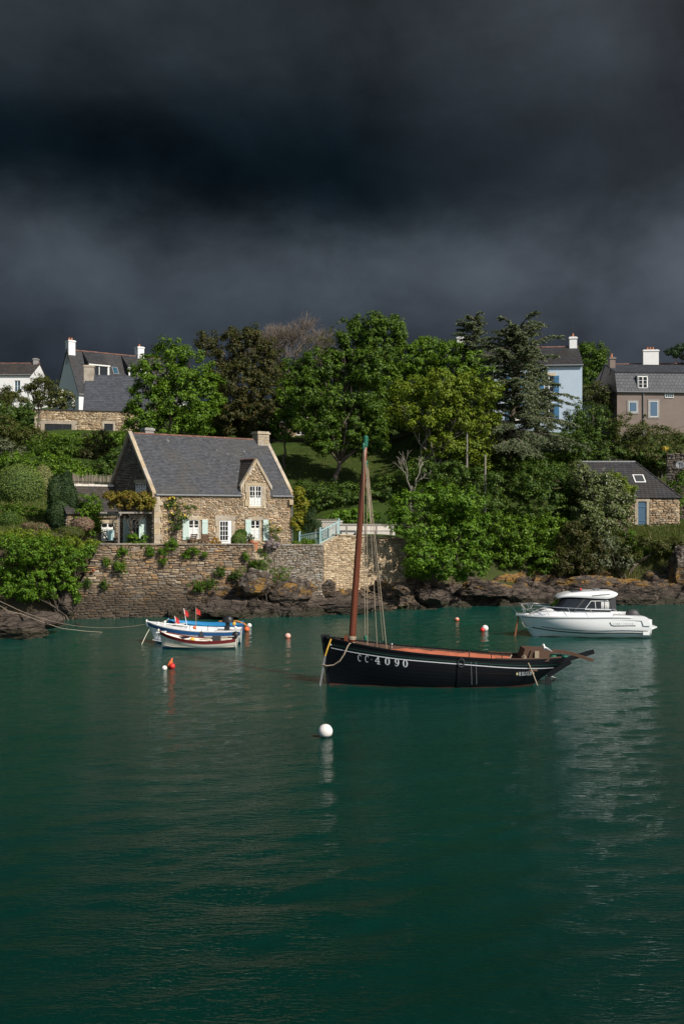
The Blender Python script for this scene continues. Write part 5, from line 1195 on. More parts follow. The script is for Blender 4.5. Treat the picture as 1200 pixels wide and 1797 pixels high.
bush('tall green bushes masking the left half of the boathouse', 81, [(1014, 824, 20, 15, 1.5), (1018, 838, 18, 20), (1042, 862, 24, 18), (1035, 850, 24, 26), (1030, 895, 28, 30), (1075, 885, 26, 26), (1098, 905, 18, 24), (1050, 915, 26, 24), (1100, 875, 12, 12)], 'leaf_hawthorn', 39, group=sh)
bush('low green growth along the top of the right rocks', 79, [(1100, 975, 22, 14), (1130, 950, 24, 12), (1165, 960, 26, 14), (1195, 955, 20, 16)], 'leaf_olive', 40, group=sh)
# -- left garden
bush('green bushes between topiary and creeper, on the left garden slope', 74, [(20, 900, 34, 16), (60, 905, 28, 16), (85, 915, 20, 16), (40, 925, 40, 14), (0, 930, 24, 14)], 'leaf_oak_deep', 141)
bush('leafy bank of shrubs behind the topiary bushes', 87, [(20, 812, 34, 18), (70, 815, 36, 20), (115, 825, 34, 22), (145, 835, 26, 18), (100, 850, 30, 20)], 'leaf_oak', 142)
bush('overgrown shrubs below the left picture-edge hedge', 99, [(15, 770, 34, 16), (55, 765, 30, 16), (10, 750, 26, 20)], 'leaf_olive', 143)
bush('low shrubs under the wall of the stone extension', 104, [(90, 772, 34, 12), (140, 772, 34, 12), (190, 772, 34, 12), (225, 765, 20, 18)], 'leaf_oak', 144)
clipped('topiary_bush', 'big rounded clipped green bush in the left garden', 79, [(36, 856, 42, 42), (8, 868, 30, 38)], (40, 900), 'leaf_topiary', .10, 15000, 41, .05)
clipped('topiary_bush', 'gold-green clipped bush tucked behind the big rounded one', 80.5, [(76, 848, 19, 32)], (76, 882), 'leaf_topiary_gold', .10, 6000, 42, .03)
clipped('yew_tree', 'dark upright yew in the left garden', 71.2, [(100, 868, 15, 36), (116, 862, 14, 34), (127, 880, 10, 30), (106, 905, 22, 36), (118, 910, 16, 30)], (110, 940), 'leaf_yew', .13, 15000, 43, .14, 'tree')
bush('leafy green shrub right of the dark yew', 71, [(158, 880, 22, 16), (150, 905, 20, 22), (170, 905, 16, 22), (160, 925, 20, 14)], 'leaf_oak', 44, leaf=.13, rc=.3)
clipped('heather_mound', 'pinkish brown mound of heather beside the yew', 69.5, [(146, 921, 19, 13)], (146, 933), 'leaf_pink', .09, 3500, 45, .08)
clipped('heather_mound', 'grey-green low mound in front of the yew', 68.6, [(122, 936, 26, 13)], (122, 948), 'leaf_olive', .09, 4000, 46, .08)
clipped('clipped_shrub', 'small dark clipped dome at the left edge below the topiary', 72, [(16, 915, 22, 18)], (16, 932), 'leaf_ivy', .10, 4500, 47, .05)
clipped('clipped_shrub', 'brown grassy hummock on the left garden slope', 71, [(72, 928, 20, 11), (52, 925, 14, 10)], (66, 938), 'leaf_brown', .12, 3500, 48, .12)
bush('ivy mass hanging over the left end of the quay wall down to the rocks', 64.4, [(20, 960, 34, 26), (62, 965, 36, 28), (100, 970, 34, 28), (25, 1000, 32, 28), (70, 1010, 36, 28), (112, 1005, 26, 28), (132, 975, 20, 18), (10, 1030, 26, 20), (50, 1038, 30, 16), (95, 1036, 22, 14), (128, 1028, 12, 14), (152, 968, 14, 14, .6), (146, 990, 12, 14, .6), (134, 1050, 8, 10)], 'leaf_shore', 49, leaf=.15, rc=.34, per=44)
bush('yellow-green creeper edging the terrace at the left end of the wall', 66.4, [(150, 955, 26, 9), (172, 957, 12, 7), (120, 948, 24, 9), (30, 938, 30, 8), (75, 940, 26, 8)], 'leaf_lime', 50, leaf=.13, rc=.28)
bush('dark green shrub below the stone extension', 95, [(70, 785, 28, 22), (110, 785, 32, 24), (95, 805, 40, 20), (140, 800, 26, 24)], 'leaf_oak_deep', 51, leaf=.18, rc=.42)
bush('reddish brown shrub below the stone extension, left of the oak', 94.5, [(175, 775, 26, 22), (160, 800, 26, 22), (195, 800, 22, 22)], 'leaf_bronze', 52, leaf=.18, rc=.42)
bush('feathery straw-coloured bush at the left edge', 92, [(18, 795, 24, 18), (5, 780, 14, 14)], 'leaf_grey', 53, leaf=.18, rc=.36)
bush('dark green hedge bushes at the left edge under the distant white house', 104, [(8, 730, 30, 26), (38, 740, 26, 30), (20, 765, 30, 20), (48, 720, 16, 16)], 'leaf_ivy', 54, leaf=.2, rc=.45)
bare_tree('sparse_tree', 'half-bare grey-green tree in front of the distant white house', (70, 760), 108, 8.2, .85, 19, levels=5, split=3, r0=.14, first=.28, leaves=('leaf_olive', 12, .18))
bare_tree('sparse_tree', 'twiggy half-bare tree at the left edge before the distant white house', (22, 765), 112, 8.5, .95, 23, levels=6, split=3, r0=.13, first=.26, leaves=('leaf_olive', 6, .18))
bush('white-blossomed shrub beside the white house gable', 116, [(100, 692, 14, 10), (118, 695, 14, 10), (75, 705, 16, 14), (108, 708, 22, 10)], 'leaf_olive', 55, leaf=.2, rc=.4, flowers=('petal_white', 90, .16))
bush('dark shrub filling the slope behind the annex', 88, [(150, 825, 30, 14), (185, 820, 22, 18), (205, 800, 20, 20)], 'leaf_ivy', 56, leaf=.16)
# -- cottage climbers and terrace plants
bush('golden-green vine over the pergola at the cottage gable', 69.6, [(196, 872, 16, 9), (222, 870, 18, 9), (248, 874, 18, 10), (264, 876, 12, 10), (205, 885, 16, 8), (240, 886, 20, 8), (265, 886, 10, 7)], 'leaf_vine', 60, name='climbing_vine', leaf=.14, rc=.24, per=36)
bush('climbing rose with yellow blooms on the left of the cottage front', 70.6, [(307, 880, 15, 10), (295, 885, 8, 8), (300, 912, 14, 12), (318, 905, 14, 12), (332, 890, 12, 6), (310, 925, 10, 8)], 'leaf_ivy', 61, name='climbing_rose', leaf=.12, rc=.2, per=26, flowers=('petal_yellow', 20, .13), depth=.25)
bush('rose bush with pale yellow blooms right of the right-hand shutter', 75.4, [(473, 925, 8, 8), (481, 933, 9, 10), (490, 930, 6, 7), (484, 945, 9, 6)], 'leaf_ivy', 62, name='climbing_rose', leaf=.10, rc=.18, per=22, flowers=('petal_yellow', 12, .12), depth=.3)
tree('variegated_tree', 'yellow variegated shrub tree against the right end of the cottage', 77.5, [(523, 868, 10, 14), (528, 890, 14, 18), (520, 915, 12, 18), (535, 912, 12, 16)], (524, None), 'leaf_yellow', seed=63, leaf=.15, rc=.28, tr=.08)
tree('conifer_shrub', 'narrow dark green conifer beside the lattice fence', 77, [(546, 905, 9, 16), (553, 920, 9, 10), (541, 925, 10, 8)], (547, None), 'leaf_yew', seed=64, cat='shrub', leaf=.10, rc=.2, tr=.05, flat=1.4, aspect=3)
clipped('box_ball', 'clipped bright green box ball between door and right window', 70.8, [(419, 948, 14, 13)], (419, 960), 'leaf_topiary', .07, 2600, 65, .05)
clipped('box_ball', 'darker leafy ball behind the clipped box ball', 71.5, [(423, 938, 11, 9)], (423, 948), 'leaf_oak_deep', .09, 1800, 66, .1)
bush('grey-leaved potted plant right of the box ball', 71.3, [(440, 942, 7, 8)], 'leaf_grey', 67, leaf=.09, rc=.15, flowers=('petal_white', 5, .1))
bush('mound of orange flowers beside the white door', 69.6, [(380, 951, 8, 7), (374, 952, 4, 4)], 'leaf_orange', 68, leaf=.09, rc=.15, per=30)
bush('lilac-pink flowering cushion spilling over the terrace wall', 68.0, [(476, 954, 12, 8), (484, 958, 7, 5)], 'leaf_lilac', 69, leaf=.08, rc=.16, per=40)
bush('feathery dark green fennel bush in the gap between the walls', 67.0, [(461, 984, 15, 16), (460, 998, 14, 11), (452, 992, 8, 10)], 'leaf_oak_deep', 70, leaf=.10, rc=.2, per=50, aspect=4)
bush('green weeds on the ledge right of the fennel bush', 66.8, [(482, 1005, 9, 9), (495, 1012, 12, 6), (478, 1018, 14, 5), (500, 1002, 10, 10), (440, 1008, 10, 9), (425, 1003, 9, 9)], 'leaf_shore', 71, leaf=.10, rc=.2, per=24, aspect=3)
bush('spreading green plant at the foot of the blue railing', 69.6, [(522, 954, 10, 4), (545, 952, 12, 5), (535, 950, 8, 4)], 'leaf_oak', 72, leaf=.09, rc=.15)
bush('broad-leaved fig plant below the pergola', 68.6, [(235, 944, 10, 8), (242, 952, 8, 6), (252, 946, 8, 9), (228, 953, 7, 5)], 'leaf_shore', 73, leaf=.15, rc=.2, per=22)
# weeds rooted in the face of the quay wall
for i, (px, py, rx, ry, lab, mt) in enumerate([
    (213, 968, 8, 6, 'leafy weed tuft high on the left part of the quay wall', 'leaf_shore'), (188, 986, 6, 6, 'small weed tuft at mid height near the drain hole of the quay wall', 'leaf_oak'), (212, 994, 12, 9, 'largest leafy weed, mid-left on the quay wall', 'leaf_shore'),
    (154, 1022, 7, 6, 'dull tuft low at the left end of the quay wall', 'leaf_ivy'), (184, 1026, 6, 7, 'dark tuft low on the quay wall, second from its left end', 'leaf_ivy'), (264, 966, 9, 8, 'green weed below the cottage corner on the quay wall', 'leaf_shore'),
    (287, 968, 6, 5, 'small round weed just below the wall top, left of the deck chairs', 'leaf_shore'), (306, 956, 12, 10, 'bushy green weed on top of the quay wall left of the deck chairs', 'leaf_shore'), (288, 984, 6, 5, 'small weed two courses under the round one on the quay wall', 'leaf_oak'),
    (328, 972, 7, 7, 'leafy weed below the deck chairs on the quay wall', 'leaf_shore'), (343, 965, 7, 6, 'bright weed near the wall top under the garden table', 'leaf_shore'), (360, 973, 3, 3, 'tiny weed below the white door on the quay wall', 'leaf_oak'),
    (388, 1003, 8, 8, 'dark fern-like plant on the rocks right of the quay wall', 'leaf_ivy'), (412, 1010, 8, 9, 'green plant on the rock ledge, second from the quay wall', 'leaf_ivy'), (350, 1028, 12, 9, 'grey-green bush at the lower right of the quay wall', 'leaf_oak'), (372, 1024, 9, 9, 'dark green bush low on the quay wall by the rocks', 'leaf_ivy'),
    (432, 976, 5, 5, 'weed by the steps at the right end of the quay wall', 'leaf_shore'), (443, 992, 5, 9, 'trailing green weed left of the fennel bush', 'leaf_shore')]):
    k = (px - CX) / FPX; D = (QA[1] + (-QA[0]) * (QB[1] - QA[1]) / (QB[0] - QA[0])) / (1 - k * (QB[1] - QA[1]) / (QB[0] - QA[0])) - .18
    rs = np.random.RandomState(200 + i); c = np.array(at(px, py, D)); rx, ry = rx * 1.3, ry * 1.25; kk = D / FPX; n = 8 + int(rx * ry / 7); d = rs.normal(size=(n, 3)) * np.array([rx, rx * .7, ry]) * kk * .45; C = c + d - np.array([0, .1, 0])
    V, F = clump_leaves(C, np.full(n, .16), 30, .11, rs, .9, .5, 2.2); t = thing('wall_weed', lab, 'plant', c, 0, 'weeds growing on the quay wall'); link_mesh('foliage', np_mesh('foliage', V - c, F), mt, t)
    m = MB(); rr = random.Random(i)
    for q in C[:8]: limb(m, (0, .2, -.1), Vector(q - c), .012, .005, rr, 3, .1, 4)
    m.build('stems', 'twig', t)
# grass: bank at the right, garden slope at the left, ledge tops
def grass(name, label, boxes, seed, h=.32, mat='grass_blade'):
    rs = np.random.RandomState(seed); P = []
    for (x0, x1, y0, y1, n) in boxes:
        X = rs.uniform(x0, x1, n); Y = rs.uniform(y0, y1, n); P.append(np.stack([X, Y, ground_z(X, Y) - .03], -1))
    P = np.concatenate(P); P = P[P[:, 2] > 1.2]; n = len(P); a = rs.rand(n) * 6.28; s = h * rs.uniform(.5, 1.4, n); w = .022; d = np.stack([np.cos(a), np.sin(a), a * 0], -1); ln = rs.normal(size=(n, 3)) * .28; ln[:, 2] = 1
    tip = P + ln * s[:, None]; V = np.stack([P - d * w, P + d * w, tip], 1).reshape(-1, 3); o = link_mesh(name, np_mesh(name, V, np.arange(3 * n).reshape(n, 3)), mat, kind='stuff'); o['label'] = label
grass('bank_grass', 'tufted grass on the bank around the boathouse', [(19, 30, 78.5, 84.5, 26000), (13, 20, 79.5, 82, 6000)], 1)
grass('garden_grass', 'rough grass on the left garden slope', [(-32, -17.8, 66, 80, 26000)], 2, .28)
grass('lawn_grass', 'mown grass of the sloping lawn behind the cottage', [(-6, 10, 84, 104, 40000)], 3, .12)
# ------------------------------------------------------------------ boats
def lerp_tab(tab):
    xs, ys = [q[0] for q in tab], [q[1] for q in tab]
    def f(u):   # smooth (Catmull-Rom through the table)
        u = min(max(u, xs[0]), xs[-1]); i = min(max(int(np.searchsorted(xs, u)) - 1, 0), len(xs) - 2); h = xs[i + 1] - xs[i]; t = (u - xs[i]) / h
        def sl(k):
            a, b = max(k - 1, 0), min(k + 1, len(xs) - 1); return (ys[b] - ys[a]) / (xs[b] - xs[a])
        m0, m1 = sl(i) * h, sl(i + 1) * h; return (2 * t**3 - 3 * t**2 + 1) * ys[i] + (t**3 - 2 * t**2 + t) * m0 + (-2 * t**3 + 3 * t**2) * ys[i + 1] + (t**3 - t**2) * m1
    return f
class Hull:
    """A lofted hull: bow at local x = 0, stern at x = L, y = 0 the middle line, z = 0 the water."""
    def __init__(s, L, sheer, keel, beam, full, rake):
        s.L, s.zs, s.zk, s.b, s.p, s.rake = L, lerp_tab(sheer), lerp_tab(keel), lerp_tab(beam), lerp_tab(full), rake
    def P(s, u, v, side=-1, off=0.0):
        zk, zs = s.zk(u), s.zs(u); v = min(max(v, 0), 1); y = s.b(u) * (1 - (1 - v) ** s.p(u)); x = s.L * u + s.rake * (1 - v) * (1 - u) ** 7
        p = Vector((x, side * y, zk + (zs - zk) * v))
        if off:
            e = .004; a = s.P(min(u + e, 1), v, side) - s.P(max(u - e, 0), v, side); b = s.P(u, min(v + e, 1), side) - s.P(u, max(v - e, 0), side); n = a.cross(b).normalized()
            if n.y * side < 0: n = -n
            p += n * off
        return p
    def at(s, x, z, side=-1, off=.008):
        u = min(max(x / s.L, 0), 1); 
        for _ in range(3):
            zk, zs = s.zk(u), s.zs(u); v = min(max((z - zk) / (zs - zk), 0), 1); u = min(max((x - s.rake * (1 - v) * (1 - u) ** 7) / s.L, 0), 1)
        return s.P(u, v, side, off)
    def skin(s, v0=0.0, v1=1.0, nu=40, nv=14, off=0.0):
        m = MB()
        for side in (-1, 1):
            m.grid(lambda i, j: s.P(i / (nu - 1), (v0 + (v1 - v0) * j / (nv - 1)), side, off * 1.0), nu, nv)
        return m
    def transom(s, m, x=1.0):
        n = 10; a = [s.P(x, j / (n - 1), -1) for j in range(n)] + [s.P(x, j / (n - 1), 1) for j in reversed(range(n))]; m.poly(a); return m
    def band(s, top, bot, off=.012, u0=0.0, u1=1.0, nu=44, sides=(-1, 1)):
        """strip along the hull between two depths below the sheer (functions of u)"""
        m = MB()
        for sd in sides:
            def pt(i, j):
                u = u0 + (u1 - u0) * i / (nu - 1); z = s.zs(u) - (top(u) if j == 0 else bot(u)); zk, zs = s.zk(u), s.zs(u); return s.P(u, (z - zk) / (zs - zk), sd, off)
            m.grid(pt, nu, 2)
        return m
    def cap(s, w=.08, h=.05, nu=44, u0=0.0, u1=1.0, rise=0.0):
        """gunwale rail: a solid strip on top of the sheer"""
        m = MB()
        for sd in (-1, 1):
            rows = []
            for i in range(nu):
                u = u0 + (u1 - u0) * i / (nu - 1); p = s.P(u, 1, sd); o = Vector((0, sd, 0)); rows.append([p + o * w * .4 + Vector((0, 0, rise - .01)), p + o * w * .4 + Vector((0, 0, h + rise)), p - o * min(w * .6, s.b(u)) + Vector((0, 0, h + rise)), p - o * min(w * .6, s.b(u)) + Vector((0, 0, rise - .01))])
            m.grid(lambda i, j: rows[i][j % 4], nu, 5)
        return m
    def deck(s, u0, u1, drop, camber=.0, nu=20, ny=7, inset=.02):
        m = MB(); m.grid(lambda i, j: (lambda u: (lambda b: Vector((s.L * u, (-1 + 2 * j / (ny - 1)) * b, s.zs(u) - drop + camber * (1 - (-1 + 2 * j / (ny - 1)) ** 2))))(max(s.b(u) - inset, .005)))(u0 + (u1 - u0) * i / (nu - 1)), nu, ny); return m
def flatten_band(o): return o

# stroke lettering: polylines in a unit cell with a width at each point
def ring(cx, cy, rx, ry, thick, thin, a0=0, a1=360, n=20):
    pts = []
    for i in range(n + 1): a = R(a0 + (a1 - a0) * i / n); c = abs(math.cos(a)); pts.append((cx + rx * math.cos(a), cy + ry * math.sin(a), thin + (thick - thin) * c ** 1.5))
    return pts
GL = {'0': [ring(.35, .5, .24, .44, .19, .055)], '9': [ring(.36, .66, .20, .28, .17, .055), [(.56, .7, .17), (.57, .5, .19), (.5, .2, .13), (.36, .05, .07), (.2, .09, .07), (.14, .2, .12)]],
      '4': [[(.42, .98, .10), (.28, .7, .10), (.04, .33, .10)], [(.0, .33, .10), (.70, .33, .10)], [(.46, 1.0, .15), (.46, .04, .16)], [(.28, .03, .09), (.72, .03, .09)]],
      'C': [ring(.36, .5, .27, .43, .11, .075, 50, 310)], 'thinC': [ring(.34, .5, .26, .44, .10, .07, 48, 312), [(.52, .94, .06), (.54, .72, .06)]],
      'R': [[(.1, 0, .15), (.1, 1, .15)], [(.1, .95, .1), (.42, .93, .11), (.52, .75, .14), (.42, .55, .11), (.1, .52, .1)], [(.3, .52, .13), (.58, 0, .15)]], 'I': [[(.2, 0, .16), (.2, 1, .16)]],
      'G': [ring(.36, .5, .27, .43, .14, .1, 45, 320), [(.4, .42, .1), (.6, .42, .12), (.6, .1, .14)]], 'O': [ring(.36, .5, .26, .44, .15, .1)], 'L': [[(.12, 1, .15), (.12, .05, .15), (.5, .05, .1)]],
      'M': [[(.08, 0, .1), (.08, 1, .1), (.36, .35, .1), (.64, 1, .1), (.64, 0, .1)]], 'E': [[(.5, .95, .1), (.12, .95, .1), (.12, .05, .1), (.5, .05, .1)], [(.12, .5, .1), (.44, .5, .1)]],
      'Y': [[(.06, 1, .1), (.34, .5, .1), (.62, 1, .1)], [(.34, .5, .1), (.34, 0, .1)]], 'F': [[(.5, .95, .1), (.12, .95, .1), (.12, 0, .1)], [(.12, .5, .1), (.44, .5, .1)]],
      'S': [[(.54, .85, .1), (.34, .97, .1), (.14, .82, .1), (.2, .6, .1), (.48, .42, .1), (.54, .2, .1), (.34, .03, .1), (.1, .14, .1)]], 'H': [[(.1, 0, .1), (.1, 1, .1)], [(.56, 0, .1), (.56, 1, .1)], [(.1, .5, .1), (.56, .5, .1)]],
      '8': [ring(.34, .73, .19, .23, .12, .1), ring(.34, .27, .23, .25, .13, .1)], '2': [[(.1, .78, .1), (.3, .97, .1), (.54, .76, .12), (.4, .45, .12), (.08, .05, .1), (.58, .05, .12)]], '3': [[(.1, .88, .1), (.36, .97, .11), (.5, .76, .12), (.3, .54, .1), (.54, .3, .12), (.34, .03, .11), (.08, .12, .1)]], '.': [[(.2, .5, .14), (.26, .5, .14)]],
      '*': [[(.35, .1, .2), (.35, .9, .2)], [(.02, .5, .2), (.7, .5, .2)], [(.15, .3, .13), (.55, .7, .13)], [(.15, .7, .13), (.55, .3, .13)]]}
def glyph(m, ch, hull, x, z, w, h, slope=0.0, off=.012):
    for st in GL[ch]:
        L, Rr = [], []
        for i, (a, b, wd) in enumerate(st):
            p0 = Vector(st[max(i - 1, 0)][:2]); p1 = Vector(st[min(i + 1, len(st) - 1)][:2]); d = (p1 - p0); d = d.normalized() if d.length else Vector((1, 0)); n = Vector((-d.y, d.x)) * wd / 2
            for (lst, q) in ((L, Vector((a, b)) + n), (Rr, Vector((a, b)) - n)): xx = x + q.x * w; lst.append(hull.at(xx, z + q.y * h + (xx - x) * slope, -1, off))
        for i in range(len(L) - 1): m.poly([L[i], L[i + 1], Rr[i + 1], Rr[i]])
    return m
def catenary(a, b, sag, n=16): a, b = Vector(a), Vector(b); return [a.lerp(b, i / n) + Vector((0, 0, -sag * 4 * (i / n) * (1 - i / n))) for i in range(n + 1)]

# ---- the black lugger
def lugger():
    YB, XB = 40.5, -.77; t = thing('sailing_lugger', 'black wooden sailing boat with tall bare brown mast, CC 4090 on its bow', 'boat', (XB, YB, 0), 0)
    H = Hull(9.78, [(0, 1.92), (.08, 1.78), (.15, 1.66), (.32, 1.43), (.6, 1.19), (.8, 1.08), (1, 1.06)], [(0, -.6), (.1, -.8), (.6, -.85), (.78, -.55), (.86, -.08), (.92, .34), (1, .92)],
             [(0, .03), (.05, .27), (.12, .53), (.25, .85), (.45, 1.07), (.62, 1.04), (.78, .85), (.9, .54), (1, .12)], [(0, 1.15), (.15, 1.7), (.4, 2.7), (.7, 2.6), (1, 1.7)], .30)
    lx = lambda px, D=39.7: (px - CX) / FPX * D - XB; wz = lambda py, D=39.7: CAMZ - (py - CY) / FPX * D
    # planked topsides: each strake stands slightly proud of the next
    m = H.skin(0, 1, 56, 20); H.transom(m); hull = m.build('hull', 'black_paint', t, smooth=True)
    k = 9
    for i in range(k):
        v = .38 + .58 * i / k; H.skin(v, v + .006, 56, 2, .006).build('plank_seam', 'black_paint', hull)
    m = MB()
    for sd in (-1, 1):
        def pt(i, j):
            u = .0 + .88 * i / 47; zk, zs = H.zk(u), H.zs(u); z = -.25 if j == 0 else .025 + .012 * math.sin(u * 40); return H.P(u, max(0.02, (z - zk) / (zs - zk)), sd, .006)
        m.grid(pt, 48, 2)
    m.build('waterline_stripe', 'red_antifoul', hull)
    of = lerp_tab([(0, .36), (.25, .28), (.55, .23), (.8, .29), (1, .37)])
    H.band(lambda u: of(u), lambda u: of(u) + .034, .014, .03, .955).build('white_stripe', 'letter_white', hull)
    H.band(lambda u: of(u) * .62, lambda u: of(u) * .62 + .03, .014, .02, .985).build('green_stripe', 'dark_green_line', hull)
    H.cap(.10, .05, 50, .005, .985).build('gunwale_rail', 'black_paint', t)
    H.cap(.09, .03, 24, .70, .985, rise=.05).build('rail_capping', 'deck_wood', t)
    # inner bulwarks, decks
    m = MB()
    for sd in (-1, 1): m.grid(lambda i, j: H.P(.02 + .86 * i / 39, 1, sd) + Vector((0, -sd * min(.06, H.b(.02 + .86 * i / 39) * .4), -min(.45, .5 * (H.zs(.02 + .86 * i / 39) - H.zk(.02 + .86 * i / 39))) * j)), 40, 2)
    m.build('bulwark', 'deck_wood', t)
    H.deck(.02, .34, .22, .05).build('foredeck', 'deck_wood', t); H.deck(.34, .76, .55).build('cockpit_sole', 'deck_wood', t); H.deck(.76, .985, .10, .03).build('afterdeck', 'deck_wood', t)
    for u in (.36, .52, .66): x = H.L * u; MB().box(x - .14, x + .14, -H.b(u) + .05, H.b(u) - .05, H.zs(u) - .36, H.zs(u) - .31).build('thwart', 'deck_wood', t)
    # stem post and stern details
    m = MB(); rows = [(H.P(0, v) * 1.0, v) for v in (1.0, .8, .6, .4, .2, .05)]; m.tube([Vector((-.03, 0, 2.0))] + [Vector((p.x - .02, 0, p.z)) for p, v in rows], [.06, .06, .055, .055, .05, .05, .05], 6); m.build('stem_post', 'black_paint', t)
    m = MB(); m.box(-.06, .28, -.06, .06, 1.9, 2.02); m.tube([(.2, -.22, 1.92), (.2, .22, 1.92)], .05, 8); m.build('bow_fitting', 'black_plastic', t)
    # registration CC 4090
    m = MB(); sl = -.098; xs = {'C1': 631.5, 'C2': 644.2, '.': 653.2, '4': 662.6, '0': 679.6, '9': 696, '0b': 710.6}
    for key, ch, w, h in (('C1', 'thinC', .24, .305), ('C2', 'thinC', .24, .305), ('.', '.', .2, .3), ('4', '4', .29, .31), ('0', '0', .30, .32), ('9', '9', .30, .32), ('0b', '0', .30, .32)):
        x = lx(xs[key]) - w * .36; x0 = lx(626); glyph(m, ch, H, x, wz(1162, 39.7) + (x - x0) * sl, w, h, sl)
    m.build('registration_letters', 'letter_white', hull)
    m = MB(); x0 = lx(908, 40)
    for i, ch in enumerate('RIGOLO'): glyph(m, ch, H, lx((908.3, 913.2, 915.6, 920.2, 924.6, 927.6)[i], 40), wz(1184.3, 40) - .001 * i, .125, .165, -.03)
    m.build('name_letters', 'letter_white', hull)
    m = MB(); glyph(m, '*', H, lx(902.6, 40), wz(1184, 40), .14, .165, 0); glyph(m, '*', H, lx(932.4, 40), wz(1184.5, 40), .14, .15, 0); m.build('flower_emblem', 'cream_gold', hull)
    m = MB(); q = H.at(.32, 1.63, -1, .02); m.tube([q, q + Vector((.13, 0, -.01))], .016, 6); m.tube([q + Vector((0, -.0, .03)), q + Vector((0, 0, -.03))], .018, 6); m.build('key_plate', 'letter_white', hull)
    # mast
    mb = Vector((lx(615, 40.8), 0, 1.0)); mt = Vector((lx(641.5, 40.8), 0, wz(768, 40.8))); pts = [mb.lerp(mt, i / 8) for i in range(9)]
    mast = MB().tube(pts, [.142, .142, .138, .132, .125, .116, .106, .096, .085], 14).build('mast', 'mast_wood', t, smooth=True)
    d = (mt - mb).normalized(); MB().tube([mt - d * .42, mt - d * .38, mt, mt + d * .06], [.09, .105, .105, .06], 12).build('mast_head', 'green_paint', mast)
    MB().tube([mb + d * .82, mb + d * .9, mb + d * .96], [.16, .165, .16], 12).build('mast_lashing', 'rope', mast)
    MB().box(mb.x - .26, mb.x - .12, -.1, .1, 1.5, 1.98).build('mast_chock', 'mast_wood', t)
    for px, py, dy in ((642.7, 815, .12), (637.4, 785, -.1)): c = Vector((lx(px, 40.8), dy, wz(py, 40.8))); MB().lathe([(.02, -.16), (.055, -.1), (.06, .08), (.03, .15)], 8, c).build('pulley_block', 'green_paint', mast)
    c = Vector((lx(641.3, 40), -.5, wz(1120.5, 40))); MB().lathe([(.02, -.13), (.075, -.06), (.075, .06), (.02, .13)], 10, c).build('pulley_block', 'green_paint', t)
    # halyards and stays
    TA = lambda px, py, y=0: Vector((lx(px, 40.5 + y), y, wz(py, 40.5 + y)))
    for (a, b, r, s) in ((TA(637.6, 787, -.1), TA(640.5, 1117, -.5), .016, 0), (TA(643, 818, .1), TA(644.7, 1132, -.55), .017, 0), (TA(644.5, 818, .0), TA(661.8, 1136, -.65), .016, 0), (TA(645.5, 822, .1), TA(678.3, 1139, -.72), .020, 0), (TA(644, 818, .2), TA(672, 1124, .65), .014, .0),
                         (TA(638, 780, -.1), TA(650, 915, -.35), .03, .0), (TA(636.5, 785, .05), TA(646, 900, .3), .022, -.05), (TA(644, 815, 0), TA(651.5, 925, .1), .02, 0)): MB().tube(catenary(a, b, s, 6), r * .7, 5).build('halyard', 'rope', t)
    # belaying pins and small fittings along the rail
    for px in (658, 666, 684, 687.5, 822, 853, 861, 880): u = lx(px) / H.L; p = H.P(u, 1, -1 if px != 853 else 1); MB().lathe([(.015, 0), (.02, .1), (.012, .12), (.026, .22), (.01, .26)], 8, p + Vector((0, .1, .03))).build('belaying_pin', 'black_plastic' if px != 687.5 else 'steel', t)
    p = H.P(lx(672) / H.L, 1); 
    m = MB(); m.tube([(mb.x + .15, -.4, 1.55), (mb.x + .5, -.5, 1.62), (mb.x + .8, -.3, 1.5), (mb.x + .4, .1, 1.55), (mb.x + .1, -.3, 1.58)], .03, 6); m.build('coiled_rope', 'rope_pale', t)
    # fender loop and rubbing post amidships
    q = H.at(lx(807), wz(1160), -1, .05); ring_ = [q + Vector((.12 * math.cos(a), -.01, .17 * math.sin(a) - .02)) for a in np.linspace(0, 6.28, 17)]; MB().tube(ring_, .022, 6).build('rope_loop', 'dark_grey', t); MB().box(q.x - .06, q.x + .06, q.y - .05, q.y + .1, q.z + .08, q.z + .2).build('fairlead', 'black_plastic', t)
    m = MB(); m.grid(lambda i, j: H.at(lx(800.5) + .14 * j, .98 - 1.05 * i / 9, -1, .045), 10, 2); m.build('rubbing_post', 'black_paint', hull)
    for px in (824.5, 833): m = MB(); m.tube([H.at(lx(px) + .05 * i / 6, 1.06 - .92 * i / 6, -1, .012) for i in range(7)], .007, 4); m.build('scupper_stain', 'letter_grey', hull)
    # aft companion box: slanted dark boards, one pale plank
    zA = 1.06; m = MB(); m.prism([(lx(908, 40.6), zA - .1), (lx(957, 40.6), zA - .06), (lx(960, 40.6), zA + .38), (lx(916, 40.6), zA + .43)], frame((0, -.5, 0), (1, 0, 0), (0, -1, 0)), 0, -.05); box = m.build('companion_side', 'deck_wood', t)
    m = MB(); m.prism([(lx(908, 40.6), zA - .1), (lx(957, 40.6), zA - .06), (lx(960, 40.6), zA + .38), (lx(916, 40.6), zA + .43)], frame((0, .5, 0), (1, 0, 0), (0, -1, 0)), 0, -.05); m.build('companion_side', 'deck_wood', t); MB().poly([(lx(908, 40.6), -.5, zA - .1), (lx(908, 40.6), .5, zA - .1), (lx(916, 40.6), .5, zA + .43), (lx(916, 40.6), -.5, zA + .43)]).build('companion_front', 'deck_wood', box)
    m = MB(); x = lx(935.5, 40.2); m.box(x, x + .17, -.58, -.53, zA - .05, zA + .36); m.build('pale_plank', 'bare_wood', t); MB().beam((lx(925, 40.2), -.56, zA - .05), (lx(932, 40.2), -.56, zA + .4), .04, .1).build('brace', 'deck_wood', box)
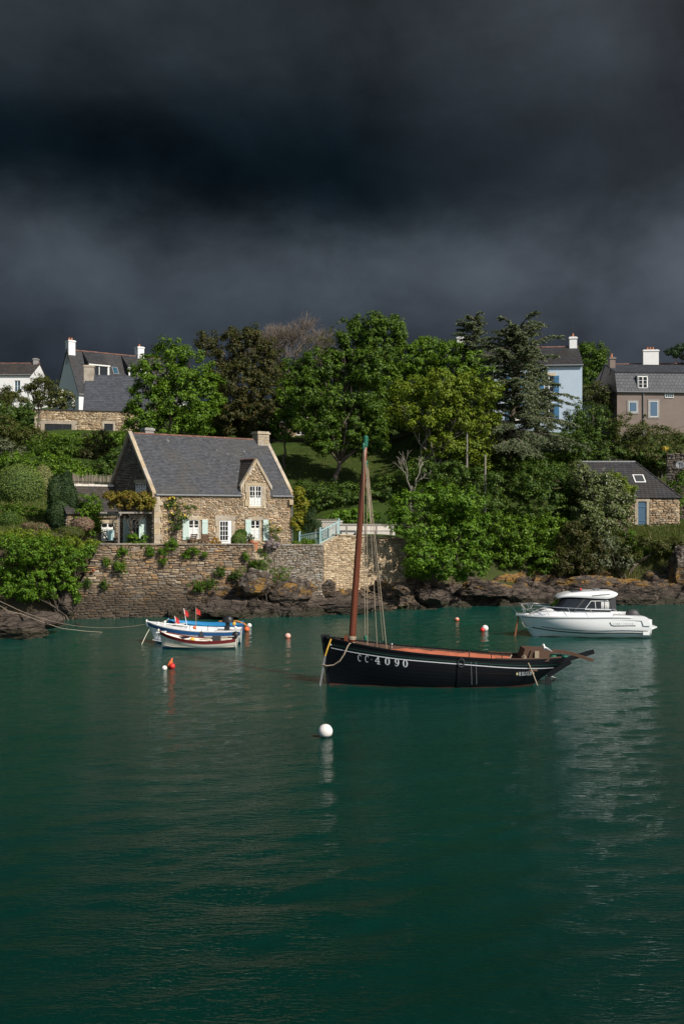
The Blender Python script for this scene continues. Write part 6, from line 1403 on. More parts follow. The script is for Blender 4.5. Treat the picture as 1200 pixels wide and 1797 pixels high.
    # tiller sweeping aft over the stern, and the bumpkin spar
    tl = [TA(958, 1145, .1), TA(975, 1143, .1), TA(992, 1144.5, .05), TA(1008, 1148.5, 0), TA(1024, 1154, -.05), TA(1040, 1159, -.1)]
    m = MB(); [m.beam(tl[i], tl[i + 1] + (tl[i + 1] - tl[i]) * .03, .10, .15 - .008 * i) for i in range(5)]; m.build('tiller', 'deck_wood', t)
    m = MB(); a, b = TA(955, 1168, -.1), TA(1041, 1143.5, .1); m.beam(a, b, .12, .17); m.build('bumpkin', 'black_paint', t)
    m = MB(); m.beam(TA(960, 1185, 0), TA(1000, 1160, 0), .12, .2); m.build('stern_knee', 'black_paint', t)
    # rudder blade and outboard leg under the counter
    m = MB(); m.prism([(lx(952, 40.8), -.3), (lx(960, 40.8), -.3), (lx(965, 40.8), .12), (lx(962, 40.8), .24), (lx(954, 40.8), .36)], frame((0, 0, 0), (1, 0, 0), (0, -1, 0)), .05, -.05); m.build('rudder', 'black_plastic', t)
    m = MB(); m.tube([TA(966, 1187), TA(974, 1190), TA(969, 1196)], .05, 6); m.build('rudder_fitting', 'black_plastic', t)
    for (px, c) in ((970, 'green_paint'), (991, 'green_paint')): p = TA(px, 1153, .1); MB().lathe([(.05, -.06), (.13, -.04), (.15, .02), (.1, .08)], 10, p).build('rope_coil', c, t)
    MB().tube([TA(962, 1150, .2), TA(985, 1150, .25)], .05, 8).build('rolled_net', 'green_paint', t)
    # ropes: stern line, tied coils
    m = MB(); m.tube(catenary(TA(920, 1150, -.6), TA(942.5, 1203, -.95), -.05, 6), .024, 6); m.tube([TA(915, 1153, -.7), TA(919, 1150, -.75), TA(922, 1154, -.7), TA(917, 1157, -.75), TA(921, 1151, -.75)], .03, 6); m.build('stern_line', 'rope', t)
    m = MB(); m.tube([TA(893, 1158, -.7), TA(897, 1149, -.6)], .025, 6); m.build('sail_tie', 'rope', t)
    # bow warps: yellow sleeve, chain into the water, slack brown loop
    MB().tube([TA(583, 1121, 0), TA(580.5, 1122, -.25), TA(574, 1140, -.3), TA(570.5, 1151, -.28)], .034, 6).build('yellow_warp', 'rope_yellow', t)
    m = MB(); a, b = TA(570.5, 1151, -.28), TA(561.5, 1204, -.5)
    for i in range(26): c = a.lerp(b, i / 25); m.tube([c + Vector((-.03, 0, .05)), c + Vector((.03, 0, .0)), c + Vector((-.02, .03, -.05))], .018, 5)
    m.build('mooring_chain', 'zinc', t)
    m = MB(); m.tube([TA(569, 1163, -.3), TA(566, 1166, -.35), TA(573, 1168.5, -.45), TA(585, 1167, -.52), TA(596, 1160, -.62), TA(604, 1148, -.66), TA(609, 1136, -.62), TA(613, 1129.5, -.58), TA(622, 1128, -.4)], .027, 6); m.build('slack_warp', 'rope', t)
    m = MB(); m.tube(catenary(TA(583, 1121, .1), TA(607, 1126, .2), .05, 6), .018, 5); m.build('foredeck_line', 'rope_pale', t)
    return H, t
LH, lug = lugger()
# tan sail laid along the hold of the lugger
def sail_bundle():
    rs = np.random.RandomState(3); t0 = Vector((-.77, 40.5, 0)); n, k = 70, 18; m = MB()
    def pt(i, j):
        s = i / (n - 1); u = .275 + .50 * s; w = min(.9, LH.b(u) - .14) * (1 - .6 * max(0, (s - .9) / .1) ** 2) * (.55 + .45 * min(1, s / .15)); a = math.pi * j / (k - 1); y = -w * math.cos(a); h = (.22 * math.sin(a) ** .7) * (1 - .5 * max(0, (.12 - s) / .12)); x = LH.L * u
        r = .025 * float(fbm(np.array(x * 3.0), np.array(y * 2.5), np.array(a * 2.0), 3)) + .010 * math.sin(x * 5 + y * 4); return (x, y, LH.zs(u) - .20 + h + r * (1 if 0 < j < k - 1 else 0))
    m.grid(pt, n, k); o = m.build('folded_sail', 'tan_cloth', smooth=True); o.location = t0; tag(o, 'long tan-orange folded sail lying in the black sailing boat', 'sail')
sail_bundle()
def gull():
    D = 40.2; t = thing('gull', 'white gull perched on the aft companion of the black boat', 'bird', at(958, 1147.5, D))
    prof = [(-.17, .0, .022), (-.12, .02, .05), (-.05, .05, .085), (.02, .085, .09), (.07, .13, .07), (.10, .185, .048), (.115, .23, .046), (.125, .265, .045), (.14, .295, .03), (.15, .305, .01)]
    m = MB(); m.tube([(-x * .9, 0, z + .10) for (x, z, r) in prof], [r for (x, z, r) in prof], 12); m.build('body', 'feather_white', t, smooth=True)
    for sd in (-1, 1): m = MB(); m.tube([(.0 - .06, sd * .075, .24), (.06, sd * .085, .19), (.16, sd * .05, .13), (.24, sd * .02, .10)], [.02, .05, .035, .006], 8); m.build('wing', 'feather_grey', t, smooth=True); m = MB(); m.tube([(0, sd * .03, .12), (0, sd * .03, 0), (-.04, sd * .03, .0)], .007, 5); m.build('leg', 'orange_plastic', t)
    MB().tube([(-.135, 0, .37), (-.175, 0, .36), (-.195, 0, .35)], [.014, .01, .004], 6).build('beak', 'yellow_plastic', t)
    MB().tube([(-.128, -.047, .385), (-.128, .047, .385)], .009, 6).build('eye', 'black_plastic', t)
gull()

# ---- white motor cruiser
def cruiser():
    D0 = 56.3; XB = (909 - CX) / FPX * D0; t = thing('motor_cruiser', 'white cabin cruiser with dark windows moored in front of the lichened rocks', 'boat', (XB, D0, 0), R(-1.0)); Q = FPX / D0
    lx = lambda px, d=0: (px - CX) / FPX * (D0 + d) - XB; wz = lambda py, d=0: CAMZ - (py - CY) / FPX * (D0 + d)
    H = Hull(7.15, [(0, 1.14), (.2, 1.16), (.5, 1.17), (.75, 1.18), (1, 1.06)], [(0, -.25), (.08, -.4), (.3, -.45), (1, -.35)], [(0, .06), (.06, .46), (.15, .82), (.3, 1.12), (.5, 1.27), (.8, 1.28), (1, 1.22)], [(0, 1.0), (.2, 1.35), (.4, 2.3), (.7, 4.0), (1, 4.5)], .92)
    m = H.skin(0, 1, 48, 18); H.transom(m); hull = m.build('hull', 'white_gelcoat', t, smooth=True)
    H.deck(.0, .84, -.02, .05, 30).build('deck', 'white_gelcoat', t, smooth=True); H.cap(.09, .06, 44, .0, .86).build('rubbing_strake', 'white_gelcoat', t)
    H.band(lambda u: .02, lambda u: .06, .02, .02, .94).build('sheer_line', 'letter_grey', hull)
    s1 = lerp_tab([(0, .50), (.1, .62), (.3, .78), (.6, .86), (1, .76)]); H.band(lambda u: s1(u), lambda u: s1(u) + .06, .014, .07, .99).build('chine_stripe', 'dark_grey', hull); H.band(lambda u: s1(u) - .13, lambda u: s1(u) - .095, .014, .15, .97).build('chine_line', 'dark_grey', hull)
    H.band(lambda u: H.zs(u) - .05 - .02 * math.sin(u * 31), lambda u: H.zs(u) + .08, .010, .12, 1.0).build('waterline_grime', 'bare_wood', hull)
    m = MB()
    for st in ([(1069, 1091.5), (1071.5, 1096.5), (1076, 1097.8), (1114, 1097.5)],): m.tube([H.at(lx(a, -1.25), wz(b, -1.25), -1, .012) for (a, b) in st], .018, 5)
    m.build('badge_line', 'dark_grey', hull)
    m = MB(); x = lx(1074.5, -1.25)
    for ch, px in zip('MERRYFISHER', (1074.5, 1078, 1081.3, 1084.6, 1087.8, 1093, 1096, 1097.8, 1101, 1104.3, 1107.6)): glyph(m, ch, H, lx(px, -1.25), wz(1095.6, -1.25), .085, .085)
    m.build('name_letters', 'letter_grey', hull)
    # raised aft quarters and cockpit coaming
    m = MB(); prof = [(lx(1062), 1.16), (lx(1066), 1.30), (lx(1095), 1.27), (lx(1118), 1.24), (lx(1123), 1.16), (lx(1127.5), .85), (lx(1127.5), .72), (lx(1116), .72), (lx(1113), 1.0), (lx(1062), 1.06)]
    for sd in (-1, 1): m.prism(prof, frame((0, sd * 1.26, 0), (1, 0, 0), (0, sd, 0)), .035, -.32)
    m.build('quarter_moulding', 'white_gelcoat', t); MB().box(lx(1116), lx(1127), -1.2, 1.2, .2, 1.02).build('transom_locker', 'white_gelcoat', t); MB().box(lx(1062), lx(1118), -1.0, 1.0, .15, .3).build('cockpit_sole', 'white_gelcoat', t)
    m = MB(); m.prism([(lx(1127), .58), (lx(1141), .66), (lx(1142), .60), (lx(1131), .46), (lx(1127), .44)], frame((0, 0, 0), (1, 0, 0), (0, -1, 0)), 1.0, -1.0); m.build('swim_platform', 'white_gelcoat', t)
    MB().tube([(lx(1128), -1.05, .55), (lx(1128), -1.05, .95)], .02, 6).build('boarding_ladder', 'steel', t)
    # coachroof: lofted from the foredeck to the wheelhouse base
    tops = [(.55, 1.18, .25), (.85, 1.34, .5), (1.2, 1.48, .66), (1.55, 1.58, .80), (2.2, 1.56, .95), (3.2, 1.53, 1.03), (4.2, 1.50, 1.06), (4.95, 1.48, 1.06), (5.12, 1.30, 1.05), (5.15, 1.15, 1.05)]
    m = MB(); prf = [(-1, -.3), (-.99, .0), (-.95, .7), (-.88, .95), (-.6, 1.0), (0, 1.04), (.6, 1.0), (.88, .95), (.95, .7), (.99, 0), (1, -.3)]
    m.grid(lambda i, j: (tops[i][0], prf[j][0] * tops[i][2], 1.14 + (tops[i][1] - 1.14) * prf[j][1]), len(tops), len(prf)); m.build('coachroof', 'white_gelcoat', t, smooth=True)
    m = MB(); m.box(lx(941), lx(956), -.5, -.2, 1.52, 1.545); hm = m.build('deck_hatch', 'dark_grey', t); hm.rotation_euler = (0, 0, 0)
    # wheelhouse glass
    bot = [(1.72, .55), (1.85, .80), (2.1, .93), (3.2, 1.0), (4.3, 1.02), (5.05, 1.02)]; top = [(2.35, .50), (2.45, .74), (2.6, .86), (3.3, .93), (4.2, .95), (4.82, .95)]
    m = MB()
    for sd in (-1, 1): m.grid(lambda i, j: ((bot[i][0] if j == 0 else top[i][0]), sd * (bot[i][1] if j == 0 else top[i][1]), (1.55 - .012 * bot[i][0]) if j == 0 else 2.16), 6, 2)
    m.poly([(bot[0][0], -bot[0][1], 1.53), (bot[0][0], bot[0][1], 1.53), (top[0][0], top[0][1], 2.16), (top[0][0], -top[0][1], 2.16)]); m.poly([(bot[5][0], -1.02, 1.49), (top[5][0], -.95, 2.16), (top[5][0], .95, 2.16), (bot[5][0], 1.02, 1.49)])
    gl = m.build('wheelhouse_glass', 'tinted_glass', t)
    gp = lambda x, z, o=.012: (x, -(1.0 + (z - 1.5) * -.09) - o - (0.0 if x > 2.6 else 0), z)
    fr = [(3.52, 1.60), (3.86, 2.05), (4.80, 2.07), (4.96, 1.57), (3.52, 1.60)]; m = MB(); m.tube([gp(x, z) for x, z in fr], .022, 5); m.tube([gp(4.08, 2.06), gp(4.12, 1.58)], .018, 5); m.build('side_window_frame', 'white_gelcoat', t)
    m = MB(); 
    for (a, b) in ((4.42, 4.58), (4.62, 4.86)): m.grid(lambda i, j: (a + (b - a) * i / 6, -(1.0 + ((1.62 + .4 * j) - 1.5) * -.09) - .014 - .006 * (i % 2), 1.62 + .4 * j), 7, 2)
    m.build('curtain', 'lace', t)
    m = MB(); m.beam(gp(2.95, 1.52, .0), gp(3.5, 2.16, .0), .03, .10); m.build('window_pillar', 'dark_grey', t)
    # roof
    rp = [(2.12, 2.16, .62, .04), (2.3, 2.22, .80, .14), (2.7, 2.26, .96, .22), (3.4, 2.24, 1.05, .32), (4.2, 2.20, 1.10, .40), (4.75, 2.18, 1.12, .42), (5.1, 2.26, 1.08, .34), (5.3, 2.36, .98, .18), (5.38, 2.42, .85, .06)]
    m = MB(); cs = [(-.96, 0), (-1.0, .25), (-.97, .6), (-.85, .88), (-.5, 1.0), (0, 1.04), (.5, 1.0), (.85, .88), (.97, .6), (1.0, .25), (.96, 0), (0, -.02), (-.96, 0)]
    m.grid(lambda i, j: (rp[i][0], cs[j][0] * rp[i][2], rp[i][1] + cs[j][1] * rp[i][3]), len(rp), len(cs)); m.poly([(rp[0][0], c[0] * rp[0][2], rp[0][1] + c[1] * rp[0][3]) for c in cs[:-2]]); m.poly([(rp[-1][0], c[0] * rp[-1][2], rp[-1][1] + c[1] * rp[-1][3]) for c in cs[:-2]]); rf = m.build('roof', 'white_gelcoat', t, smooth=True)
    m = MB(); m.tube([(3.9, -1.09, 2.36), (4.4, -1.11, 2.42), (4.9, -1.09, 2.44)], .02, 5); m.tube([(2.9, -.6, 2.50), (3.6, -.6, 2.57), (4.4, -.6, 2.62)], .028, 5); m.build('roof_rail', 'zinc', rf)
    MB().box(2.95, 3.75, -.45, .45, 2.50, 2.575).build('roof_hatch', 'dark_grey', rf); MB().box(4.2, 4.6, -.4, .4, 2.60, 2.66).build('solar_panel', 'zinc', rf)
    MB().lathe([(.05, 0), (.06, .1), (.03, .16)], 8, (lx(1016), -.2, 2.56)).build('light', 'red_plastic', rf)
    m = MB(); m.poly([(5.02, -1.0, 1.5), (5.28, -.98, 1.5), (5.22, -.93, 2.3), (4.85, -.95, 2.16)]); m.poly([(5.0, 1.0, 1.5), (5.28, .98, 1.5), (5.22, .93, 2.3), (4.85, .95, 2.16)]); m.poly([(5.28, -.98, 1.5), (5.28, .98, 1.5), (5.22, .93, 2.3), (5.22, -.93, 2.3)]); m.build('cabin_bulkhead', 'dark_grey', t)
    # pulpit and side rails
    m = MB(); pos = [lambda z=0: None]; R1 = [(.12, 1.80), (.9, 1.80), (1.8, 1.62 + .1), (3.2, 1.66), (4.4, 1.64), (5.1, 1.62)]
    for sd in (-1, 1):
        hb = lambda x: max(.12, H.b(min(1, x / H.L)) - .10)
        pts = [Vector((x, sd * hb(x), z)) for (x, z) in R1]; m.tube([Vector((.1, sd * .14, 1.82))] + pts + [Vector((5.55, sd * 1.15, 1.26))], .016, 6)
        m.tube([Vector((x, sd * hb(x), 1.48)) for x in (.2, .9, 1.6)], .012, 5)
        for (x, z) in ((.15, 1.8), (.55, 1.8), (1.3, 1.76), (2.55, 1.68), (3.75, 1.65)): b = x + .28; m.tube([Vector((x, sd * hb(x), z)), Vector((b, sd * (hb(b) + .02), 1.18))], .014, 6)
    m.tube([(.1, -.14, 1.82), (-.02, 0, 1.82), (.1, .14, 1.82)], .016, 6); m.build('guard_rail', 'steel', t)
    m = MB(); m.tube(catenary((.15, -.2, 1.82), (.75, -.4, 1.82), .32, 10), .018, 5); m.build('rail_rope', 'rope_pale', t)
    m = MB(); m.tube([(-.02, 0, 1.2), (-.35, 0, 1.62)], .015, 5); m.box(-.15, .35, -.09, .09, 1.16, 1.30); m.build('anchor_roller', 'steel', t)
    # outboard cowl seen over the cockpit side
    m = MB(); rr = [(6.15, .30, .18), (6.25, .46, .24), (6.5, .52, .26), (6.75, .48, .25), (6.85, .32, .2)]; m.grid(lambda i, j: (rr[i][0] - .1, rr[i][2] * (-1, -.95, -.6, 0, .6, .95, 1)[j], 1.0 + rr[i][1] * (.2, .7, .95, 1.0, .95, .7, .2)[j]), 5, 7); m.build('outboard_cowl', 'dark_grey', t, smooth=True)
    # rusty bow chain down into the water
    m = MB(); a, b = Vector((.02, 0, 1.15)), Vector((lx(902), -.1, -.1))
    for i in range(30): c = a.lerp(b, i / 29); m.tube([c + Vector((-.035, 0, .04)), c + Vector((.035, 0, 0)), c + Vector((-.035, .02, -.04))], .024, 5)
    m.build('mooring_chain', 'rusty_chain', t)
    m = MB(); m.tube(catenary((.05, -.1, 1.2), (.45, -.62, .55), .25, 8), .012, 5); m.build('bow_line', 'rope_pale', t)
cruiser()

# ---- small open boats
def outboard(parent, x, z, s=1.0, mat='black_plastic', tilt=0):
    m = MB(); rr = [(-.16, .10, .12), (-.1, .2, .17), (.05, .24, .18), (.17, .2, .16), (.22, .08, .1)]
    m.grid(lambda i, j: (x + rr[i][0] * s, rr[i][2] * s * (-1, -.95, -.6, 0, .6, .95, 1, 0, -1)[j], z + s * (.25 + rr[i][1] * (.0, .6, .95, 1.05, .95, .6, 0, -.15, 0)[j])), 5, 9); o = m.build('outboard_engine', mat, parent, smooth=True)
    m = MB(); m.tube([(x + .02, 0, z + .3 * s), (x + .05, 0, z - .35 * s), (x + .06, 0, z - .6 * s)], [.08 * s, .06 * s, .045 * s], 8); m.beam((x - .14, 0, z + .05), (x + .05, 0, z + .05), .2, .22); m.build('outboard_leg', mat, o); return o
def open_boat(name, label, px_bow, py_wl, L, rz, sheer, beam, hullmat, bandmat, inmat, bottom, bow_post=True, band=(.02, .14), full=2.4, rake=.32):
    D = CAMZ * FPX / (py_wl - CY); XB = (px_bow - CX) / FPX * D; t = thing(name, label, 'boat', (XB, D, 0), R(rz))
    H = Hull(L, sheer, [(0, -.1), (.12, -.25), (.6, -.28), (1, -.18)], beam, [(0, 1.1), (.2, 1.6), (.5, full), (1, full)], rake)
    m = H.skin(0, 1, 36, 12); H.transom(m); hull = m.build('hull', hullmat, t, smooth=True); H.band(lambda u: band[0], lambda u: band[1], .012, .0, 1.0).build('top_stripe', bandmat, hull)
    m = MB()
    for sd in (-1, 1): m.grid(lambda i, j: (lambda u: (lambda zk, zs: H.P(u, max(0.02, ((-.15 if j == 0 else .07) - zk) / (zs - zk)), sd, .008))(H.zk(u), H.zs(u)))(i / 35), 36, 2)
    m.build('boot_top', bottom, hull)
    m = MB()
    for sd in (-1, 1): m.grid(lambda i, j: H.P(.02 + .97 * i / 35, 1 - .55 * j / 4, sd) + Vector((0, -sd * min(.035, H.b(.02 + .97 * i / 35) * .4), 0)), 36, 5)
    m.build('inner_skin', inmat, t, smooth=True); H.cap(.07, .035, 40, .0, 1.0).build('gunwale', inmat if bandmat != 'maroon_paint' else 'maroon_paint', t)
    fl = MB(); fl.grid(lambda i, j: (lambda u: (H.L * u, (-1 + 2 * j) * max(.02, H.b(u) * .86), .12 + .1 * max(0, (.2 - u) / .2)))(.06 + .92 * i / 19), 20, 2); fl.build('floorboards', inmat, t)
    for u in (.38, .62, .88): z = H.zs(u) - .12; x = H.L * u; MB().box(x - .11, x + .11, -H.b(u) + .03, H.b(u) - .03, z, z + .04).build('thwart', inmat, t)
    if bow_post: MB().tube([(-.02 + .03, 0, H.zs(0) - .25), (-.05, 0, H.zs(0) + .12)], [.05, .045], 8).build('stem_head', inmat, t)
    return t, H
t, H = open_boat('fishing_boat', 'white open fishing boat with broad blue stripe, three marker flags aboard', 259, 1128, 5.0, 1.5, [(0, 1.12), (.2, .92), (.5, .74), (.8, .68), (1, .70)], [(0, .05), (.08, .42), (.25, .82), (.5, 1.0), (.8, .96), (1, .82)], 'white_gelcoat', 'blue_paint', 'white_gelcoat', 'bright_blue', band=(.04, .2), rake=.5)
H.deck(.0, .42, -.01, .05).build('foredeck', 'white_gelcoat', t, smooth=True); H.deck(.74, .99, .02, .0).build('side_deck', 'white_gelcoat', t)
outboard(t, 4.25, .72, 1.55)
m = MB(); m.box(1.4, 2.0, -.25, .25, 1.0, 1.02); m.build('hatch', 'white_paint', t)
for (x, y) in ((.62, -.2), (.9, .3)): MB().lathe([(.05, 0), (.05, .14), (.08, .16), (.03, .22)], 10, (x, y, .93)).build('bollard', 'white_paint', t)
for x in (2.35, 3.3): MB().tube([(x, -.6, .72), (x, -.6, .95), (x + .02, -.6, 1.0)], .018, 6).build('oar_crutch', 'dark_grey', t)
m = MB(); q = H.at(3.0, .60, -1, .06); m.poly([q + Vector((-.14, -.02, -.2)), q + Vector((.14, -.02, -.2)), q + Vector((.05, 0, .12)), q + Vector((-.05, 0, .12))]); m.tube([q + Vector((0, 0, .1)), q + Vector((0, .05, .3))], .01, 4); m.poly([q + Vector((.14, .03, -.2)), q + Vector((-.14, .03, -.2)), q + Vector((-.05, .02, .12)), q + Vector((.05, .02, .12))]); m.build('hanging_fender_flap', 'dark_grey', t)
fish_t = t
t, H = open_boat('red_trimmed_dinghy', 'small white dinghy with maroon gunwale in front of the blue-striped boat', 280, 1137, 3.98, -.5, [(0, .86), (.12, .70), (.35, .50), (.6, .41), (.85, .44), (1, .50)], [(0, .04), (.08, .32), (.25, .60), (.5, .74), (.8, .68), (1, .54)], 'cream_paint', 'maroon_paint', 'cream_paint', 'blue_paint', band=(.0, .12), rake=.18)
outboard(t, 3.9, .42, .9); m = MB(); 
for i, (ch, px) in enumerate(zip('CC84203', (296.5, 299.5, 305, 308.2, 311.4, 314.6, 317.8))): glyph(m, ch, H, (px - CX) / FPX * 50.7 - (280 - CX) / FPX * 51.3, .36 - .014 * i, .085, .10)
m.build('registration_letters', 'maroon_paint', t)
m = MB(); m.beam((-.15, 0, .80), (.35, 0, .84), .22, .06); m.build('bow_board', 'white_paint', t)
for (a, b) in (((2.1, -.25, .46), (3.5, .1, .52)), ((2.3, .1, .47), (3.6, .3, .54))): MB().tube([a, b], .025, 6).build('oar', 'bare_wood', t)
MB().box(2.75, 3.15, -.2, .2, .2, .62).build('fuel_tank', 'dark_grey', t); MB().lathe([(.1, 0), (.13, .1), (.05, .2)], 10, (1.75, -.3, .38)).build('bailer', 'yellow_plastic', t)
m = MB(); m.poly([(1.05, -.45, .66), (1.5, -.3, .64), (1.65, -.4, .60), (1.3, -.55, .55)]); m.poly([(1.05, -.45, .64), (1.3, -.55, .53), (1.65, -.4, .58), (1.5, -.3, .62)]); m.build('folded_tarp', 'black_plastic', t)
m = MB(); m.tube([(-.02, 0, .7), (-.1, 0, .35), (-.12, 0, -.1)], .012, 5); m.build('bow_line', 'dark_grey', t)
t, H = open_boat('blue_rowing_boat', 'blue rowing boat with bright blue inside, behind the striped fishing boat', 297, 1115, 4.2, 3.0, [(0, .86), (.15, .76), (.5, .62), (.85, .64), (1, .70)], [(0, .05), (.08, .35), (.25, .66), (.5, .80), (.8, .74), (1, .6)], 'blue_paint', 'blue_paint', 'bright_blue', 'blue_paint', rake=.3)
tl = [Vector((2.8, .1, .76)), Vector((3.4, .05, .80)), Vector((3.9, 0, .76)), Vector((4.25, -.05, .62)), Vector((4.4, -.05, .5))]; m = MB(); m.tube(tl, [.045, .06, .07, .07, .05], 8); m.build('tiller', 'orange_wood', t)
# marker flags, buoys and fenders
for (px, py, h, lean, lab) in ((312, 1099, .55, -.16, 'leftmost of the three red marker flags in the fishing boat'), (330, 1099, .95, -.22, 'middle red marker flag on a white pole in the fishing boat'), (344, 1098, 1.0, .0, 'rightmost and largest of the three red marker flags in the fishing boat')):
    P = at(px, py, 53.2); t = thing('marker_flag', lab, 'flag', P, 0, 'marker flags in the fishing boat'); a = Vector((0, 0, -.25)); b = Vector((lean, 0, h)); MB().tube([a, b], .018, 6).build('pole', 'white_paint' if lean else 'bare_wood', t)
    m = MB(); c = b.lerp(a, .05); m.grid(lambda i, j: c + Vector((.06 * i, .04 * math.sin(i * 1.3 + j), -.09 * j - .035 * i + (.0))), 5, 4); m.build('flag', 'red_plastic', t)
def buoy(label, px, py, r, mat, low=None, lowh=.35, D=None, z=None, name='mooring_buoy', ringmat='black_plastic', eye=True):
    if D is None: p = onwater(px, py)
    else: p = at(px, py, D)
    t = thing(name, label, 'buoy', p, 0); zc = r * .72 if z is None else z; n = 14; prof = [(max(.002, r * math.sin(math.pi * i / n)), zc - r * math.cos(math.pi * i / n)) for i in range(n + 1)]; k = max(2, int(n * lowh)) if low else 0
    if low: MB().lathe(prof[:k + 1], 20).build('lower_half', low, t, smooth=True)
    MB().lathe(prof[k:] if low else prof, 20).build('float', mat, t, smooth=True)
    if eye: MB().tube([(r * .12 * math.cos(a), 0, zc + r + r * .10 * math.sin(a)) for a in np.linspace(-.4, 3.6, 9)], r * .04, 5).build('eye', ringmat, t)
    return t
buoy('large white mooring buoy with black foot in the foreground', 571, 1294, .225, 'buoy_white', 'black_plastic', .30, z=.19)
buoy('white float beside the red pair at lower left', 289, 1176, .12, 'buoy_white'); buoy('red float of the pair at lower left', 302.5, 1173, .135, 'red_plastic')
t = thing('fender', 'orange pear fender standing between the white and red floats', 'buoy', onwater(296.5, 1172)); ax = Matrix.Rotation(.35, 3, 'Y'); MB().lathe([(.02, -.05), (.10, .02), (.12, .12), (.085, .3), (.04, .4), (.03, .46)], 14, (0, 0, 0), ax).build('body', 'orange_plastic', t, smooth=True)
buoy('pale pink buoy with orange foot alone right of the small boats', 505, 1120, .165, 'pink_plastic', 'orange_plastic', .36)
buoy('white buoy with weedy foot behind the orange one, right of the dinghy', 437.5, 1101, .15, 'buoy_white', 'dark_grey', .25); buoy('bright orange float just right of the moored dinghies', 433, 1108, .165, 'orange_plastic')
buoy('orange and white buoy left of the red-and-white pair near the cruiser', 801.5, 1090, .14, 'pink_plastic', 'orange_plastic', .62); buoy('white buoy of the pair left of the white cruiser', 850.5, 1107, .20, 'buoy_white'); buoy('red buoy of the pair left of the white cruiser', 846, 1108.5, .14, 'red_plastic')
buoy('small white float against the waterline of the cruiser', 1045.5, 1117, .17, 'buoy_white')
buoy('pale yellow ball fender on the stern of the blue rowing boat', 411, 1094.5, .10, 'yellow_plastic', D=53.5, z=0, name='ball_fender'); buoy('orange ball fender hanging at the fishing boat stern', 415, 1111.5, .11, 'orange_plastic', D=52.6, z=0, name='ball_fender'); buoy('white ball fender on the fishing boat quarter', 413.5, 1101.5, .085, 'buoy_white', D=52.9, z=0, name='ball_fender'); buoy('orange float lying on the fishing boat thwart', 341.5, 1101.5, .09, 'orange_plastic', D=53.1, z=0, name='ball_fender')
# mooring ropes to the left bank
def rope(name, label, pts, r, mat): p0 = Vector(pts[0]); o = MB().tube([Vector(p) - p0 for p in pts], r, 6).build(name, mat); o.location = p0; return tag(o, label, 'rope')
rope('mooring_rope', 'long mooring rope from the left rocks to the bow of the fishing boat', [at(-20, 1046, 56.5), at(20, 1064, 56.3)] + catenary(at(30, 1069, 56.2), at(258, 1095, 53.3), .55, 16), .013, 'rope')
rope('mooring_rope', 'second rope lying on the left rocks and running into the water', [at(-20, 1050, 56.3), at(15, 1072, 55.8), at(40, 1078, 56.0), at(70, 1090, 56.2), at(110, 1103, 57.0), at(150, 1107.5, 57.6), at(180, 1109.5, 57.9)], .014, 'rope')
rope('mooring_rope', 'taut line from the fishing boat bow down into the water', [at(267, 1097, 53.2), at(258, 1112, 53), at(249, 1131, 52.6)], .02, 'rope_pale')
rope('mooring_rope', 'thin line from the fishing boat bow across to the blue rowing boat', catenary(at(262, 1093, 53.3), at(297, 1086, 55.6), .12, 8), .02, 'rope')
# ------------------------------------------------------------------ terrace, railings, street furniture
def railing():
    a, b, c = at(526, 957, 70.9), at(562, 957, 70.0), at(594.5, 939, 70.55); t = thing('blue_railing', 'pale blue wooden railing stepping up beside the ochre wall', 'railing', a)
    h = 21 / FPX * 70
    def post(p, e=.16): MB().beam(Vector(p) - a + Vector((0, 0, -.2)), Vector(p) - a + Vector((0, 0, h + e)), .11, .11, up=(0, 1, 0)).build('post', 'rail_blue', t); MB().lathe([(.075, 0), (.075, .03), (.03, .08), (.002, .1)], 8, Vector(p) - a + Vector((0, 0, h + e))).build('post_cap', 'rail_blue', t)
    sec = [(a, b, .18, .55, 10), (b, c, .0, .0, 11)]
    # left bay drops only slightly, right bay climbs with the steps
    za, zb, zc = at(526, 940, 70.9).z, at(562, 933, 70.0).z, at(594.5, 915, 70.55).z
    tops = {0: (za, zb), 1: (zb + .05, zc)}; bots = {0: (at(526, 953, 70.9).z, at(562, 953, 70.0).z), 1: (at(562, 953, 70).z, at(594.5, 937, 70.55).z)}
    for k, (p, q) in enumerate(((a, b), (b, c))):
        T0, T1 = Vector((p.x, p.y, tops[k][0])) - a, Vector((q.x, q.y, tops[k][1])) - a; B0, B1 = Vector((p.x, p.y, bots[k][0])) - a, Vector((q.x, q.y, bots[k][1])) - a
        MB().beam(T0, T1, .09, .07).build('top_rail', 'rail_blue', t); MB().beam(B0, B1, .06, .08).build('bottom_rail', 'rail_blue', t)
        for i in range(1, 11): MB().beam(B0.lerp(B1, i / 11), T0.lerp(T1, i / 11), .035, .05, up=(0, 1, 0)).build('baluster', 'rail_blue', t)
    for (p, z0, z1) in ((a, bots[0][0] - .2, za + .22), (b, bots[0][1] - .2, zb + .22), (c, bots[1][1] - .15, zc + .12)):
        MB().beam(Vector((p.x, p.y, z0)) - a, Vector((p.x, p.y, z1)) - a, .11, .11, up=(0, 1, 0)).build('post', 'rail_blue', t); MB().lathe([(.075, 0), (.075, .03), (.03, .08), (.002, .1)], 8, Vector((p.x, p.y, z1)) - a).build('post_cap', 'rail_blue', t)
railing()
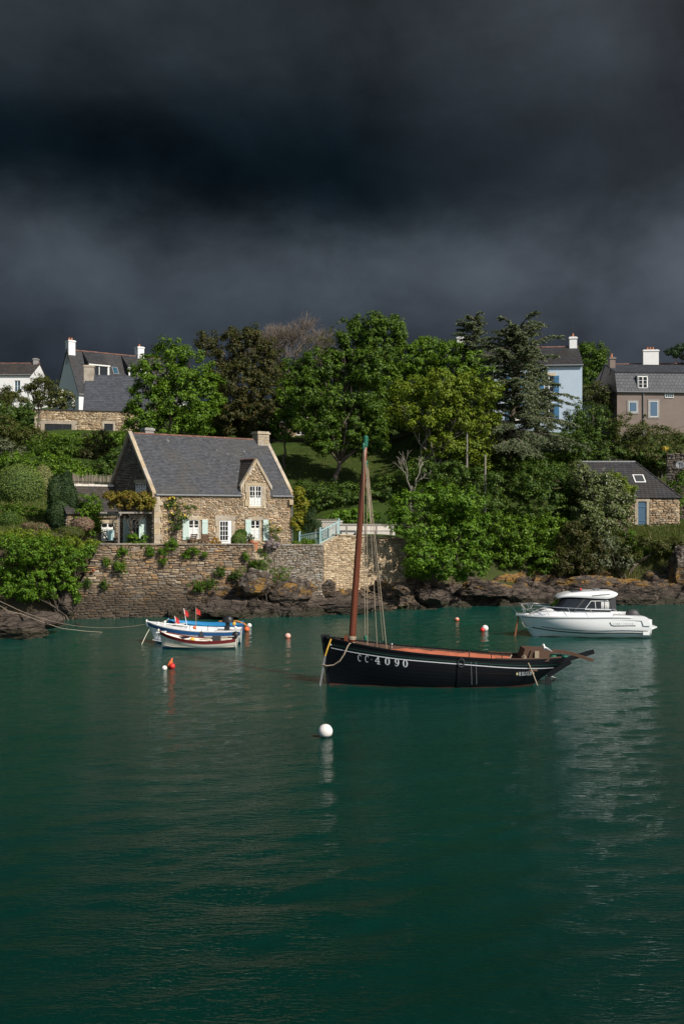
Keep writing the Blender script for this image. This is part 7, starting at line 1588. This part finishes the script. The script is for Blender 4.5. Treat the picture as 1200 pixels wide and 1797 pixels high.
def parapet():
    D = 77.0; p = at(594, 935, D); t = thing('white_parapet', 'low whitewashed parapet with dark posts behind the ochre wall', 'wall', p, R(3)); k = D / FPX
    MB().box(0, 97 * k, 0, .25, -.6, 13.5 * k).build('wall', 'concrete_white', t); MB().box(-.02, 97.5 * k, -.06, .31, 13.5 * k, 15 * k).build('coping', 'concrete_white', t); MB().box(30 * k, 98 * k, -.5, -.01, -.5, 2.5 * k).build('step', 'concrete_white', t)
    for i, x in enumerate((12, 45, 64, 90)): MB().box(x * k, x * k + .12, -.55, -.42, -.7, (14, 14, 13, 13)[i] * k).build('post', 'grey_wood', t)
    MB().beam((0, -.48, 15.5 * k), (130 * k, -.48, 14.5 * k), .06, .08).build('hand_rail', 'grey_wood', t)
    p = at(554, 930, 77.8); t = thing('lattice_fence', 'dark diagonal lattice fence panel beside the conifer shrub', 'fence', p); w = 36 * 77.8 / FPX; h = 18 * 77.8 / FPX
    for i in range(9):
        for sg in (1, -1):
            x = w * i / 8; dx = h * sg * .8; a, b = Vector((x - dx / 2, 0, 0)), Vector((x + dx / 2, .02 * sg, h)); 
            # keep the slat within the panel
            def cl(p, q):
                if p.x < 0: p = p.lerp(q, -p.x / (q.x - p.x))
                if p.x > w: p = p.lerp(q, (p.x - w) / (p.x - q.x))
                return p
            MB().beam(cl(a, b), cl(b, a), .03, .035, up=(0, 1, 0)).build('slat', 'grey_wood', t)
    for x in (0, w): MB().box(x - .04, x + .04, -.04, .05, -.6, h + .1).build('post', 'grey_wood', t)
    MB().box(0, w, -.03, .04, h, h + .05).build('top_rail', 'grey_wood', t)
    p = at(565, 932, 78.4); o = MB().box(0, 1.6, 0, .3, -.6, .72).box(-.04, 1.64, -.05, .35, .72, .82).build('white_wall', 'concrete_white'); o.location = p; tag(o, 'short white wall end above the lattice fence', 'wall')
parapet()
# pergola under the vine
def pergola():
    o = Vector((CO[0], CO[1], CZ)); n = Vector((-ca, -sa, 0)); v = Vector((-sa, ca, 0)); t = thing('pergola', 'weathered wooden pergola frame carrying the vine at the gable', 'pergola', o, 0); W = 2.6; z = 2.75
    for a in (.15, 1.9, 3.6): MB().beam(n * .1 + v * a + Vector((0, 0, z)), n * W + v * a + Vector((0, 0, z)), .08, .12).build('rafter', 'grey_wood', t)
    MB().beam(n * W + v * -.2 + Vector((0, 0, z - .12)), n * W + v * 4.1 + Vector((0, 0, z - .12)), .1, .14).build('beam', 'grey_wood', t)
    for a in (0.1, 3.9): MB().beam(n * W + v * a, n * W + v * a + Vector((0, 0, z - .1)), .1, .1, up=(0, 1, 0)).build('post', 'grey_wood', t)
    for k in range(9): a = .4 + k * .16; MB().beam(n * (W - .05) + v * a + Vector((0, 0, z - .85)), n * (W - .05) + v * a + Vector((0, 0, z - .2)), .03, .03, up=(0, 1, 0)).build('trellis_bar', 'bare_wood', t)
    m = MB(); rr = random.Random(5); limb(m, n * (W - .3) + v * 3.4, n * (W * .6) + v * 2.2 + Vector((0, 0, z)), .07, .04, rr, 6, .15, 7); m.build('vine_stem', 'bark', t)
pergola()
# garden table and chairs in front of the cottage
FR = lambda u, out: Vector((CO[0] + ca * u + sa * out, CO[1] + sa * u - ca * out, CZ))
def onterrace(px, D): p = at(px, 900, D); return Vector((p.x, p.y, CZ + .12))
def chair(lab, px, D, rz):
    t = thing('garden_chair', lab, 'chair', onterrace(px, D), rz, 'wooden chairs on the cottage terrace'); t.scale = (1.1, 1.1, 1.1)
    for (x, y) in ((-.22, -.2), (.22, -.2)): MB().beam((x, y, 0), (x, y + .3, .46), .04, .04, up=(0, 1, 0)).build('leg', 'teak', t)
    for x in (-.22, .22): MB().beam((x, .25, 0), (x, -.02, .44), .04, .04, up=(0, 1, 0)).build('leg', 'teak', t); MB().beam((x, .18, .42), (x, .42, 1.0), .04, .05, up=(0, 1, 0)).build('back_post', 'teak', t)
    for k in range(5): MB().box(-.24, .24, -.22 + k * .09, -.15 + k * .09, .44, .465).build('seat_slat', 'teak', t)
    for k in range(4): z = .58 + k * .11; MB().box(-.24, .24, .24 + (z - .42) * .40, .265 + (z - .42) * .40, z, z + .08).build('back_slat', 'teak', t)
chair('folding wooden garden chair left of the terrace table', 334, 71.0, R(38) - 1.2); chair('folding wooden garden chair right of the terrace table, back to the water', 358, 70.6, R(38) + 2.8); chair('wooden garden chair behind the terrace table nearest the door', 368, 71.6, R(38) + .3)
t = thing('garden_table', 'wooden garden table between the chairs on the terrace', 'table', onterrace(346, 71.2), R(38))
for k in range(6): MB().box(-.65, .65, -.36 + k * .12, -.25 + k * .12, .70, .73).build('top_slat', 'teak', t)
for (x, y) in ((-.55, -.3), (.55, -.3), (-.55, .3), (.55, .3)): MB().box(x - .03, x + .03, y - .03, y + .03, 0, .7).build('leg', 'teak', t)
def pot(lab, p, r, h, mat='terracotta', name='flower_pot'): t = thing(name, lab, 'pot', p); MB().lathe([(r * .65, 0), (r * .95, h * .85), (r * 1.08, h * .86), (r * 1.08, h), (r * .9, h), (r * .85, h * .9)], 16).build('pot', mat, t, smooth=False)
pot('terracotta pot holding the orange flowers beside the door', at(380, 966, 69.7), .2, .35); pot('terracotta pot under the grey-leaved plant', at(440, 960, 71.3), .2, .4)
pot('glazed green jar beside the annex window', at(194, 948, 69.4), .26, .7, 'rail_blue', 'glazed_jar'); pot('ochre pot on the wall by the steps', at(447, 967, 68.3), .26, .62, 'terracotta'); pot('small terracotta pot on the terrace wall corner', at(442, 956, 68.5), .14, .3)
# steps in the gap of the wall, drain pipe, bracket lamp
t = thing('stone_steps', 'narrow stone steps in the gap between quay wall and terrace wall', 'steps', at(456, 965, 68.6), R(12))
for k in range(8): MB().box(-.4, .4, -.28 * (k + 1), -.28 * k, -.2 - .22 * (k + 1) - .5, -.2 - .22 * k).build('step', 'granite_block', t)
t = thing('drain_pipe', 'short terracotta drain pipe poking out of the quay wall', 'pipe', at(165, 1001, 65.5)); ax = Matrix.Rotation(math.pi / 2, 3, 'X'); MB().lathe([(.07, -.2), (.11, -.2), (.11, .28), (.075, .28), (.07, .0)], 14, (0, 0, 0), ax).build('pipe', 'terracotta', t)
rr = random.Random(2); o = MB().tube([at(433, 1028, 66.2), at(452, 1012, 66.3), at(468, 1002, 66.4)], [.03, .025, .02], 6).build('driftwood_pole', 'bare_wood'); tag(o, 'thin bleached pole leaning on the rocks below the fennel', 'pole')
o = MB().tube([at(484, 1020, 66.8), at(483.5, 990, 66.9)], .02, 6).build('garden_stake', 'bare_wood'); tag(o, 'upright cane in the weeds below the grey wall', 'pole')
# utility poles and wires
for (px, py0, py1, D, lab) in ((851, 905, 800, 82, 'thin wooden pole standing in front of the cedar'), (819, 905, 760, 84, 'slim pale tree stake left of the thin wooden pole')):
    p = at(px, py0, D); t = thing('utility_pole', lab, 'pole', p); h = at(px, py1, D).z - p.z; MB().tube([(0, 0, -.5), (0, 0, h)], [.09, .07], 8).build('shaft', 'grey_wood', t); MB().lathe([(.08, h), (.075, h + .05), (.02, h + .09)], 8).build('pole_cap', 'zinc', t)
def wire(lab, pts, r=.012): p0 = Vector(pts[0]); o = MB().tube([Vector(p) - p0 for p in pts], r, 4).build('overhead_wire', 'wire'); o.location = p0; tag(o, lab, 'wire', 'overhead wires')
wire('upper overhead wire dipping past the cottage ridge', catenary(at(225, 738, 88), at(500, 772, 86), .5, 14)); wire('lower overhead wire just above the cottage ridge', catenary(at(225, 747, 88), at(500, 775, 86), .4, 14)); wire('overhead wire running to the right edge below the brown house', catenary(at(930, 778, 88), at(1200, 748, 88), .6, 14)); wire('lower of the two wires on the right below the brown house', catenary(at(930, 786, 88), at(1200, 760, 88), .7, 14))
# yellow gorse by the garden wall
bush('bright yellow gorse tuft on top of the garden wall', 88.5, [(1166, 788, 6, 4)], 'petal_yellow', 90, leaf=.12, rc=.18, per=30, limbs=False)
